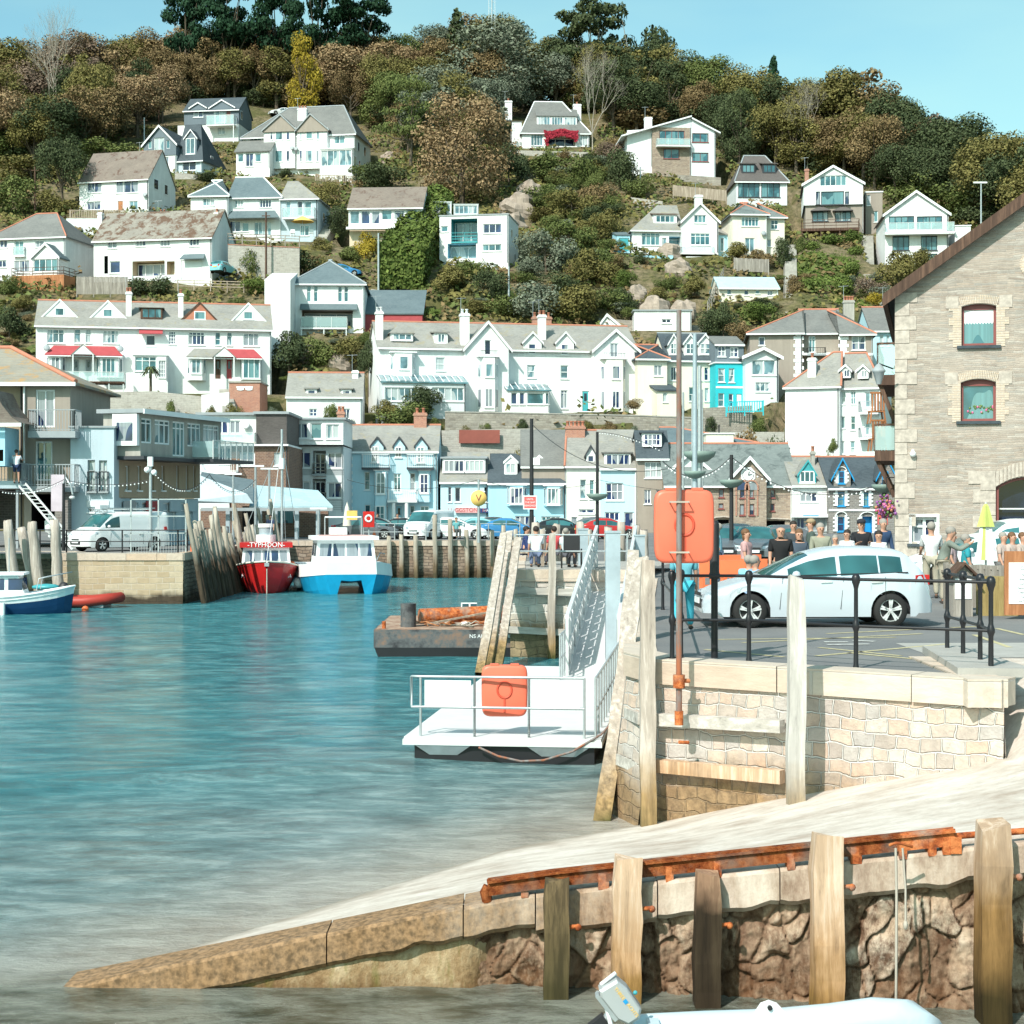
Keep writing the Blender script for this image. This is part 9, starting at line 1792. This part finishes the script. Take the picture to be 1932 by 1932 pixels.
def lamps_and_signs():
 def pole(u,vt,vb,Y,r,mat,label,name='lamp_post',cat='lamp post',arm=None):
  p=P(u,vb,Y);zt=P(u,vt,Y).z;e=empty(name,p,0,label,cat);m=MB();m.tube([(0,0,-.3),(0,0,(zt-p.z)*.5),(0,0,zt-p.z)],[r,r*.9,r*.75],mat,8);m.build('post',e);return e,zt-p.z
 H=lambda v:HY(v)
 for u,vt,vb,lb,Y in((300,140,243,'brown telegraph pole behind the slate-hung house',None),(272,222,270,'short pale pole left of the slate-hung house gable',None),(66,315,408,'brown telegraph pole above the terracotta-ridged house',None),(502,400,520,'brown telegraph pole before the blue-hipped houses',198),(714,440,545,'grey telegraph pole before the beige house',196),(960,503,575,'pale short pole in the ravine garden',None),(1208,315,360,'pale pole left of the split-roofed house',None),(250,520,560,'thin pole in front of the mossy-roofed house hedge',None)):
  e,h=pole(u,vt,vb,Y or HY(vb),.13,'brown' if 'brown' in lb else 'steel',lb,'telegraph_pole','pole');m=MB();m.box(-.5,.5,-.05,.05,h-.5,h-.4,'brown');m.build('crossarm',e)
 e,h=pole(1851,345,440,200,.1,'steel','street lamp with twin heads on the hillside right of the wide-gabled house');m=MB();m.box(-.9,.7,-.1,.1,h-.05,h+.12,'trim');m.build('lamp_head',e)
 e,h=pole(928,-20,60,303,.12,'steel','thin lattice radio mast rising above the trees','radio_mast','mast');m=MB()
 for i in range(8):m.beam((-.5,0,h-i*1.6),(.5,0,h-i*1.6-.8),.06,.06,'steel')
 m.box(-.6,-.5,-.05,.05,0,h,'steel');m.box(.5,.6,-.05,.05,0,h,'steel');m.build('lattice',e)
 Y=104;e,h=pole(1003,790,1020,Y,.14,'plastic','dark lamp column carrying a red and white notice in front of the sky blue shop');m=MB();a=(1000-1003)*Y/F;z=(1020-948)*Y/F;m.box(a-.42,a+.42,-.2,-.16,z-.42,z+.42,'trim');m.box(a-.36,a+.36,-.205,-.2,z-.36,z+.36,'signred');o=m.build('notice',e)
 for i,t in enumerate(('UNTIL','THE SHIP','REMOVED')):text_mesh('notice_lettering',t,.15,'trim',o,(a,-.215,z+.2-i*.2))
 m=MB();m.box(.1,.5,-.15,.1,h*.62,h*.68,'trim');m.build('floodlight',e)
 e,h=pole(903,905,1015,106,.09,'steel','pale post with a round yellow V sign on the far quay','sign_post','sign');m=MB();z=(1015-940)*106/F;m.lathe((0,-.12,z),[(0,0),(.5,0),(.5,.04),(0,.04)],'yellow',24,axis='y');o=m.build('sign_disc',e);text_mesh('sign_letter','V',.62,'rbrown',o,(0,-.14,z))
 e,h=pole(696,965,1020,108.4,.06,'steel','post with a red lifebuoy cabinet on the far quay','lifebuoy_post','lifebuoy');m=MB();z=h-.45;m.box(-.36,.36,-.2,0,z-.55,z+.45,'lampred');o=m.build('cabinet',e);m=MB();m.lathe((0,-.22,z),[(.14,0),(.2,-.05),(.26,0),(.2,.04),(.14,0)],'trim',18,axis='y');m.build('lifebuoy',o)
 e,h=pole(1127,815,1020,104,.11,'plastic','dark lamp column with a green flower bowl in front of the cream town house');m=MB();z=h*.42
 m.lathe((0,0,z),[(.1,-.35),(.5,-.2),(.7,.05),(.65,.08)],'bowl',14);m.build('flower_bowl',e)
 for(u,vt,v1,Y,lb,mt)in((1320,690,861,60,'tall pale column with a large green flower bowl left of the hall','steel'),(1311,560+70,895,55,'second tall column with a green flower bowl, lower, behind the orange housing','steelb'),(1380,858,912,66,'dark lamp column with a flower bowl before the hall gable','plastic'),(1668,905,921,64,'slim dark column with a flower bowl beside the grey stone house','plastic')):
  e,h=pole(u,vt,GYv(Y),Y,.09,mt,lb);z=h-(v1-vt)*Y/F;k=.9 if u<1330 else .5;m=MB();k*={1320:.58,1311:.36}.get(u,.85);m.lathe((0,0,z),[(.1,-.42*k),(.55*k,-.34*k),(1.0*k,.0*k),(1.12*k,.32*k),(1.0*k,.33*k),(0,.2*k)],'bowl',18);m.build('flower_bowl',e)
 m=MB();p=P(1658,700,57.2);e=empty('wall_lantern',p,0,'old street lantern on a bracket at the left corner of the stone warehouse','lantern');m.lathe((0,0,0),[(.08,-.45),(.2,-.05),(.24,0),(.22,.03),(.1,.2),(.03,.25),(0,.3)],'greytrim',8);m.beam((0,0,.25),(.55,.3,.1),.04,.04,'black');m.build('lantern',e)
 e,h=pole(1665,985,1015,66,.03,'steel','small red and white notice on a post behind the group of people','sign_post','sign');m=MB();m.box(-.2,.2,-.04,-.02,h-.1,h+.5,'signred');m.build('notice',e)
 for u,vt,lb,r in((1289,740,'pale boat mast rising behind the orange housing',.06),(1325,735,'second slim boat mast behind the orange housing',.05),(1306,745,'third slim mast wrapped in bunting behind the orange housing',.05)):pole(u,vt,1030,78,r,'steel',lb,'mast','mast')
 for(u,vt,Y,lb)in((284,875,84,'pale lamp column with loudspeakers in front of the tan building'),(120,912,84,'dark lamp post with a hooked silver lantern before the apartments'),(440,895,108.6,'pale lamp column by the fish market canopy, left one'),(482,880,108.6,'pale lamp column by the fish market canopy, right one'),(508,885,109,'pale T-shaped lamp behind the red boat'),(601,960,110,'pale post in front of the white four-storey block')):
  e,h=pole(u,vt,GYv(Y),Y,.09,'steel' if 'pale' in lb else 'black',lb);m=MB()
  if u==284:m.ball((-.15,-.1,h*.93),.16,'trim',8);m.ball((.2,-.1,h*.9),.15,'trim',8);m.box(-.12,.12,-.15,.1,h*.97,h*1.08,'trim')
  elif u==120:m.tube([(0,0,h),(.1,0,h+.3),(.35,0,h-.1),(.45,0,h-.55)],.05,'steel',6);m.ball((.42,0,h-.7),.16,'alu',8,(1,1,.6))
  else:m.box(-.55,.55,-.08,.08,h-.03,h+.08,'trim')
  m.build('lamp_head',e)
 def wire(a,b,sag,label,n=22,bulbs=True):
  a,b=Vector(a),Vector(b);e=empty('string_lights' if bulbs else 'overhead_cable',a,0,label,'string lights' if bulbs else 'cable');m=MB();pts=[(b-a)*(i/n)+Vector((0,0,-sag*4*(i/n)*(1-i/n)))for i in range(n+1)];m.tube(pts,.018,'black',4,False);m.build('cable',e)
  if bulbs:
   m=MB();
   for p in pts[1:-1]:m.ball(p+Vector((0,0,-.08)),.038,'trim',6)
   m.build('bulbs',e)
 wire(P(0,925,84),P(120,905,84),.3,'string of bulbs from the left edge to the hooked lamp');wire(P(120,905,84),P(284,905,84),.25,'string of bulbs between the hooked lamp and the pale lamp column');wire(P(284,882,84),P(395,895,100),1.0,'string of bulbs hanging in front of the tan building',26);wire(P(395,895,100),P(482,905,108),.9,'string of bulbs over the fish market canopy')
 wire(P(1003,800,104),P(1280,880,80),1.2,'cable sagging from the dark lamp column to the right',20,False);wire(P(1127,815,104),P(1250,850,90),-.2,'string of bulbs in front of the dark mansard house');wire(P(1250,870,66),P(1380,860,66),.7,'string of bulbs left of the hall clock');wire(P(1380,862,66),P(1668,910,64),.9,'long string of bulbs in front of the hall and stone house',34);wire(P(655,905,110),P(903,905,106),.6,'thin cable in front of the blue house',16,False);wire(P(903,905,106),P(1127,910,104),.5,'thin cable in front of the shops',16,False);wire(P(1127,905,104),P(1670,915,100),.8,'thin cable in front of the hall',20,False)
 a=P(145,1052,85.5);a.z=0;b=P(40,912,88.0);e=empty('ladder',a,0,'long aluminium ladder leaning on the balcony with a worker on it','ladder');d=b-a;m=MB();r=Vector((.22,0,0))
 for s in(-1,1):m.beam(r*s,d+r*s,.05,.09,'alu')
 m.build('stiles',e);m=MB()
 for i in range(18):c=d*((i+.5)/18);m.beam(c-r,c+r,.03,.04,'alu')
 m.build('rungs',e)
 p=P(109,930,88);m=MB();m.box(-.34,.34,-.03,0,-.95,.95,'mauve');o=m.build('hanging_banner');o.location=p;tag(o,'plain pale mauve banner hanging below the apartment balcony','banner');p=P(94,983,89.9);e=empty('bottle_sign',p,0,'white bottle-shaped sign in the dark archway under the apartments','sign');m=MB();m.lathe((0,0,0),[(.03,-.9),(.1,-.8),(.05,-.68),(.28,-.55),(.28,0),(.1,.15),(.1,.5),(0,.5)],'trim',12);m.build('bottle',e)
 def rails(name,label,pts,h=1.1,mat='black',step=2.2):
  p0=Vector(pts[0]);e=empty(name,p0,0,label,'railing');m=MB();k=MB()
  for a,b in zip(pts,pts[1:]):
   a,b=Vector(a)-p0,Vector(b)-p0;n=max(1,round((b-a).length/step))
   for i in range(n+1):c=a.lerp(b,i/n);m.tube([c,c+Vector((0,0,h))],.04,mat,6)
   for z in(h*.5,h*.98):k.tube([a+Vector((0,0,z)),b+Vector((0,0,z))],.025,mat,6)
  m.build('post',e);k.build('rails',e)
 rails('quay_railing','black railing along the edge of the left quay in front of the white van',[(-24,81.8,0),(-20.8,79.2,0),(-15.6,79.2,0),(-15.4,92,0)]);rails('quay_railing','grey railing along the far quay edge behind the fender posts',[(-9.5,108.4,0),(.5,108.4,0)],mat='steel');p=P(350,1042,80.4);e=empty('barrier_cage',(p.x,80.3,0),0,'tall galvanised frame cage around the lamp column on the left quay','cage');m=MB()
 for x in(0,1.3,2.6):
  for z in(.9,1.7,2.5):m.box(x-2.6,x-2.55+(1.3 if x<2.6 else 0),0,.05,z,z+.05,'steel')
  m.box(x-2.6,x-2.54,0,.05,0,2.55,'steel')
 for i in range(20):m.box(-2.6+i*.13,-2.585+i*.13,.01,.03,0,.9,'steel')
 m.build('frame',e);p=P(364,1040,81);m=MB();m.tube([(0,0,0),(0,0,.95)],.13,'orangeb',10);m.ball((0,0,.95),.13,'orangeb',10);o=m.build('bollard');o.location=(P(364,0,81.5).x,81.5,0);tag(o,'orange round-topped bollard beside the galvanised cage','bollard');m=MB();m.lathe((0,0,0),[(.22,0),(.2,.03),(.05,.62),(0,.63)],'orangeb',14);o=m.build('traffic_cone');o.location=(P(706,0,108.9).x,108.9,0);tag(o,'orange traffic cone beside the red lifebuoy on the far quay','traffic cone')
 e=empty('market_shelter',(-20,118,0),0,'open market shelter with pitched grey roof on posts behind the palisade of piles','shelter');
 def q(u,v,Y):w=P(u,v,Y);return(w.x+20,w.y-118,w.z)
 m=MB();m.slab([q(372,945,112),q(478,945,112),q(478,905,119),q(380,890,119)],.15,'roofb');m.slab([q(365,945,112),q(372,895,113),q(466,932,112),q(478,950,112)],.1,'greyblue',(0,.1,0));m.build('roof',e);m=MB();m.slab([q(470,955,113),q(628,955,112),q(600,925,119),q(480,915,119)],.12,'palemetal');m.build('canopy',e)
 m=MB();a,b=q(380,958,112),q(628,964,112);m.box(a[0],b[0],-6.2,-6,b[2],a[2],'greytrim');m.build('beam',e)
 for u in(405,430,490,520,560,600):a=q(u,958,112.5);m=MB();m.box(a[0]-.13,a[0]+.13,-5.6,-5.3,0,a[2],'steelb');m.build('post',e)
 m=MB();a,b=q(380,960,121),q(620,1020,121);m.box(a[0],b[0],2.6,3,0,a[2],'bbrick');m.box(a[0]+3,a[0]+4.2,2.5,2.59,0,2.2,'void');m.box(a[0]+5,a[0]+6.6,2.5,2.59,1,2.1,'gt');m.build('back_wall',e)
 p=P(655,0,112);e=empty('closed_parasol',(p.x,112,0),0,'closed pale parasol by the cafe under the white four-storey block','parasol');m=MB();m.tube([(0,0,0),(0,0,2.4)],.03,'steel',6);m.build('pole',e);m=MB();m.lathe((0,0,0),[(.3,.9),(.25,1.4),(.14,2.1),(0,2.5)],'creamtrim',10);m.build('canopy',e);m=MB();m.box(-.35,.35,-.03,0,-.3,.3,'yellow');o=m.build('yellow_sign');o.location=P(664,972,111);tag(o,'small yellow sign board beside the closed parasol','sign')
 Y=39.5;p=P(1860,0,Y);e=empty('closed_parasol',(p.x,Y,0),0,'closed lime green and white parasol in front of the white van','parasol');m=MB();m.tube([(0,0,0),(0,0,2.3)],.025,'alu',8);m.build('pole',e);m=MB();n=10
 for(z0,r0,z1,r1,mt)in((.95,.24,1.72,.14,'trim'),(1.72,.21,2.2,.07,'lime'),(2.2,.07,2.28,0.01,'lime')):
  for i in range(n):a,b=2*math.pi*i/n,2*math.pi*(i+1)/n;f=1 if i%2 else .72;g=.72 if i%2 else 1;m.quad((r0*f*math.cos(a),r0*f*math.sin(a),z0),(r0*g*math.cos(b),r0*g*math.sin(b),z0),(r1*g*math.cos(b),r1*g*math.sin(b),z1),(r1*f*math.cos(a),r1*f*math.sin(a),z1),'lime' if(mt=='trim' and i%3==0)else mt)
 m.build('canopy',e);Y=33;p=P(1923,0,Y);e=empty('menu_board',(p.x,Y,0),R(-4),'orange-brown framed menu board with a white printed sheet at the right edge','menu board');m=MB();hz=P(0,1040,Y).z;m.box(-.28,.45,0,.06,.08,hz,'orangewood');m.build('frame',e);m=MB();m.box(-.20,.38,-.012,-.002,.3,hz-.22,'trim');o=m.build('sheet',e);text_mesh('menu_lettering','Our',.1,'greytrim',o,(.1,-.016,hz-.33))
 for i in range(7):text_mesh('menu_lettering',['Menu','Breakfast','Lunches','Sandwiches','Cream Teas','Cakes','Ice Cream'][i],.055,'greytrim',o,(.1,-.016,hz-.46-i*.085))
 Y=33.8;p=P(1817,0,Y);e=empty('notice_box',(p.x,Y,0),R(5),'little wooden notice box with a pitched roof and white poster behind the corner railing','notice box');z0,z1=0,P(0,1082,Y).z;m=MB();m.box(-.2,.2,0,.25,z0,z1,'fence');m.build('box',e);m=MB();zr=P(0,1062,Y).z
 for sg in(-1,1):m.beam((0,.1,zr),(sg*.3,.1,z1-.08),.45,.04,'brown',(0,0,1))
 m.slab([(-.2,.0,z1),(.2,0,z1),(0,0,zr)],.02,'fence',(0,.2,0));m.build('roof',e);m=MB();m.box(-.17,.17,-.015,-.002,.35,z1-.1,'trim');m.build('poster',e)
 fence('cafe_fence','low pale wooden fence around the cafe tables',[(P(1785,0,36.5).x,36.5,0),(P(1935,0,35).x,35,0)],.95,'fence',kind='board');p=P(1888,0,34);e=empty('planter',(p.x,34,0),0,'stained timber planter box left of the menu board','planter');m=MB();m.box(-.36,.36,0,.5,0,.78,'ochre');m.build('box',e)
 p=P(1850,0,37.8);e=empty('picnic_table',(p.x,37.8,0),0,'wooden cafe table under the lime green parasol','table');m=MB();m.box(-.8,.9,-.4,.4,.72,.77,'decking');m.build('tabletop',e)
 for x in(-.6,.7):m=MB();m.box(x-.05,x+.05,-.35,.35,0,.72,'decking');m.build('leg',e)
def GYv(Y):return CV+F*EYE/Y
M['signred']=paint('red_notice',(.72,.14,.13),.5);M['bowl']=paint('green_flower_bowl',(.22,.30,.27),.6);M['mauve']=paint('pale_mauve_cloth',(.58,.50,.56),.8);M['ochre']=timber('ochre_stained_timber',(.42,.32,.14),(.30,.22,.09))
def gardens():
 """retaining walls, steps, fences and terraces that step up the hillside"""
 def rw(pts,h,mat,lb,cap=None,th=.4):gwall('retaining_wall',lb,[P(*p)for p in pts],h,th,mat,'wall',cap)
 rw([(130,742,158.5),(290,738,158.5),(382,748,158.5)],3.6,'rubblew','pale rubble retaining wall under the left white terrace',None);rw([(130,775,155.5),(215,778,155.5),(420,790,155.5)],4,'rubble','lower stone wall behind the tan building')
 rw([(380,745,158),(432,740,158)],3.2,'white','white garden wall left of the brick garage');rw([(680,800,155),(830,812,154.5),(1010,808,155)],4.5,'rubblew','pale stone retaining wall above the shops',None);rw([(840,778,157),(1050,782,158),(1200,785,158.5),(1330,790,159)],2.4,'rubble','grey rubble garden wall below the great white terrace','concrete');rw([(1000,812,154.8),(1200,815,154.8),(1480,815,155)],4.5,'rubblew','long stone retaining wall above the hall roofs')
 rw([(1325,770,160),(1420,765,160.5)],1.6,'rubble','garden wall below the turquoise house');rw([(430,462,199),(565,468,199)],2.6,'rubblew','stone terrace wall under the blue-hipped houses','brick');rw([(125,412,220),(195,412,220)],3.4,'boardwhite','white block wall below the brown-roofed house');rw([(330,325,243),(372,330,243)],2.4,'rubblew','stone wall under the slate-hung house');rw([(600,345,242),(700,348,242)],1.6,'rubble','low wall with fence in front of the big white pair')
 rw([(960,283,258),(1110,287,258)],1.3,'rubblew','low stone terrace wall below the creeper-covered house');rw([(1212,325,246),(1360,335,246)],2,'rubble','stone terrace wall under the split-roofed modern house');rw([(1190,372,232),(1250,380,231)],3,'rubblew','rough pale wall behind the dormer house');rw([(1180,482,208),(1270,482,208)],1.8,'skyblue','pale blue terrace wall below the glass-fenced terrace');rw([(1480,535,199),(1640,535,199)],1.0,'rubble','low dry-stone terrace wall in the clipped garden');rw([(1380,483,209),(1480,485,209)],1.1,'rubble','low wall in front of the cream house')
 rw([(1130,600,187),(1330,615,186)],2.2,'rubble','rough stone wall above the cream terrace roof');rw([(700,545,196),(790,560,195)],1.2,'concrete','concrete parking wall below the beige house')
 fence('picket_fence','pale timber deck fence in front of the brown-roofed house',[P(132,412,221),P(195,412,221),P(236,412,221)],1.1,'decking');fence('board_fence','tall grey board fence below the mossy-roofed house',[P(145,556,190),P(240,556,190)],2.0,'fence',kind='board');fence('picket_fence','thin fence in front of the big white pair',[P(595,345,243.5),P(650,347,243.5),P(700,349,243.5)],1.2,'decking')
 fence('post_rail_fence','grey rail fence on the terrace of the blue-hipped houses',[P(430,458,200),P(565,463,200)],1.1,'fence',kind='rail');fence('board_fence','brown board fence behind the dormer house',[P(1270,370,232),P(1370,380,231)],1.5,'decking',kind='board');fence('board_fence','grey board fence above the low bungalow',[P(1385,512,201),P(1450,515,201)],1.6,'fence',kind='board');fence('picket_fence','turquoise fence in front of the turquoise house',[P(1370,780,159.5),P(1440,778,159.5)],1.1,'turq');fence('post_rail_fence','wooden stair rail climbing the hill left of the low bungalow',[P(1335,590,186),P(1365,525,199)],1.2,'fence',kind='rail')
 fence('board_fence','low decking fence right of the mossy-roofed house',[P(335,545,194),P(460,548,193)],1.0,'decking',kind='rail')
 def steps(lb,a,b,n,w):
  a,b=Vector(a),Vector(b);e=empty('garden_steps',a,0,lb,'steps');m=MB();d=b-a
  for i in range(n):p=d*(i/n);m.box(p.x-w/2,p.x+w/2,p.y,p.y+d.y/n+.5,p.z-1.2,p.z+d.z/n,'concrete')
  m.build('treads',e)
 steps('pale garden steps beside the arched-top tall house',at_hill(1640,540),at_hill(1638,445),26,1.3);steps('long stepped path between the gardens left of the terraced garden',at_hill(1493,620),at_hill(1492,470),40,1.4);steps('stone steps climbing right of the blue-hipped houses',at_hill(600,470),at_hill(640,400),22,1.2);steps('wooden steps beside the brick garage',P(432,772,157.5),P(425,735,163),12,1.2)
 rr=random.Random(31)
 for i,(u,v,s)in enumerate([(980,400,5),(1000,375,4),(965,430,4),(1200,560,3),(1235,590,3.4),(1290,590,3),(1262,480,3.2),(1280,520,3),(590,680,3),(640,690,2.6),(905,820,2.4),(1000,830,2.2),(790,270,4),(735,300,2.5)]):
  p=at_hill(u,v);m=MB();K=14;vs=[];s=s/2
  for a in range(K+1):
   for b in range(K):t,f=math.pi*a/K,2*math.pi*b/K;q=Vector((math.sin(t)*math.cos(f),math.sin(t)*math.sin(f),math.cos(t)));vs.append(q*s*(1+.35*noise.noise(q*1.7+Vector((i,0,0)))+.12*noise.noise(q*5)))
  m.add(vs,[(a*K+b,(a+1)*K+b,(a+1)*K+(b+1)%K,a*K+(b+1)%K)for a in range(K)for b in range(K)],'rock');o=m.build('rock_outcrop');o.location=p;tag(o,'pale pinkish rock outcrop on the hillside %s'%['right of the flat-roofed house','above right of the flat-roofed house','beside the flat-roofed house side wall','in the rock garden, left one','in the rock garden, lower middle one','in the rock garden, right one','forming the cave under the glass-fenced terrace','below the glass-fenced terrace cave','in the ivy bank below the pyramid-roofed house','in the ivy bank, right one','beside the red garage door','above the sky blue shop','left of the big tan tree','beside the path right of the big white pair'][i],'rock')
 m=MB();a,b=P(866,811,154.2),P(943,836,154.2);m.box(0,b.x-a.x,0,.1,0,a.z-b.z,'redbrown');o=m.build('garage_door');o.location=(a.x,a.y+.1,b.z);tag(o,'wide red-brown garage door in the stone wall above the shops','garage door')
 p=P(571,437,200);e=empty('parasol',p-Vector((0,0,.6)),0,'yellow-orange open parasol on the terrace of the blue-hipped houses','parasol');m=MB();m.tube([(0,0,0),(0,0,2.3)],.03,'alu',6);m.build('pole',e);m=MB();m.lathe((0,0,0),[(1.4,1.75),(.7,2.15),(0,2.45)],'yellow',8,False);m.build('canopy',e)
 for i,(x,k)in enumerate(((-1.2,'white plastic chair left of the yellow parasol'),(1.0,'white plastic chair right of the yellow parasol'))):
  e=empty('garden_chair',p+Vector((x,0,-.6)),0,k,'chair');m=MB();m.box(-.25,.25,-.25,.25,.4,.45,'trim');m.build('seat',e);m=MB();m.box(-.25,.25,.2,.25,.45,.9,'trim');m.build('backrest',e)
  for a in(-.2,.2):
   for b in(-.2,.2):m=MB();m.box(a-.02,a+.02,b-.02,b+.02,0,.4,'trim');m.build('leg',e)
M['rock']=render_wall('pale_rock',(.42,.34,.28),.45,1.2,.9);M['redbrown']=paint('red_brown_door',(.28,.08,.06),.6)
# ============================================================ camera, sky, sun
def stage():
 cam=bpy.data.cameras.new('camera');o=bpy.data.objects.new('camera',cam);COL.objects.link(o);o.location=(0,0,EYE);o.rotation_euler=(R(90),0,0)
 cam.sensor_width=36;cam.lens=36*F/1932;cam.shift_y=-(966-CV)/1932;cam.clip_end=5000;cam.clip_start=.5;S.camera=o
 w=bpy.data.worlds.new('World');S.world=w;w.use_nodes=True;t=w.node_tree;t.nodes.clear()
 out=t.nodes.new('ShaderNodeOutputWorld');bg=t.nodes.new('ShaderNodeBackground');sky=t.nodes.new('ShaderNodeTexSky');sky.sky_type='NISHITA';sky.sun_disc=False
 el,az=R(43),R(31)
 sky.sun_elevation=el;sky.sun_rotation=math.pi+az;sky.air_density=1.0;sky.dust_density=1.6;sky.ozone_density=.6
 hs=t.nodes.new('ShaderNodeMix');hs.data_type='RGBA';hs.blend_type='MULTIPLY';hs.inputs[0].default_value=1;hs.inputs[7].default_value=(.80,1.16,.98,1)
 tc=t.nodes.new('ShaderNodeTexCoord');mp=t.nodes.new('ShaderNodeMapping');mp.inputs['Scale'].default_value=(1.4,1.4,5);nz=t.nodes.new('ShaderNodeTexNoise');nz.inputs['Scale'].default_value=1.6;nz.inputs['Detail'].default_value=5
 rp=t.nodes.new('ShaderNodeValToRGB');rp.color_ramp.elements[0].position=.42;rp.color_ramp.elements[0].color=(0,0,0,1);rp.color_ramp.elements[1].position=.75;rp.color_ramp.elements[1].color=(.5,.5,.5,1);cm=t.nodes.new('ShaderNodeMix');cm.data_type='RGBA';cm.inputs[7].default_value=(4.6,4.9,5.1,1)
 t.links.new(tc.outputs['Generated'],mp.inputs[0]);t.links.new(mp.outputs[0],nz.inputs[0]);t.links.new(nz.outputs[0],rp.inputs[0]);t.links.new(rp.outputs[0],cm.inputs[0]);t.links.new(sky.outputs[0],cm.inputs[6]);t.links.new(cm.outputs[2],hs.inputs[6]);t.links.new(hs.outputs[2],bg.inputs[0]);bg.inputs[1].default_value=SKYS;t.links.new(bg.outputs[0],out.inputs[0])
 l=bpy.data.lights.new('sun','SUN');l.energy=SUNE;l.angle=R(.53);l.color=(1,.955,.88);s=bpy.data.objects.new('sun',l);COL.objects.link(s)
 d=Vector((-math.sin(az)*math.cos(el),-math.cos(az)*math.cos(el),math.sin(el)));s.rotation_euler=d.to_track_quat('Z','Y').to_euler();s.location=(-30,-30,60)
 S.view_settings.view_transform='Standard';S.view_settings.look='None';S.view_settings.exposure=0;S.view_settings.gamma=1
 S.cycles.max_bounces=5;S.cycles.diffuse_bounces=2;S.cycles.glossy_bounces=3;S.cycles.transparent_max_bounces=8;S.cycles.transmission_bounces=2
 S.cycles.caustics_reflective=False;S.cycles.caustics_refractive=False
SKYS,SUNE=.185,5.3
near_people();boats();furniture();lamps_and_signs()
upper_left();mid_left();middle();right_side();front_left();front_mid();front_right();warehouse()
land();quays();near_wall();protos();wood();shrubs();gardens();parked()
stage()
